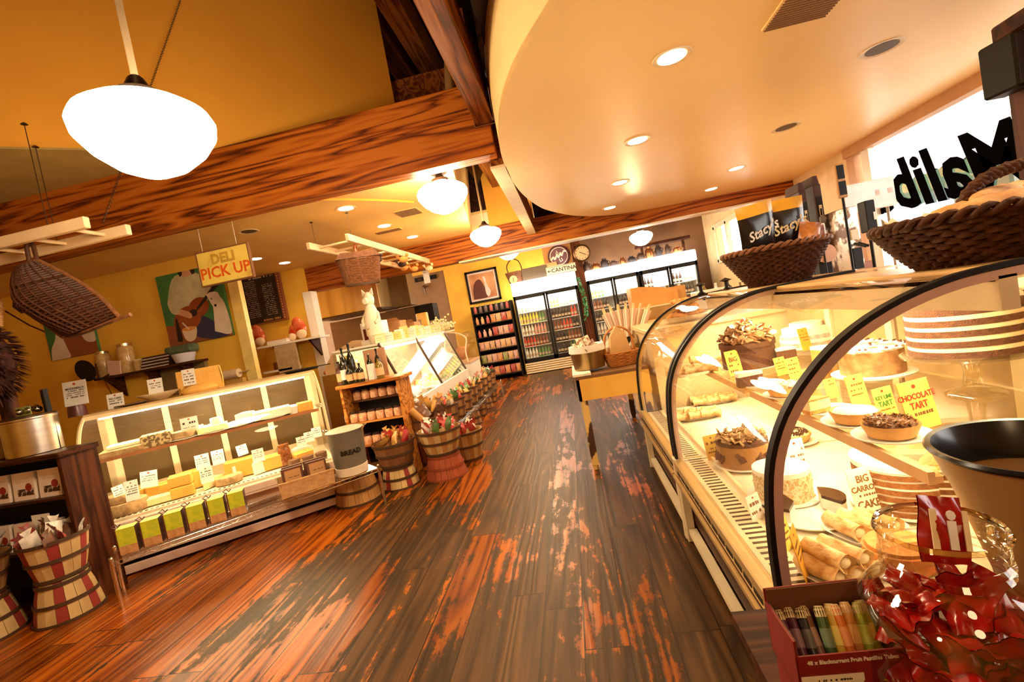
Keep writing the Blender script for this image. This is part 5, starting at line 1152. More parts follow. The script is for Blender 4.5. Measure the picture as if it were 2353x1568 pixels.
# body: rows of strands between two long edges
E0 = [Vector(q) for q in ((-.03,0,-.10),(.10,.02,-.20),(.24,.03,-.32),(.36,.02,-.44),(.47,0,-.575))]     # upper right edge, running down to the pointed end
E1 = [Vector(q) for q in ((-.09,0,-.10),(-.17,.02,-.26),(-.21,.03,-.38),(-.10,.03,-.52),(.03,.0,-.62))]    # lower left edge
e0 = smooth_path(E0, 8); e1 = smooth_path(E1, 8); N_ = len(e0)
for r in range(30):
    i = int(r*(N_-1)/29); pts = []
    for k in range(17):
        v = k/16; p = e0[i].lerp(e1[i], v); bulge = math.sin(PI*v)*(.17*math.sin(PI*min(1,(r+3)/33))+.02); pts.append(p+Vector((-.02*math.sin(PI*v),-bulge,-.03*math.sin(PI*v)))+Vector((0,.006*math.sin(k*PI+r*PI),0)))
    b.tube(pts, .0085, 5)
for k in range(13):
    v = k/12; pts = []
    for r in range(0, 30, 2):
        i = int(r*(N_-1)/29); p = e0[i].lerp(e1[i], v); bulge = math.sin(PI*v)*(.17*math.sin(PI*min(1,(r+3)/33))+.02); pts.append(p+Vector((-.02*math.sin(PI*v),-bulge-.003,-.03*math.sin(PI*v))))
    b.tube(pts, .008, 5)
obj('basket_body', b, WICK, t, smooth=60)
b = MB(); b.tube(e0, .014, 7); b.tube(e1, .014, 7); b.tube([e1[-1], e1[-1].lerp(e0[-1],.5)+Vector((0,-.03,-.02)), e0[-1], e0[-1]+Vector((.08,0,.01))], .013, 7); b.tube([e0[0],e1[0]], .015, 7); obj('rim', b, WICK2, t, smooth=60)
b = MB(); gv = []
for r in range(0, 30):
    i = int(r*(N_-1)/29)
    for k in range(9):
        v = k/8; p = e0[i].lerp(e1[i], v); bulge = math.sin(PI*v)*(.17*math.sin(PI*min(1,(r+3)/33))+.02)-.006; gv.append(p+Vector((-.02*math.sin(PI*v),-bulge,-.03*math.sin(PI*v))))
b.add(gv, [(r*9+k, r*9+k+1, (r+1)*9+k+1, (r+1)*9+k) for r in range(29) for k in range(8)]); obj('inner_weave', b, WICK, t, smooth=60)
b = MB(); b.tube([(-.09,0,-.10),(-.085,0,.0),(-.06,0,.05),(-.035,0,.0),(-.03,0,-.10)], .013, 7); obj('hanging_loop', b, WICK, t, smooth=60)
b = MB(); b.tube([(-.20,0,-.32),(-.26,0,-.30),(-.27,-.01,-.36),(-.23,0,-.41)], .009, 6); b.tube([(-.33,-.02,-.38),(-.2,0,-.50),(-.10,.0,-.56)], .005, 5); obj('side_handle', b, WICK, t, smooth=60)

# ------------------------------------------------------------------ sign, paintings, wall shelf
q0 = on_y(453,580,3.9); q1 = on_y(583,640,3.9); zt_ = (on_y(453,580,3.9).z+on_y(570,563,3.9).z)/2; zb_ = (on_y(465,655,3.9).z+on_y(583,640,3.9).z)/2
t = thing('hanging_sign', 'yellow weathered sign reading DELI PICK UP hung on two strings', 'sign', ((q0.x+q1.x)/2, 3.9, zb_)); w_ = (on_y(570,563,3.9).x-q0.x); h_ = zt_-zb_
b = MB(); b.box(-w_/2,w_/2,-.012,.012,0,h_,0); b.box(-w_/2-.006,w_/2+.006,-.016,.016,-.008,.004,1); b.box(-w_/2-.006,w_/2+.006,-.016,.016,h_-.004,h_+.008,1); b.box(-w_/2-.008,-w_/2+.002,-.016,.016,0,h_,1); b.box(w_/2-.002,w_/2+.008,-.016,.016,0,h_,1)
obj('board', b, [M('yellow_enamel_sign', (.88,.70,.14), .35, col2=(.70,.42,.08), scale=7, contrast=(.5,.75)), M('rusty_edge', (.22,.09,.03), .7)], t)
text('DELI', h_*.40, M('faded_ochre_ink', (.62,.38,.05), .5), t, (0,-.0135,h_*.72), bold=.006); text('PICK UP', h_*.46, M('orange_red_ink', (.78,.12,.01), .5), t, (0,-.0135,h_*.33), bold=.003)
for x in (-w_*.38, w_*.30): b = MB(); b.tube([(x,0,h_),(x,0,ZC-zb_)], .002, 5); obj('string', b, PAPER, t)
# painting of the guitar player
YW = YP-.002
def wallrect(*pts): P = [on_y(x,y,YW) for x,y in pts]; return P
PA = [M('pic_green', (.03,.13,.04), .6, col2=(.06,.2,.05), scale=4), M('pic_shirt', (.55,.48,.28), .7, col2=(.40,.36,.20), scale=9), M('pic_skin', (.62,.30,.16), .6), M('pic_guitar', (.30,.07,.02), .4, col2=(.22,.04,.012), scale=6), M('pic_black', (.02,.012,.012), .6), M('pic_trousers', (.03,.03,.08), .7), M('pic_goat', (.74,.62,.48), .7), M('pic_table', (.28,.08,.03), .5), M('pic_bowl', (.75,.58,.38), .5), M('pic_soup', (.70,.28,.06), .4)]
def painting(name, label, loc, w, h, shapes, mats):
    t = thing(name, label, 'painting', loc); b = MB(); b.box(0,w,-.03,0,0,h,0); obj('canvas', b, mats[:1], t)
    b = MB(); e = .0308
    for m, pts in shapes:
        P = smooth_line([(x*w, z*h) for x, z in pts]+[(pts[0][0]*w, pts[0][1]*h)], 4)[:-1] if len(pts) > 4 else [(x*w, z*h) for x, z in pts]
        P = [(min(max(x,0),w), min(max(z,0),h)) for x,z in P]
        b.add([(x,-e,z) for x,z in P], [tuple(range(len(P)))], m); e += .00012
    obj('painted_scene', b, mats, t); return t
def ell(cx, cz, rx, rz_, n=14, a=0): return [(cx+rx*math.cos(2*PI*i/n)*math.cos(a)-rz_*math.sin(2*PI*i/n)*math.sin(a), cz+rx*math.cos(2*PI*i/n)*math.sin(a)+rz_*math.sin(2*PI*i/n)*math.cos(a)) for i in range(n)]
p0_ = on_y(397,798,YW); p1_ = on_y(540,768,YW); ptop = on_y(362,638,YW)
painting('painting', 'large unframed painting of a guitarist in a pale jumper with a goat and a bowl', (p0_.x, YW, p0_.z), p1_.x-p0_.x, ptop.z-p0_.z, [
 (7, [(0,0),(1,0),(1,.20),(0,.30)]), (5, [(.45,.30),(.62,.34),(.95,.05),(.80,.0),(.60,.02),(.40,.12)]), (1, [(.10,.60),(.22,.88),(.36,.97),(.62,.95),(.76,.82),(.84,.62),(.74,.56),(.5,.42),(.24,.42),(.13,.48)]),
 (2, ell(.49,.98,.10,.06)), (4, [(.36,1),(.38,.93),(.42,.95),(.43,1)]), (4, [(.55,1),(.57,.93),(.62,.94),(.63,1)]),
 (3, ell(.36,.34,.23,.17,16,.35)), (3, ell(.57,.47,.17,.13,16,.35)), (4, ell(.47,.41,.06,.05)), (4, [(.50,.40),(.54,.47),(.95,.80),(.98,.74)]),
 (2, [(.18,.52),(.34,.47),(.44,.40),(.41,.34),(.28,.40),(.17,.46)]), (2, ell(.93,.76,.06,.045)), (1, [(.11,.60),(.2,.60),(.27,.50),(.24,.43),(.14,.46)]),
 (6, [(.74,.10),(.78,.35),(.80,.52),(.86,.58),(.95,.52),(.99,.35),(1,.06),(.92,.03),(.84,.06)]), (6, [(.72,.62),(.80,.64),(.90,.62),(.92,.52),(.84,.42),(.79,.44),(.75,.54)]), (4, ell(.83,.45,.02,.02,8)), (4, ell(.79,.55,.01,.012,8)),
 (8, [(.24,.20),(.46,.22),(.44,.08),(.38,.03),(.31,.03),(.26,.08)]), (9, ell(.35,.205,.105,.03)), (6, [(.26,.30),(.28,.31),(.36,.2),(.34,.19)]), (4, [(.14,.06),(.16,.30),(.19,.38),(.21,.30),(.22,.06)])], PA)
p0_ = on_y(125,830,YW); p1_ = on_y(232,802,YW)
painting('painting', 'smaller unframed painting of a white goat beside a brown table, above the wall lamp', (p0_.x, YW, p0_.z), p1_.x-p0_.x, .62, [
 (7, [(.25,.0),(1,.0),(1,.7),(.2,.7)]), (6, [(.02,.0),(.06,.22),(.18,.40),(.24,.62),(.32,.66),(.38,.56),(.34,.42),(.38,.2),(.40,.0)]), (8, ell(.56,.52,.09,.035)), (9, ell(.56,.52,.06,.02)), (6, [(.70,.52),(.82,.46),(1,.58),(1,.25),(.86,.22),(.76,.30)])], PA)
# wall shelf with jars
q0 = on_y(222,866,4.72); q1 = on_y(450,832,4.72); zs = (q0.z+q1.z)/2
t = thing('wall_shelf', 'dark wall shelf of jars and tins behind the cheese case', 'shelf', (q0.x, 4.68, zs)); wl = q1.x-q0.x
b = MB(); b.box(0,wl,0,.225,-.025,0); obj('board', b, WD_dark, t)
for x in (.12, wl*.5, wl-.2): b = MB(); b.prism([(0,-.025),(.225,-.025),(.225,-.26)], x, x+.03, ax='x'); obj('bracket', b, WD_dark, t)
b = MB(); b.box(.5,wl-.03,.19,.24,-.34,-.025); obj('shadow_panel', b, M('olive_shade', (.22,.15,.05), .7), t)  # olive sheet puts the shade under the shelf into colour
def jar_thing(label, loc, r, h, body, lidm, fill=.8):
    t = thing('jar', label, 'jar', loc); b = MB(); b.lathe([(1e-5,0),(r*.95,0),(r,.006),(r,h*.82),(r*.8,h*.9),(r*.8,h*.93)], 18); obj('jar_body', b, body, t, smooth=50)
    b = MB(); b.lathe([(r*.86,h*.9),(r*.88,h*.99),(1e-5,h)], 18); obj('lid', b, lidm, t, smooth=40); return t
JG = M('spice_fill', (.50,.30,.10), .2, col2=(.62,.42,.18), scale=30); JR = M('dark_sauce', (.16,.04,.02), .15)
def sx(px): return on_y(px, 850, 4.78).x
jar_thing('tall amber jar, left end of the wall shelf jars', (sx(243),4.78,zs), .07,.30, JG, STEEL); jar_thing('dark bottle-shaped jar left of the tall amber jar', (sx(228),4.78,zs), .035,.17, JR, BLACK)
jar_thing('short dark jar between the two tall amber jars', (sx(265),4.80,zs), .05,.14, JR, BRONZE); jar_thing('tall clear-shouldered jar with a steel lid, right of the white bag', (sx(297),4.78,zs), .08,.34, JG, STEEL); jar_thing('small jar at the right of the tall jars', (sx(325),4.76,zs), .05,.13, JG, CREAM)
b = MB(); b.box(-.08,.08,-.03,.03,0,.16); one('paper_bag', b, M('pinkish_bag', (.75,.50,.38), .7), 'pink-white paper bag between the tall jars on the wall shelf', 'bag', (sx(278),4.72,zs), rot=(0,.15,0))
for i in range(4):
    b = MB(); b.box(-.17,.17,-.08,.08,0,.032,0); b.box(-.172,.172,-.082,-.078,.004,.012,1); one('tray_box', b, [M('dark_tin', (.05,.02,.02), .4), PAPER], f"flat dark tin with a pale edge in the stack on the wall shelf, {('bottom','second','third','top')[i]}", 'tin', (sx(372)+.01*i,4.78,zs+.033*i), smooth=None)
b = MB(); b.lathe([(1e-5,0),(.09,0),(.12,.10),(1e-5,.10)], 20); one('white_tub', b, M('lilac_tub', (.72,.66,.68), .5), 'white tub at the right end of the wall shelf', 'tub', (sx(430),4.78,zs), smooth=40)
b = MB(); b.box(-.17,.17,-.07,.07,0,.09,c=.02); one('folded_towels', b, M('green_towel', (.06,.10,.05), .9, col2=(.12,.15,.08), scale=20), 'dark green folded bundle on the white tub', 'towels', (sx(428),4.78,zs+.102))
# round black reflector lamp on an arm
p = on_y(198, 852, 4.6); t = thing('wall_lamp', 'round black lamp head on an arm at the left of the wall shelf', 'lamp', p, 0); b = MB(); b.lathe([(1e-5,-.02),(.06,-.018),(.12,.0),(.125,.012),(1e-5,.01)], 28); o = obj('lamp_head', b, BLACK, t, smooth=50, rot=(PI/2+.2,0,0)); b = MB(); b.tube([(.02,.02,-.10),(.10,.06,-.12),(.22,.12,-.06)], .010, 6); b.tube([(.12,.06,-.12),(.22,.04,-.36)], .004, 5); obj('arm', b, BRONZE, t, smooth=50)
# paper towel holder
p = on_y(500, 866, 4.8); t = thing('paper_towel_holder', 'paper towel roll on the yellow wall behind the half wheel of cheese', 'paper towel', (p.x, 4.80, p.z)); b = MB(); b.tube([(0,0,0),(.27,0,0)], .05, 20); obj('roll', b, M('warm_paper', (.80,.60,.38), .7), t, smooth=40); b = MB(); b.tube([(-.01,0,0),(.29,0,0)], .012, 8); b.tube([(.28,0,0),(.33,.1,.01)], .008, 6); obj('rod', b, STEEL, t, smooth=40); b = MB(); b.box(.06,.27,.03,.12,-.16,-.06); obj('wall_box', b, M('mustard_box', (.72,.42,.10), .5), t)
# menu board
q0 = on_y(556,640,6.85); q1 = on_y(637,628,6.85); q2 = on_y(655,735,6.85); h_ = q1.z-q2.z; w_ = q1.x-q0.x+.04
t = thing('menu_board', 'tall chalkboard menu with a red-brown ornamental frame', 'menu board', (q0.x-.02, 6.85, q2.z)); b = MB(); b.box(0,w_,-.02,.04,0,h_+.04,0); b.box(.02,w_-.06,-.022,-.02,.02,h_,1)
rr = random.Random(9)
for r in range(20):
    z = h_*.93-r*h_*.04; scribble(b, .04, w_*.36, z, .014, -.0235, 2, r); 
    if 2 < r: scribble(b, w_*.52, w_*.80, z, .016, -.0235, 2, r+50, .35)
scribble(b, .10, w_*.85, h_*.985, .035, -.0235, 2, 99); scribble(b, w_*.4, w_*.85, .05, .05, -.0235, 3, 77)
for k in range(18): b.ball((w_-.03,-.025,.04+k*h_/18), .012, 6, 4, 3)
obj('board', b, [M('red_brown_frame', (.25,.07,.03), .5), M('slate', (.03,.018,.012), .6), M('chalk', (.75,.62,.45), .8), M('ochre_ornament', (.55,.25,.08), .6)], t)
# ham shelf under the board
q0 = on_y(590,800,6.6); q1 = on_y(735,770,6.6); t = thing('wall_shelf', 'pale shelf of plates under the chalkboard menu', 'shelf', (q0.x,6.6,(q0.z+q1.z)/2)); wl = q1.x-q0.x
b = MB(); b.box(0,wl,0,.28,-.03,0); obj('board', b, WHITE, t)
for x in (.25, wl-.2): b = MB(); b.prism([(0,-.03),(.28,-.03),(.28,-.30)], x, x+.03, ax='x'); obj('bracket', b, WD_dark, t)
b = MB(); b.box(.02,.5,.0,.26,-.42,-.39); obj('lower_board', b, WHITE, t)
zsh = (q0.z+q1.z)/2
REDP = M('red_glazed', (.50,.03,.012), .15, col2=(.7,.2,.08), scale=9)
def hx(px): return on_y(px, 785, 6.72).x
for i, (px, a, r) in enumerate(((600,.35,.17),(672,-.5,.13),(700,.45,.17))):
    b = MB(); b.ball((0,0,r*1.1), r*.62, 18, 10, 0, (1,.45,1.65)); b.ball((0,-.02,r*.5), r*.5, 14, 8, 1, (1,.5,.9)); one('glazed_ham', b, [REDP, M('ham_cream', (.85,.62,.40), .4)], f"large red glazed ham standing on the shelf below the menu, {('left','middle','right')[i]}", 'ham', (hx(px),6.74,zsh+.002), smooth=60, rot=(0,-a*.6,0))
b = MB(); b.box(-.16,.16,-.1,.1,0,.05); b.box(-.15,.15,-.09,.09,.05,.07,1); one('white_tray', b, [WHITE, CARAM], 'white tray between the left and middle hams', 'tray', (hx(645),6.72,zsh+.002))
b = MB(); b.box(-.17,.17,-.02,.02,-.42,0); one('hanging_apron', b, M('speckled_grey_cloth', (.50,.36,.2), .9, col2=(.4,.28,.15), scale=14), 'grey speckled cloth panel hanging under the ham shelf', 'cloth', (hx(662),6.62,zsh-.035))
b = MB(); b.ball((0,0,.06),.06,10,6); b.ball((.02,0,.14),.05,10,6); one('yellow_flower_jug', b, M('pale_yellow_flowers', (.90,.75,.3), .7, bump=.4, scale=20), 'pale yellow flowers standing left of the left ham', 'flowers', (hx(578),6.7,zsh+.13))
b = MB(); b.lathe([(1e-5,0),(.05,0),(.05,.11),(1e-5,.11)],12); one('small_jar', b, JR, 'small dark jar on the lower board under the ham shelf', 'jar', (q0.x+.2,6.7,zsh-.388), smooth=40)
b = MB(); b.box(-.06,.06,-.04,.04,0,.10); one('red_tin', b, M('red_tin_paint', (.35,.05,.03), .4), 'dark red tin far below the ham shelf at the case end', 'tin', (q0.x+.42,6.7,zsh-.388))
# ================================================================== middle: bottle shelf and service case
YB = 4.40
xl = on_y(778,890,YB).x; xr = on_y(910,857,YB).x; zb = .99
t = thing('bottle_shelf', 'orange wooden cabinet with bottles on top and rows of small jars inside', 'cabinet', (xl, YB, 0)); w_ = xr-xl
b = MB(); b.box(-.03,w_+.04,-.02,.34,zb-.035,zb,c=.005); obj('top', b, WD_shelf, t)
for x in (0, w_-.02): b = MB(); b.box(x,x+.025,0,.32,0,zb-.035); obj('side_panel', b, WD_shelf, t)
for z in (.80,.60,.36,.1): b = MB(); b.box(.025,w_-.02,0 if z != .80 else .14,.32,z-.018,z); obj('shelf', b, WD_shelf if z != .80 else WD_dark, t)
b = MB(); b.box(.025,w_-.02,.30,.32,0,zb-.035); obj('back_panel', b, BLACK, t)
HONEY = M('pink_label_jar', (.80,.48,.28), .4, col2=(.55,.22,.10), scale=30)
t = thing('preserve_jar', 'x', 'jar'); b = MB(); b.lathe([(1e-5,0),(.036,0),(.038,.005),(.038,.062),(.030,.072),(.030,.076)], 14); obj('jar_body', b, HONEY, t, smooth=50)
b = MB(); b.lathe([(.033,.074),(.033,.088),(1e-5,.09)], 14); obj('lid', b, M('dark_lid', (.05,.02,.015), .4), t, smooth=40); JK = Kind(t)
for r, (z, y, n, wd_) in enumerate(((.802,.20,6,'top'),(.602,.05,6,'second'),(.362,.06,6,'bottom'))):
    for i in range(n): JK.put((xl+.075+(w_-.15)*i/(n-1), YB+y, z), .3*i, f"small labelled preserve jar in the {wd_} row of the bottle cabinet", f"preserve jars in the {wd_} row of the bottle cabinet", 1.15)
def bottle(name, label, loc, h, r, mat, labm=None, capm=None, neck=.28):
    t = thing(name, label, 'bottle', loc); b = MB()
    b.lathe([(1e-5,0),(r*.95,0),(r,.008),(r,h*.60),(r*.75,h*.70),(r*neck*1.1,h*.78),(r*neck,h*.94),(r*neck*1.2,h*.95),(r*neck*1.2,h*.98),(1e-5,h*.985)], 18); obj('bottle_body', b, mat, t, smooth=50)
    if labm: b = MB(); b.lathe([(r*1.015,h*.16),(r*1.015,h*.50)], 18); obj('label', b, labm, t, smooth=50)
    if capm: b = MB(); b.lathe([(r*neck*1.3,h*.93),(r*neck*1.3,h),(1e-5,h*1.002)], 12); obj('cap', b, capm, t, smooth=40)
    return t
OIL = M('dark_green_bottle', (.02,.018,.008), .08); OLV = M('olive_oil_bottle', (.22,.14,.02), .1); TANL = M('tan_label', (.72,.42,.20), .6)
bx = lambda px: on_y(px, 880, YB+.1).x
bs = [(752,.16,.37,.036,OIL,TANL,'tall dark bottle with a tan label, leftmost on the cabinet'),(762,.06,.30,.035,OIL,PAPER,'dark bottle with a white label in front of the leftmost one'),(783,.20,.30,.034,OLV,TANL,'olive bottle behind the box at the left of the cabinet'),
      (790,.06,.24,.038,M('brown_box_bottle',(.12,.04,.03),.4),TANL,'square-shouldered brown bottle with a tall tan label'),(805,.20,.40,.037,OIL,None,'tallest dark bottle standing at the middle back of the cabinet'),
      (812,.05,.19,.032,OIL,TANL,'small dark bottle, first of the front group'),(826,.07,.20,.032,OIL,TANL,'small dark bottle, second of the front group'),(838,.05,.19,.033,OIL,TANL,'small dark bottle, third of the front group'),(848,.20,.27,.03,OIL,PAPER,'slim dark bottle behind the white carton'),
      (868,.2,.30,.03,OIL,None,'slim dark bottle at the right back of the cabinet'),(882,.06,.22,.04,OLV,TANL,'round-shouldered bottle with a tan label, rightmost')]
for px, dy, h, r, m, l, lb in bs:
    x = max(bx(px), xl+.0) if px > 770 else xl+(.03 if px > 755 else -.0)+.02
    bottle('bottle', lb, (x, YB+dy, zb+.002), h, r, m, l, STEEL if l is PAPER else BLACK)
b = MB(); b.box(-.03,.03,-.03,.03,0,.16,c=.004); one('white_carton', b, PAPER, 'white carton between the small bottles and the rightmost bottle', 'carton', (bx(862),YB+.07,zb+.002))
b = MB(); b.box(-.05,.05,-.02,.02,0,.28); one('yellow_carton', b, M('pale_yellow_carton', (.85,.66,.2), .5), 'pale yellow carton behind the olive bottle', 'carton', (bx(792),YB+.30,zb+.002))
b = MB(); b.box(-.12,.12,-.01,.01,0,.30); one('brown_panel', b, M('terracotta_panel', (.55,.30,.16), .6), 'terracotta panel standing behind the bottles', 'panel', (bx(850),YB+.34,zb+.002))
# bamboo roll leaning at the cabinet's right
b = MB(); b.tube([(-1.74,4.52,.62),(-1.55,4.60,.34)], .035, 12); one('rolled_mat', b, M('bamboo', (.60,.30,.08), .5), 'rolled tan mat leaning right of the bottle cabinet', 'mat', smooth=50)

# service case with slanted glass
t = thing('service_case', 'white refrigerated case with slanted glass panes beyond the bottle cabinet', 'display case', (0,0,0))
y0, y1, ym = 4.85, 7.5, 6.05
b = MB(); b.T = None; b.box(-2.620,-1.810,y0,y1,.0,.55); b.box(-1.830,-1.790,y0,y1,.50,.66,0); b.box(-2.620,-2.060,y0,y1,1.30,1.34); b.box(-2.620,-2.58,y0,y1,.60,1.3,1); b.box(-2.620,-1.790,y0-.02,y0,.55,.62); b.box(-2.60,-1.860,y0,y1,.56,.60)
b.prism([(-2.620,.55),(-1.790,.55),(-2.080,1.32),(-2.620,1.32)], y1, y1+.03, ax='y'); obj('body', b, [WHITE, M('steel_liner', (.45,.36,.24), .4, .5)], t)
for a, c in ((y0, ym-.01), (ym+.01, y1)):
    b = MB(); b.quad((-1.810,a,.62),(-1.810,c,.62),(-2.080,c,1.32),(-2.080,a,1.32)); obj('slanted_glass', b, glass('slant_glass', (.98,.98,.95), 1.2, base=.10), t)
b = MB()
for yy in (y0, ym, y1): b.tube([(-1.805,yy,.60),(-2.075,yy,1.33)], .016, 6)
b.tube([(-1.805,y0,.61),(-1.805,y1,.61)], .014, 6); b.tube([(-2.075,y0,1.33),(-2.075,y1,1.33)], .014, 6); obj('glass_frame', b, BRONZE, t)
b = MB(); b.prism([(-2.620,.6),(-1.820,.6),(-2.080,1.32),(-2.620,1.32)], y0-.004, y0, ax='y'); obj('end_glass', b, glass('slant_glass', (1,1,1)), t)
b = MB(); b.tube([(-2.160,y0+.1,1.27),(-2.160,y1-.1,1.27)], .014, 8); obj('light_tube', b, glow('tube_glow', (1,.87,.6), 26), t)
b = MB()
for i in range(12): b.box(-2.610,-1.910,y0+.12+i*.09,y0+.125+i*.09,.60,.64)
for i in range(8): b.box(-2.610+.1*i,-2.605+.1*i,y0+.1,y0+1.1,.64,.645)
obj('divider_grid', b, STEEL, t)
light('AREA', 'case_light', (-2.180,(y0+y1)/2,1.26), 12, (1,.82,.5), .05, (0,0,0), size_y=2.4)
rr = random.Random(12)
fd = [('pale cheese','cheese',CH['pale']),('golden cheese','cheese',CH['gold']),('cured meat','meat',M('cured_meat',(.50,.12,.06),.5,col2=(.7,.35,.25),scale=14))]
for i in range(14):
    n_, c_, m_ = fd[i%3]; y = y0+.25+i*.17; b = MB(); b.box(-.09,.09,-.05,.05,0,.08,c=.02) if i%2 else b.lathe([(1e-5,0),(.06,0),(.065,.03),(.05,.07),(1e-5,.075)], 14)
    one(n_.replace(' ','_'), b, m_, f"{n_} piece in the slanted-glass case, {('first','second','third','fourth','fifth','sixth','seventh','eighth','ninth','tenth','eleventh','twelfth','thirteenth','last')[i]} from the near end", c_, (-2.060-.12*(i%3), y, .648), rz=i, smooth=50)
for i in range(9):
    bottle('small_bottle', 'small green-capped bottle standing in the far corner of the slanted-glass case', (-1.890,6.95+.05*i,.602), .12, .018, M('green_glass_bottle', (.10,.22,.06), .2), None, None)['group'] = 'green bottles in the slanted-glass case'
# white curved case at its far end
t = thing('bakery_cabinet', 'white cabinet with a curved glass hood at the far end of the service case', 'display case', (0,0,0))
b = MB(); b.box(-2.460,-1.80,7.75,8.6,0,.72); obj('body', b, WHITE, t); b = MB(); b.box(-2.460,-1.79,7.74,8.61,.72,.75); obj('worktop', b, M('pink_laminate', (.7,.42,.28), .4), t)
pf = smooth_line([(-1.83,.75),(-1.84,.95),(-1.790,1.15),(-1.960,1.27),(-2.210,1.32)], 3)
b = MB(); b.strip([(x,7.78,z) for x,z in pf], [(x,8.58,z) for x,z in pf]); b.add([(x,7.78,z) for x,z in pf]+[(-2.460,7.78,1.32),(-2.460,7.78,.75)], [tuple(range(len(pf)+2))]); obj('curved_glass', b, GLASS, t, smooth=60)
b = MB(); b.tube([(x,7.78,z) for x,z in pf], .014, 6); b.box(-2.460,-2.160,7.78,8.58,1.31,1.33); obj('frame', b, CREAM, t)
b = MB(); b.ball((-1.960,8.0,.90), .12, 12, 8); one('round_loaf', b, M('terracotta_bread', (.55,.22,.06), .5), 'round dark orange loaf under the curved hood', 'bread', smooth=60)
# cards and packets crowding the case tops
rr = random.Random(14)
for i in range(26):
    y = 5.15+i*.13; h = rr.uniform(.08,.16); b = MB(); b.box(-.055,.055,-.012,.012,0,h); scribble(b,-.04,.04,h*.6,.016,-.0125,1,i); scribble(b,-.04,.04,h*.35,.012,-.0125,1,i+9)
    put(mesh('cracker_packet', b, [M(('cream_packet','yellow_packet','white_packet')[i%3], ((.88,.80,.5),(.88,.72,.25),(.88,.85,.75))[i%3], .5), M('olive_print', (.4,.35,.12), .6)]), 'cracker_packet', (-2.20+rr.uniform(-.05,.05) if y < 7.6 else -2.28, y, 1.342), 0, f"{('cream','yellow','white')[i%3]} cracker packet in the row on top of the service case", 'packet', f"{('cream','yellow','white')[i%3]} packets on the service case", rot=(rr.uniform(-.2,.2),0,rr.uniform(.1,.6)))
b = MB(); b.box(-.09,.09,-.06,.06,0,.24,c=.01); one('orange_packet', b, M('orange_packet', (.80,.50,.12), .4), 'orange-yellow packet standing tall on the far end of the service case', 'packet', (-2.42,7.62,1.46))
b = MB(); b.lathe([(1e-5,0),(.05,0),(.04,.02),(.015,.06),(.012,.20),(.035,.24),(1e-5,.25)], 14); one('chrome_dispenser', b, STEEL, 'slim steel dispenser rising above the packets', 'dispenser', (-2.40,7.4,1.345), smooth=50)
b = MB(); rr = random.Random(6)
for i in range(160): b.ball((rr.gauss(0,.13), rr.gauss(0,.16), abs(rr.gauss(0,.09))+.02), .022, 5, 3)
tag(obj('herb_bouquet', b, M('pale_green_herbs', (.75,.75,.35), .8, col2=(.85,.82,.6), scale=20), loc=(-2.33,8.15,1.335)), 'pale green leafy garland heaped over the curved hood', 'herbs', kind='stuff')
# pig chef figure
p = on_y(866, 785, 5.4); t = thing('pig_figure', 'white pig figure in a spotted apron standing above the service case', 'figurine', (p.x,5.4,1.342), -.1); t.scale = (.78,.78,1.0)
b = MB(); b.lathe([(1e-5,0),(.10,0),(.105,.03),(.12,.14),(.125,.26),(.10,.38),(.07,.46),(.05,.48),(1e-5,.49)], 22); b.ball((0,0,.53), .085, 16, 10, 0, (1,1,1.1)); b.tube([(0,-.06,.52),(0,-.13,.51)], [.04,.036], 14); obj('body', b, M('white_ceramic', (.92,.86,.68), .3), t, smooth=60)
for s in (-1,1): b = MB(); b.prism([(s*.02,.60),(s*.09,.58),(s*.085,.66)], -.01, .01, ax='y'); obj('ear', b, M('white_ceramic', (.9,.85,.7)), t)
for s in (-1,1): b = MB(); b.tube([(s*.10,0,.36),(s*.14,-.05,.28),(s*.10,-.12,.24)], [.03,.026,.022], 10); obj('arm', b, M('white_ceramic', (.9,.85,.7)), t, smooth=60)
b = MB(); b.lathe([(.128,.10),(.132,.26),(.108,.38)], 20, a0=PI, a1=2*PI); obj('apron', b, M('spotted_apron', (.90,.82,.62), .6, col2=(.5,.3,.15), scale=22, contrast=(.62,.66)), t, smooth=60)
# white equipment and cardboard boxes behind
for x0,x1,y,z0,z1,m,lb,nm in ((-2.60,-2.34,5.75,1.342,1.62,WHITE,'white till seen edge-on behind the pig figure','till'),(-2.60,-2.34,6.45,1.342,1.60,CARD,'brown cardboard box on the service case, left of two','cardboard_box'),(-2.58,-2.34,7.05,1.342,1.56,CARD,'brown cardboard box on the service case, right of two','cardboard_box')):
    t = thing(nm, lb, 'box' if 'box' in nm else 'till', ((x0+x1)/2,y,z0)); b = MB(); w2 = (x1-x0)/2; b.box(-w2,w2,-.13,.13,0,z1-z0,c=.006); obj('body', b, m, t)
    if nm == 'till': b = MB(); b.box(-.1,.1,-.135,-.131,.06,.2); obj('screen', b, M('dark_red_screen', (.12,.02,.015), .2), t); b = MB(); b.box(-.12,.12,-.2,-.13,0,.06); obj('keypad', b, WHITE, t)
    else: b = MB(); b.add([(-w2,-.13,z1-z0),(w2,-.13,z1-z0),(w2*1.1,-.26,z1-z0+.04),(-w2*1.1,-.26,z1-z0+.04)], [(0,1,2,3)]); obj('flap', b, CARD, t)
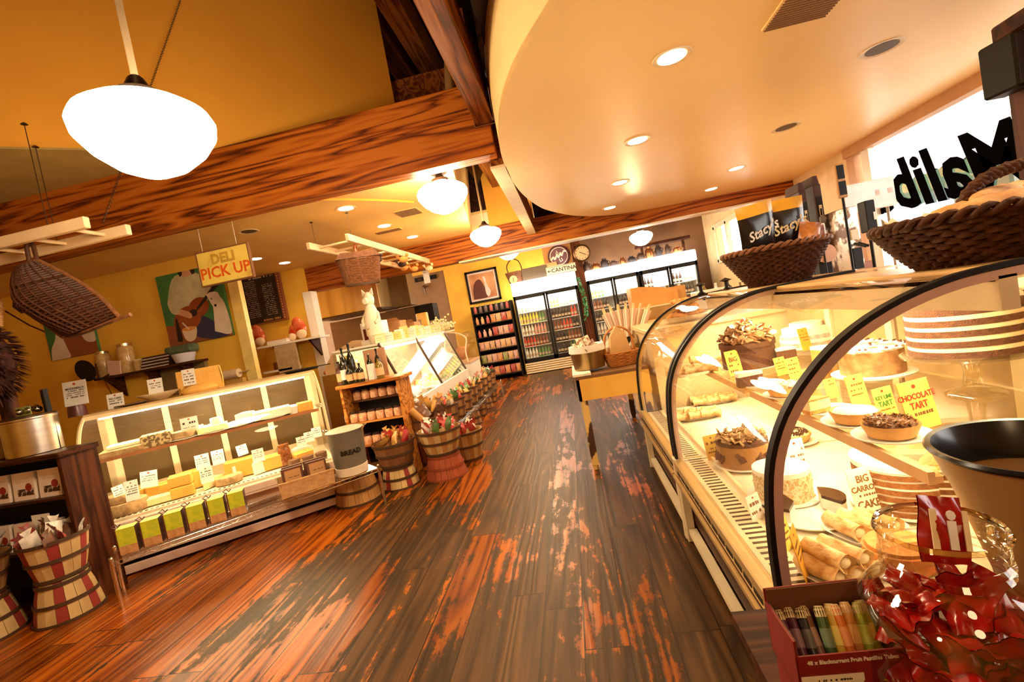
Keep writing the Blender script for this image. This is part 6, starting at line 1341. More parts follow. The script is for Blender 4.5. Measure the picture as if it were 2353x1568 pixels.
# kitchen hood, wok line, dark cabinet
t = thing('extractor_hood', 'polished steel extractor hood over the kitchen line', 'hood', (-4.5,8.0,1.95)); b = MB(); b.box(0,1.25,0,.8,.0,.55,c=.01); obj('canopy', b, M('brushed_brass_steel', (.70,.52,.25), .3, .9, col2=(.45,.3,.12), scale=1.6, stretch=(3,1,.2)), t); b = MB(); b.box(-.02,1.27,-.02,.82,-.03,.0); obj('lip', b, BRONZE, t)
b = MB(); b.box(-4.7,-2.95,8.1,8.9,.0,1.05); t = thing('kitchen_counter', 'steel kitchen counter and range under the hood', 'counter', (0,0,0)); obj('counter', b, STEEL, t); b = MB(); b.box(-4.7,-2.95,8.85,8.9,1.05,1.9); obj('splashback', b, M('dark_steel_panel', (.16,.09,.045), .35, .6), t)
q = on_y(855,640,8.6); q_ = on_y(945,700,8.6); t = thing('wall_cabinet', 'dark brown flat cabinet hanging right of the hood', 'cabinet', (q.x,8.6,q_.z)); b = MB(); b.box(0,q_.x-q.x,0,.4,0,q.z-q_.z+.25); obj('body', b, M('dark_olive_cabinet', (.13,.07,.025), .4), t); b = MB(); b.box(.02,q_.x-q.x-.02,-.01,0,.02,q.z-q_.z+.22); obj('door', b, M('dark_olive_cabinet', (.1,.05,.02)), t)
b = MB(); b.box(q.x,q_.x+.3,8.95,9.3,q_.z-.35,q_.z-.02); one('slicer_hood', b, BLACK, 'black low duct under the dark brown cabinet', 'duct')
t = thing('slicer', 'cream meat slicer with a round knob behind the bottles', 'slicer', (-3.25,6.5,1.02), .2); b = MB(); b.prism([(-.35,.0),(.4,.0),(.4,.38),(.1,.42),(-.2,.30),(-.35,.1)], -.12, .12, ax='y'); obj('body', b, M('cream_slicer', (.72,.48,.26), .4), t); b = MB(); b.ball((.1,-.14,.30), .03, 10, 6); obj('knob', b, BLACK, t, smooth=60)
b = MB(); b.box(-3.6,-2.95,6.25,6.8,0,1.018); one('prep_counter', b, STEEL, 'steel prep counter carrying the slicer', 'counter')
b = MB(); b.box(-.14,.14,-.1,.1,0,.06,c=.02); one('red_towel', b, M('red_orange_cloth', (.65,.18,.04), .8), 'folded red-orange cloth behind the ham shelf post', 'cloth', (-3.58,6.9-.3,1.46-.44+.0))
# ornaments hung from the centre ladder
LX = -2.22
t = thing('hanging_basket', 'brown lidded wicker hamper hanging from the centre ladder', 'basket', (-2.03,4.66,1.97), .42); t.scale = (.88,.88,.92)
b = MB(); weave(b, .27, lambda k: (.19+.045*k, .13+.03*k), 20, 26, .007, e=.35, amp=.004); obj('basket_body', b, WICK2, t, smooth=60)
b = MB(); b.prism([(-.25,.275),(.25,.275),(.19,.34),(-.19,.34)], -.165, .165, ax='y'); obj('lid', b, WICK2, t)
b = MB(); b.tube([(-.0,-.15,.27),(-.02,-.10,.40),(0,0,.45),(.0,.10,.40),(.0,.15,.27)], .016, 6); obj('handle', b, M('rust_leather', (.35,.10,.03), .5), t, smooth=60)
BIRD = M('dark_ornament', (.05,.02,.015), .5)
for i, (y, dx, m, w) in enumerate(((5.4,.1,BIRD,'dark rooster ornament'),(5.75,.3,CARAM,'tan bird ornament'),(6.1,.15,BIRD,'dark spread bird ornament'),(6.45,.05,CARAM,'orange bottle ornament'),(6.75,.1,CARAM,'amber key ornament'),(7.0,.25,CREAMF,'cream teacup ornament'))):
    t = thing('hanging_ornament', f"{w} hanging from the centre ladder", 'ornament', (LX+dx,y,2.315)); b = MB(); b.ball((0,0,0), .05, 10, 6, 0, (1.2,.4,.8)); b.ball((.05,0,.05), .025, 8, 5); b.prism([(-.05,0),(-.10,.06),(-.06,.07)], -.01,.01, ax='y'); b.tube([(0,0,.04),(0,0,.12)], .002, 4); obj('figure', b, m, t, smooth=60)
card((-2.12,7.28,2.13), .10, .24, [(None,.02,None)], 'white tag hanging from the far end of the centre ladder', rz=0, lean=0, mat=PAPER)
# ================================================================== back wall
YK = 11.34
q = [on_y(*c, YK-.02) for c in ((1065,628),(1155,687),(1138,613),(1083,700))]
px0 = (q[0].x+q[3].x)/2; px1 = (q[1].x+q[2].x)/2; pz0 = (q[1].z+q[3].z)/2; pz1 = (q[0].z+q[2].z)/2
t = thing('framed_picture', 'black-framed sepia picture on the yellow back wall', 'picture', (px0,YK-.02,pz0)); w_ = px1-px0; h_ = pz1-pz0
b = MB()
for a in ((0,w_,0,.05),(0,w_,h_-.05,h_),(0,.05,0,h_),(w_-.05,w_,0,h_)): b.box(a[0],a[1],-.03,.0,a[2],a[3])
obj('frame', b, BLACK, t)
b = MB(); b.box(.03,w_-.03,-.012,-.005,.03,h_-.03,0); b.box(.09,w_-.09,-.014,-.012,.09,h_-.09,1)
P = smooth_line([(.12,.10),(.14,.35),(.22,.52),(.34,.56),(.42,.40),(.46,.2),(.44,.10),(.12,.10)],4); b.add([(x,-.0146,z) for x,z in P], [tuple(range(len(P)))], 2)
P = smooth_line([(.42,.62),(.48,.58),(.50,.40),(.56,.25),(.5,.12),(.44,.2),(.44,.45),(.42,.62)],4); b.add([(x,-.0148,z) for x,z in P], [tuple(range(len(P)))], 0)
obj('print', b, [M('pale_mat_board', (.75,.58,.52), .6), M('sepia_print', (.62,.32,.14), .6, col2=(.35,.13,.05), scale=3), M('umber_figure', (.10,.02,.012), .6)], t)
# fan of hooks on the brown recess wall
p = on_y(978,640,11.365); b = MB(); b.box(-.28,.28,-.01,.03,-.05,.05); b.box(-.2,-.1,-.02,-.01,-.03,.03,1); b.box(.02,.12,-.02,-.01,-.03,.03,1); one('fuse_strip', b, [BLACK, BRONZE], 'black strip with small panels high on the brown back wall', 'panel', p)
p = on_y(975,660,11.34); b = MB(); b.ball((0,0,0),.05,8,5); b.tube([(0,-.02,0),(.12,-.03,.01)],.01,6); b.tube([(0,-.02,-.02),(.02,-.03,-.18)],.02,6); one('wall_hook', b, BRONZE, 'small tap-like fitting on the brown back wall', 'fitting', p, smooth=50)
# snack rack
q0 = on_z(1195,862,0); t = thing('snack_rack', 'black shelving rack of snack bags and jars left of the first cooler', 'rack', (-2.2,10.55,0)); wr = .93
lv = [.12,.42,.72,1.02,1.32,1.58]
b = MB(); b.box(0,.03,0,.5,0,1.75); b.box(wr-.03,wr,0,.5,0,1.75); b.box(.03,wr-.03,.48,.5,0,1.75); obj('frame', b, BLACK, t)
for z in lv: b = MB(); b.box(.03,wr-.03,-.03,.48,z-.02,z); obj('shelf', b, BLACK, t)
cm_ = [M('snack_'+n, c, .3, col2=tuple(q*.5+.1 for q in c), scale=18) for n, c in (('orange',(.75,.30,.08)),('tan',(.75,.45,.2)),('red',(.5,.06,.03)),('dark',(.10,.05,.04)),('pink',(.78,.42,.3)),('green',(.35,.36,.08)))]
cn_ = ['orange','tan','red','dark','pink','green']; PM = []
for m in cm_: b = MB(); pillow(b, .12, .19, .05, crimp=.012, nx=6, ny=6); PM.append(mesh('snack_bag', b, m, 50))
BT = []
for m in cm_: b = MB(); b.lathe([(1e-5,0),(.035,0),(.038,.006),(.038,.11),(.02,.14),(.02,.17),(1e-5,.17)], 12); BT.append(mesh('snack_bottle', b, m, 50))
rws = ('bottom','second','third','fourth','fifth','top'); rr = random.Random(31)
for r, z in enumerate(lv):
    for i in range(7):
        k = {0:(0,2),1:(0,5,1,4),2:(1,1,4),3:(2,4,4),4:(2,0,1),5:(3,3,2)}[r]; k = k[(i+r)%len(k)]; btl = r == 5 or (r in (3,4) and i < 3)
        put((BT if btl else PM)[k], 'snack_bottle' if btl else 'snack_bag', (-2.2+.09+.125*i, 10.60, z+.002), 0, f"{cn_[k]} snack {'bottle' if btl else 'bag'} on the {rws[r]} shelf of the black rack", 'snack bottle' if btl else 'snack bag', f"{cn_[k]} {'bottles' if btl else 'bags'} on the {rws[r]} rack shelf", rot=(.0,0,rr.uniform(-.2,.2)))
# coolers
COOLW = glow('cooler_header_glow', (1,.97,.92), 5.0)
BTM = {}
def fb(kind):
    if kind in BTM: return BTM[kind]
    c = {'dark':(.03,.012,.008),'amber':(.25,.06,.015),'red':(.6,.06,.03),'pink':(.8,.35,.3),'yellow':(.8,.62,.08),'green':(.12,.3,.08),'clear':(.8,.78,.7)}[kind]
    b = MB(); b.lathe([(1e-5,0),(.030,0),(.032,.005),(.032,.13),(.014,.18),(.013,.225),(1e-5,.227)], 10); b.lathe([(.0325,.035),(.0325,.085)], 10, m=1)
    BTM[kind] = mesh('drink_bottle', b, [M('drink_'+kind, c, .15), M('drink_label', (.55,.42,.28), .5)], 50); return BTM[kind]
def cooler(label, x0, x1, zh0, zh1, doors, rows, where):
    y = 10.6; t = thing('beverage_cooler', label, 'cooler', (x0,y,0)); w = x1-x0
    b = MB(); b.box(0,w,.04,.66,.27,.31); b.box(0,w,.60,.66,.27,zh0); b.box(0,.05,0,.66,.27,zh0); b.box(w-.05,w,0,.66,.27,zh0); b.box(.0,w,0,.66,zh0-.04,zh0); obj('cabinet', b, BLACK, t)
    b = MB(); b.box(.05,w-.05,.57,.60,.31,zh0-.04); b.box(.05,.06,.05,.6,.31,zh0-.04); b.box(w-.06,w-.05,.05,.6,.31,zh0-.04); obj('liner', b, M('cooler_white', (.88,.88,.84), .5), t)
    b = MB(); b.box(0,w,-.02,.6,zh0,zh1,c=.02); obj('header', b, COOLW, t)
    b = MB()
    for i in range(5): b.box(0,w,-.01,.02,.02+i*.05,.055+i*.05)
    b.box(0,w,.02,.6,0,.27,1); obj('grille', b, [CREAM, BLACK], t)
    dw = w/doors
    for d in range(doors):
        b = MB(); a = d*dw
        for q in ((a+.005,a+.05,.28,zh0-.04),(a+dw-.05,a+dw-.005,.28,zh0-.04),(a+.005,a+dw-.005,.28,.36),(a+.005,a+dw-.005,zh0-.09,zh0-.04)): b.box(q[0],q[1],-.03,.0,q[2],q[3])
        o = obj('door', b, BLACK, t); b = MB(); b.quad((a+.05,-.012,.36),(a+dw-.05,-.012,.36),(a+dw-.05,-.012,zh0-.09),(a+.05,-.012,zh0-.09)); obj('pane', b, GLASS2, o)
    n = len(rows); H_ = zh0-.13-.36
    for r in range(n):
        z = .36+H_*r/n; b = MB(); b.box(.06,w-.06,.05,.56,z-.012,z); obj('shelf', b, M('cooler_shelf', (.85,.84,.8), .4), t)
        for d in range(doors):
            kinds = rows[r][d]
            if not kinds: continue
            nb = int((dw-.14)/.072)
            for i in range(nb):
                k = kinds[i*len(kinds)//nb]
                put(fb(k), 'drink_bottle', (x0+d*dw+.09+i*.072, y+.10, z+.003), 0, f"{k} drink bottle in {where}, {('bottom','second','third','fourth','top')[r]} shelf{', '+('left','right')[d]+' door' if doors > 1 else ''}", 'bottle', f"{k} bottles in {where}, row {r+1} door {d+1}", sc=1.0)
    for r in range(2): light('AREA', 'cooler_light', (x0+w*(.27+.46*r) if doors > 1 else x0+w*.5+.01*r, y+.03, zh0-.06), 10, (1,.95,.85), w*.4, (math.radians(35),0,0), size_y=.04)
    return t
cooler('two-door beverage cooler with a glowing header, left of the brown post', -1.20, .26, 1.80, 2.11, 2, [(['clear','green'],['dark','green']),(['red','amber'],['dark','amber']),(['clear','pink'],['amber','red','dark']),(['yellow','yellow','green'],['dark','dark','red']),(['pink','clear'],['yellow','pink','clear'])], 'the first cooler')
cooler('beverage cooler with a glowing header behind the paper-wrapped loaves', .48, 1.60, 1.84, 2.06, 2, [(['clear'],['clear']),(['clear','amber'],['dark']),(['dark'],['dark','amber']),(['amber','dark'],['dark']),(['yellow','green','clear'],['clear'])], 'the second cooler')
cooler('beverage cooler with a glowing header at the right, behind the till', 1.64, 2.86, 1.84, 2.08, 2, [(['clear'],['clear']),(['dark'],['dark']),(['dark'],['amber']),(['amber'],['dark']),(['dark','clear'],['dark','clear'])], 'the third cooler')
b = MB(); b.box(.27,.47,10.62,11.3,0,2.9); struct('trim_20', b, WD_darkz)
# things on the coolers
t = thing('wicker_basket', 'dark wicker basket with a thin looped handle on the first cooler', 'basket', (-1.08,10.85,2.112)); b = MB(); weave(b, .26, lambda k: (.14+.08*k,.12+.05*k), 12, 18, .011, amp=.008); obj('basket_body', b, WICK2, t, smooth=60); b = MB(); b.tube(smooth_path([(-.15,0,.24),(-.16,0,.42),(-.02,0,.56),(.13,0,.48),(.18,0,.24)],5), .012, 6); obj('handle', b, WICK, t, smooth=60)
p = on_y(1180,643,10.55); t = thing('scale_dial', 'small round dial hanging from the basket on the first cooler', 'dial', p); b = MB(); b.lathe([(1e-5,0),(.085,0),(.09,.02),(1e-5,.02)], 24); obj('face', b, M('dial_cream', (.75,.55,.3), .4), t, smooth=40, rot=(PI/2,0,0)); b = MB(); b.box(-.006,.006,-.024,-.021,-.05,.05); obj('needle', b, INK, t)
b = MB(); b.box(-.30,.30,-.12,.12,0,.28,c=.01); one('dark_crate', b, M('dark_grey_green_crate', (.10,.07,.04), .6), 'dark crate on the first cooler right of the basket', 'crate', (-.62,10.85,2.112))
b = MB(); b.box(-.18,.18,-.015,.015,0,.30); one('orange_board', b, M('orange_board', (.60,.30,.12), .6), 'orange board between the dark crate and the cantina sign', 'board', (-.28,10.75,2.112))
p = on_y(1290,624,10.5); t = thing('cantina_sign', 'white arrow sign reading CANTINA on top of the first cooler', 'sign', (p.x,10.62,2.112)); b = MB(); b.box(-.33,.33,-.012,.012,0,.19,0); b.box(-.315,.315,-.0135,-.012,.01,.018,1); b.box(-.315,.315,-.0135,-.012,.172,.18,1); obj('board', b, [PAPER, INK], t); text('CANTINA', .125, INK, t, (.06,-.014,.095), bold=.002)
b = MB(); b.box(-.29,-.22,-.0145,-.012,.088,.102); b.add([(-.305,-.0145,.095),(-.265,-.0145,.13),(-.265,-.0145,.115),(-.285,-.0145,.095),(-.265,-.0145,.075),(-.265,-.0145,.06)], [(0,1,2,3),(0,3,4,5)]); obj('arrow', b, INK, t)
p = on_y(1284,589,10.85); t = thing('round_sign', 'round dark sign with pale ring and script above the cantina sign', 'sign', p); b = MB(); b.lathe([(1e-5,0),(.25,0),(.25,.02),(1e-5,.02)], 40, m=0); b.lathe([(.19,.0205),(.205,.0215),(.205,.0205)], 40, m=1); b.lathe([(1e-5,.021),(.19,.021)], 40, m=2); obj('disc', b, [M('maroon_enamel', (.07,.02,.03), .3), PAPER, M('purple_grey', (.16,.07,.1), .4)], t, rot=(PI/2,0,0)); b = MB(); b.tube(smooth_path([(-.19,-.024,-.07),(-.12,-.024,.0),(-.10,-.024,-.06),(-.03,-.024,.04),(-.01,-.024,-.03),(.05,-.024,.07),(.07,-.024,.0),(.12,-.024,.09),(.19,-.024,.08)],4), .022, 6); b.tube([(-.05,-.024,.05),(-.03,-.024,.13),(.0,-.024,.05)], .012, 6); b.tube([(.0,-.024,-.06),(.02,-.024,-.13),(.07,-.024,-.11),(.05,-.024,-.05)], .012, 6); obj('emblem', b, PAPER, t, smooth=60)
b = MB(); b.box(p.x-.35,p.x+.3,10.87,10.9,2.12,2.9); one('brown_wall_board', b, M('brown_board', (.50,.24,.08), .6), 'brown board on the wall behind the round sign', 'board')
b = MB(); b.box(p.x-.25,p.x+.28,10.80,10.86,2.115,2.30); one('pink_notice', b, M('pink_notice_board', (.70,.42,.25), .6), 'low pinkish notice under the round sign', 'notice')
p = on_y(1337,582,10.58); t = thing('wall_clock', 'round wall clock with a dark rim on the brown post', 'clock', p); b = MB(); b.lathe([(.15,0),(.185,.0),(.19,.03),(.165,.04),(.155,.03)], 32); obj('rim', b, BRONZE, t, smooth=40, rot=(PI/2,0,0)); b = MB(); b.lathe([(1e-5,.02),(.155,.02)], 32); obj('face', b, M('clock_face', (.70,.50,.32), .5), t, rot=(PI/2,0,0)); b = MB(); b.tube([(0,-.026,0),(.08,-.026,-.05)], .006, 4); b.tube([(0,-.026,0),(-.05,-.026,.03)], .007, 4)
for k in range(12): b.box(.13*math.sin(k*PI/6)-.006,.13*math.sin(k*PI/6)+.006,-.026,-.022,.13*math.cos(k*PI/6)-.010,.13*math.cos(k*PI/6)+.010)
obj('hands', b, INK, t)
t = thing('green_garland', 'green leafy garland hanging on the side of the first cooler', 'garland', (.27,10.55,1.0)); b = MB(); rr = random.Random(2)
for i in range(170):
    z = rr.uniform(0,.95); x = .05+.05*math.sin(z*4); a = rr.uniform(0,6.3); c = Vector((x,0,z)); d = Vector((math.cos(a)*.06, -abs(math.sin(a))*.05, rr.uniform(-.04,.02))); s_ = Vector((0,0,.016)); b.add([c, c+d*.5+s_, c+d, c+d*.5-s_], [(0,1,2,3)])
obj('leaves', b, M('garland_green', (.02,.22,.07), .5, col2=(.25,.5,.3), scale=20, contrast=(.5,.7)), t)
# dark pots, copper things on the second and third coolers
rr = random.Random(17); PK = [M('dark_pot', (.06,.03,.02), .4), M('copper_pot', (.40,.16,.06), .3, .8), M('iron_pot', (.03,.02,.02), .5)]
for i in range(11):
    x = .55+i*.20; r = rr.uniform(.06,.10); h = rr.uniform(.12,.26); b = MB(); b.lathe([(1e-5,0),(r*.8,0),(r,h*.3),(r*.9,h*.7),(r*.5,h*.85),(r*.55,h),(1e-5,h)], 16); b.tube([(r*.8,0,h*.7),(r*1.4,0,h*.6),(r*.95,0,h*.25)], .01, 5)
    one('metal_pot', b, PK[i%3], f"{('dark','copper','black iron')[i%3]} pot in the row on the right-hand coolers, {('first','second','third','fourth','fifth','sixth','seventh','eighth','ninth','tenth','last')[i]} from the left", 'pot', (x, 10.85, 2.09 if x > 1.62 else 2.062), smooth=50)
b = MB(); b.box(1.70,2.85,10.80,11.1,2.36,2.42); b.box(1.8,1.84,10.9,11.0,2.082,2.36); b.box(2.7,2.74,10.9,11.0,2.082,2.36); one('pot_rack', b, WD_dark, 'dark board carried over the pots on the third cooler', 'rack')

# ================================================================== till counter and aisle table
t = thing('aisle_table', 'distressed wooden table with a yellow apron at the end of the bakery cases', 'table', (-.05,3.80,0))
b = MB(); b.box(0,.58,0,1.55,.755,.78); obj('top', b, M('dark_plank', (.20,.09,.03), .6), t)
b = MB(); b.box(.0,.58,.0,.025,.58,.755); b.box(.0,.025,.0,1.55,.58,.755); obj('apron', b, M('yellow_apron', (.82,.50,.10), .5, col2=(.76,.42,.07), scale=5), t)
DIST = M('chipped_paint_leg', (.75,.50,.16), .6, col2=(.06,.02,.01), scale=7, stretch=(1,1,.5), contrast=(.47,.50))
for x, y in ((.01,.01),(.52,.01),(.01,1.5),(.52,1.5)):
    b = MB(); b.box(x,x+.055,y,y+.055,.04,.58); b.lathe([(1e-5,0),(.02,0),(.025,.04)], 10, (x+.027,y+.027,0)); obj('leg', b, DIST, t)
b = MB(); b.prism([(-.02,.0),(.13,-.01),(.12,.30),(.05,.62),(-.02,.60)], .782, .80); b.add([(-.02,0,.79),(-.02,.6,.79),(-.03,.58,.60),(-.03,.03,.58)], [(0,1,2,3)]); tag(obj('table_cloth', b, M('white_cloth', (.88,.82,.70), .8), loc=(-.05,3.80,0)), 'white cloth hanging over the left edge of the aisle table', 'cloth')
p = on_z(1362, 862, .80); t = thing('metal_pot', 'wide brushed metal pot of clear bags on the aisle table', 'pot', (.085,4.06,.802)); b = MB(); b.lathe([(.11,0),(.13,.004),(.148,.155),(.152,.16),(.145,.16),(.125,.01),(1e-5,.01)], 36); obj('pot_body', b, M('brass_steel', (.55,.42,.22), .28, .9, col2=(.3,.2,.08), scale=2, stretch=(2,2,.3)), t, smooth=40)
b = MB(); b.lathe([(.15,.145),(.156,.15),(.150,.205),(.10,.20)], 30, wob=lambda a, z: .03*math.sin(a*9)); obj('paper_liner', b, PAPER, t, smooth=50)
CB = M('clear_wrapped_biscuits', (.80,.70,.52), .25, col2=(.25,.10,.04), scale=26, contrast=(.45,.6)); b = MB(); pillow(b, .09, .11, .04, crimp=.012, nx=6, ny=6); cbm = mesh('biscuit_bag', b, CB, 50); rr = random.Random(19)
for i in range(14):
    a = 2.4*i; q = .11*math.sqrt((i+.5)/14); put(cbm, 'biscuit_bag', (.085+q*math.cos(a),4.06+q*math.sin(a),.90+.09*(1-q/.11)), 0, 'clear bag of dark biscuits heaped in the metal pot on the aisle table', 'biscuit bag', 'biscuit bags in the metal pot', rot=(rr.uniform(-.7,.7),rr.uniform(-.6,.6),rr.uniform(0,6)))
t = thing('wicker_basket', 'orange-tan basket with an upright handle on the aisle table', 'basket', (.36,4.10,.782), .2); b = MB(); weave(b, .12, lambda k: (.11+.04*k,.09+.03*k), 9, 16, .007, e=.6, amp=.005); obj('basket_body', b, M('orange_wicker', (.55,.22,.05), .6, col2=(.4,.15,.03), scale=30), t, smooth=60); b = MB(); b.tube(smooth_path([(-.13,0,.10),(-.11,0,.26),(0,0,.33),(.11,0,.26),(.13,0,.10)],4), .010, 6); obj('handle', b, M('orange_wicker', (.5,.2,.05)), t, smooth=60)
b = MB(); b.prism([(-.10,0),(.10,0),(.06,.20),(-.01,.26),(-.07,.18)], -.02, .02, ax='y'); one('paper_wrap', b, M('kraft_wrap', (.72,.48,.22), .8), 'folded kraft paper standing in the orange-tan basket', 'paper', (.36,4.08,.86), rz=.3)
for i in range(9):
    put(cbm, 'biscuit_bag', (.22+.045*i,4.42+.05*(i%3),.83+.03*(i%2)), 0, 'clear bag of biscuits in the row behind the pot on the aisle table', 'biscuit bag', 'biscuit bags behind the metal pot', rot=(rr.uniform(-.5,.5),rr.uniform(-.5,.5),rr.uniform(0,6)), sc=1.2)
b = MB(); b.lathe([(.05,0),(.06,.01),(.10,.18),(.095,.18),(.05,.02),(1e-5,.02)], 24); one('dark_bowl', b, BLACKG, 'dark glossy bowl at the back right of the aisle table', 'bowl', (.46,4.75,.782), smooth=40)
# tall till counter
t = thing('till_counter', 'cream service counter carrying the till beyond the bakery cases', 'counter', (.58,3.80,0)); b = MB(); b.box(0,1.55,0,1.9,0,1.02); obj('body', b, M('cream_counter', (.80,.62,.34), .5), t); b = MB(); b.box(-.03,1.58,-.03,1.94,1.02,1.06,c=.006); obj('worktop', b, M('light_worktop', (.85,.68,.36), .3), t)
def Q(px, py, Y): return on_y(px, py, Y)
t = thing('till', 'tan till cabinet with a sloping lid and drawer on the counter', 'till', (.66,5.08,1.062)); wt = .47
b = MB(); b.prism([(0,0),(wt,0),(wt,.27),(wt*.55,.33),(wt*.2,.36),(0,.36)], 0, .35, ax='y'); obj('housing', b, M('tan_till', (.72,.36,.10), .35), t); b = MB(); b.box(.01,wt-.01,-.012,.0,.02,.12); obj('drawer', b, M('olive_till_drawer', (.42,.25,.08), .35), t); b = MB(); b.box(0,wt,-.014,.0,.125,.14); obj('trim', b, CREAM, t)
b = MB(); b.box(wt*.60,wt*1.2,.05,.08,.10,.30); b.box(wt*.62,wt*.85,.045,.05,.14,.24,1); o = obj('display', b, [M('tan_till2', (.62,.34,.12), .35), BLACK], t)
t = thing('card_terminal', 'white terminal with a blue button beside the till', 'terminal', (1.32,5.12,1.062)); b = MB(); b.box(0,.34,0,.25,0,.20,c=.01); obj('housing', b, WHITE, t); b = MB(); b.lathe([(1e-5,0),(.02,0)], 12); obj('button', b, M('blue_dot', (.02,.03,.20), .4), t, loc=(.07,-.002,.12), rot=(PI/2,0,0))
# baguettes in paper sleeves
t = thing('bread_stand', 'wire stand left of the till holding paper-wrapped baguettes', 'stand', (.50,4.72,.782)); b = MB(); b.lathe([(.09,0),(.095,.01),(.095,.10),(.09,.10)], 20); b.lathe([(1e-5,.002),(.09,.002)], 20); obj('holder', b, STEEL, t, smooth=40)
for i in range(7):
    a = i*.9; l = .48; b = MB(); b.tube([(0,0,0),(0,0,l*.45),(0,0,l*.9)], [.018,.028,.034], 10, m=0); b.tube([(0,0,l*.8),(0,0,l*1.02)], [.022,.012], 8, m=1)
    b.T = None; one('wrapped_baguette', b, [M('striped_paper_sleeve', (.88,.80,.66), .5, col2=(.60,.40,.25), scale=12, stretch=(3,3,.15), contrast=(.45,.55)), LOAF], f"paper-sleeved baguette fanned out left of the till, {('first','second','third','fourth','fifth','sixth','last')[i]} from the left", 'baguette', (.44+.018*i,4.70+.02*(i%3),.80), smooth=50, rot=(-.05*(i%2),-.25+.12*i,0))
b = MB(); [b.ball((random.Random(i).uniform(-.05,.05), random.Random(i+9).uniform(-.04,.04), .04+.02*(i%3)), .035, 8, 5) for i in range(8)]; one('dark_ornament', b, BLACK, 'small black bow-like ornament on the counter left of the till', 'ornament', (.60,4.98,1.062), smooth=50)
for i, x in enumerate((1.12, 1.30)):
    b = MB(); b.lathe([(1e-5,0),(.035,0),(.012,.02),(.012,.06),(.045,.07),(1e-5,.09)], 14); one('call_bell', b, BLACK, f"small black clip stand on the far case top, {('left','right')[i]} of two", 'stand', (x-.15,3.62,1.264), smooth=50)
# stuff behind the till: dark bottles, cups
rr = random.Random(23)
for i in range(9):
    h = rr.uniform(.2,.34); m = (OIL, OLV, WHITE)[i%3]
    bottle('counter_bottle', f"{('black','olive','white')[i%3]} bottle behind the till, {('first','second','third','fourth','fifth','sixth','seventh','eighth','last')[i]} from the left", (1.0+.13*i, 5.55, 1.062), h, .045, m, TANL if i%3 != 2 else None)
# ================================================================== back counter by the window
CTX = 2.25; CZ = 1.05
t = thing('back_counter', 'wooden back counter under the lettered window', 'counter', (CTX,1.2,0)); b = MB(); b.box(.03,.78,0,5.2,0,CZ-.04); obj('body', b, WD_dark, t); b = MB(); b.box(-.02,.80,-.02,5.22,CZ-.04,CZ,c=.006); obj('worktop', b, WD_shelf, t)
def rect(pa, pb, Y, d, name, label, cat, mats, front=None, z0=None, c=.006):
    """a box whose near face fills the photo rectangle at depth Y"""
    A, B = on_y(*pa, Y), on_y(*pb, Y); x0, x1 = sorted((A.x, B.x)); zz0, zz1 = sorted((A.z, B.z)); zz0 = z0 if z0 is not None else zz0
    t = thing(name, label, cat, (x0, Y, zz0)); b = MB(); b.box(0, x1-x0, 0, d, 0, zz1-zz0, c=c); obj('housing', b, mats, t); return t, x1-x0, zz1-zz0
MBR = M('brown_machine', (.06,.022,.010), .5, spec=.2)
for i, (pa, pb, nm) in enumerate((((1836,440),(1864,522),'left'),((1868,425),(1898,508),'right'))):
    t, w_, h_ = rect(pa, pb, 4.7, .3, 'coffee_dispenser', f"tall brown coffee bean dispenser with a framed emblem, {nm} of two", 'coffee dispenser', MBR, z0=1.40)
    b = MB(); b.box(w_*.15,w_*.85,-.006,0,h_*.38,h_*.82,0); b.box(w_*.3,w_*.7,-.008,-.006,h_*.5,h_*.7,1); b.box(w_*.38,w_*.62,-.010,-.008,h_*.55,h_*.65,0); obj('emblem_panel', b, [BLACK, M('cream_emblem', (.75,.58,.35), .5)], t)
    b = MB(); b.prism([(0,h_),(w_,h_),(w_*.8,h_+.08),(w_*.2,h_+.08)], .02, .28, ax='y'); obj('hood', b, MBR, t); b = MB(); b.box(w_*.1,w_*.9,-.004,.0,.03,h_*.3,0); obj('bean_window', b, M('coffee_beans', (.45,.22,.06), .4, col2=(.8,.5,.15), scale=40), t)
    b = MB(); b.tube([(w_/2,.15,-.33),(w_/2,.15,0)], .03, 10); b.box(w_*.1,w_*.9,.02,.28,-.348,-.32); obj('stand', b, STEEL, t)
t, w_, h_ = rect((1938,478),(1992,632), 4.3, .4, 'espresso_machine', 'chrome espresso machine under the lettered window', 'coffee machine', M('machine_chrome', (.75,.62,.48), .25, .9, col2=(.12,.06,.03), scale=7, contrast=(.46,.54)), z0=CZ)
b = MB(); b.box(w_*.15,w_*.8,-.02,0,h_*.25,h_*.5,0); b.box(w_*.2,w_*.75,-.02,0,h_*.6,h_*.72,1); obj('panel', b, [BLACK, CREAM], t); b = MB(); b.tube([(w_*.3,-.03,h_*.55),(w_*.3,-.16,h_*.5)], .012, 8); b.tube([(w_*.6,-.03,h_*.55),(w_*.6,-.14,h_*.5)], .012, 8); obj('filter_handle', b, BLACK, t, smooth=50)
t, w_, h_ = rect((1986,462),(2018,520), 4.0, .1, 'menu_tablet', 'black tablet with a white label above the espresso machine', 'tablet', BLACK, z0=1.50); b = MB(); b.box(w_*.7,w_*.95,-.004,0,h_*.35,h_*.6); obj('label', b, PAPER, t); b = MB(); b.tube([(w_/2,.05,-.45),(w_/2,.05,0)], .012, 8); b.box(w_*.2,w_*.8,0,.1,-.452,-.44); obj('stand', b, BLACK, t)
t, w_, h_ = rect((1935,428),(2062,470), 4.45, .04, 'white_sign', 'long white board with faint red writing in front of the window', 'sign', M('bright_white_board', (.92,.88,.86), .4)); b = MB(); scribble(b, w_*.62,w_*.95,h_*.55,.08,-.002,0,3,.1); obj('lettering', b, M('faint_pink_ink', (.85,.55,.5), .6), t)
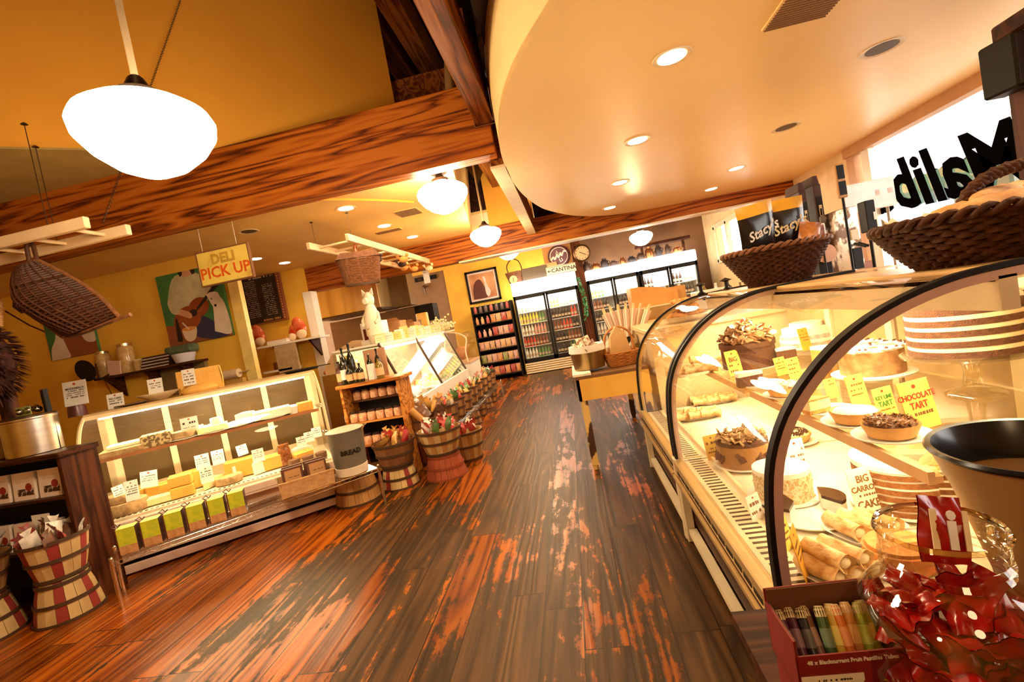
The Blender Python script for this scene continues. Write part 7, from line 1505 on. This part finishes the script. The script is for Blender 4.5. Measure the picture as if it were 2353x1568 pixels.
b = MB(); b.tube([(w_*.1,.06,-(t.location.z-CZ)),(w_*.1,.06,h_*.3)], .012, 8); b.tube([(w_*.9,.06,-(t.location.z-CZ)),(w_*.9,.06,h_*.3)], .012, 8); obj('stand', b, STEEL, t)
t, w_, h_ = rect((1918,378),(1950,452), 4.15, .03, 'tall_menu_card', 'tall brown menu stand with dark panels before the window post', 'menu', M('brown_card_stand', (.50,.26,.08), .5)); b = MB(); b.box(w_*.1,w_*.9,-.003,0,h_*.55,h_*.95); b.box(w_*.1,w_*.9,-.003,0,h_*.08,h_*.48); obj('panels', b, BLACK, t); b = MB(); dz = t.location.z-CZ; b.tube([(w_/2,.02,-dz),(w_/2,.02,0)], .01, 6); b.box(0,w_,-.03,.07,-dz,-dz+.012); obj('stand', b, BLACK, t)
t, w_, h_ = rect((1880,592),(1918,638), 4.0, .25, 'coffee_grinder', 'black coffee grinder with a round pink knob at the window counter', 'grinder', BLACK, z0=CZ); b = MB(); b.lathe([(.04,h_),(.09,h_+.12),(.10,h_+.2),(1e-5,h_+.2)], 20, (w_/2,.12,0)); obj('hopper', b, M('brown_hopper', (.2,.09,.04), .2), t, smooth=40); b = MB(); b.lathe([(1e-5,0),(.07,0),(.07,.03),(1e-5,.03)], 20); obj('knob', b, M('pink_wood_knob', (.72,.42,.28), .4), t, loc=(w_*.5,-.01,h_+.02), rot=(PI/2,0,0))
for i, pa in enumerate(((1847,522),(1874,516))):
    t, w_, h_ = rect(pa, (pa[0]+26,pa[1]+28), 3.95, .012, 'framed_card', f"small black framed card clipped above the counter, {('left','right')[i]} of two", 'card', PAPER); b = MB(); b.box(.012,w_-.012,-.002,0,.012,h_-.012); obj('picture', b, M('dark_red_photo', (.10,.03,.02), .4, col2=(.4,.2,.15), scale=25), t); b = MB(); b.tube([(w_/2,.006,-(t.location.z-CZ)),(w_/2,.006,0)], .006, 6); obj('stand', b, BLACK, t)
t, w_, h_ = rect((1965,605),(2015,632), 4.35, .2, 'napkin_box', 'reddish-brown napkin box on the back counter', 'box', M('red_brown_box', (.32,.10,.03), .4), z0=CZ)
for i, (px, c) in enumerate(((1822,WHITE),(1838,M('pale_green_cup',(.6,.7,.5),.5)),(1855,WHITE))):
    p = on_y(px, 640, 4.3); b = MB(); b.lathe([(1e-5,0),(.035,0),(.045,.12),(1e-5,.12)], 14); one('cup_stack', b, c, f"pale cup stack on the window counter, {('left','middle','right')[i]} of three", 'cups', (max(p.x,CTX+.06)+.1*i, 3.9, CZ+.001), smooth=40)
# hutch and speaker at the right edge
t = thing('wooden_hutch', 'tall reddish wooden hutch at the right edge', 'cabinet', (2.25,2.32,1.052)); b = MB(); b.T = Matrix.Translation((0,0,-1.052)); b.box(0,.05,0,.30,1.06,2.26); obj('side_panel', b, WD_darkz, t); b = MB(); b.T = Matrix.Translation((0,0,-1.052)); b.box(.9,.95,0,.30,1.06,2.26); obj('side_panel', b, WD_darkz, t)
b = MB(); b.box(-.03,.98,-.03,.32,2.22-1.052,2.30-1.052,c=.01); obj('cornice', b, WD_dark, t); b = MB(); b.box(.05,.9,.27,.30,0.01,2.22-1.052); obj('back_panel', b, M('hutch_back', (.30,.12,.04), .5), t)
for z in (1.08,1.45,1.85): b = MB(); b.box(.05,.9,0,.28,z-.025-1.052,z-1.052); obj('shelf', b, WD_shelf, t)
t = thing('wall_speaker', 'black speaker mounted on the left side of the wooden hutch', 'speaker', (2.185,2.50,1.955), .0, rot=(0,.0,.15)); b = MB(); b.box(-.06,.05,-.06,.10,0,.24,c=.01); obj('housing', b, BLACK, t); b = MB(); b.box(-.05,.04,-.064,-.06,.01,.23); obj('grille', b, M('speaker_cloth', (.02,.015,.015), .9), t)
# script lettering on the window, reading from outside
t = thing('window_lettering', 'large black script lettering painted on the big window, read backwards from inside', 'lettering', (XW+.04,3.72,1.84), 0)
text("Malibu", .66, M('black_window_paint', (.003,.003,.003), .9, spec=0.), t, (0,0,0), (PI/2,-.05,PI/2), bold=.020, shear=.35, align='LEFT')
# distant beam lamp strip, framed picture and sign on the far right wall
p = on_x(1690,520,XW); b = MB(); b.box(-.02,0,-.35,.35,-.28,.0,0); b.box(-.024,-.02,-.3,.3,-.24,-.04,1); one('framed_picture', b, [M('oak_frame', (.45,.2,.06), .5), M('pale_landscape', (.8,.62,.35), .5, col2=(.6,.45,.2), scale=4)], 'oak-framed pale picture on the wall between the windows', 'picture', (XW-.005,7.2,2.15))
b = MB(); b.box(-.03,0,-.14,.14,-.05,.05); one('exit_sign', b, M('green_sign', (.35,.65,.05), .4), 'small bright green sign high on the right wall', 'sign', (XW-.005,8.0,2.60))
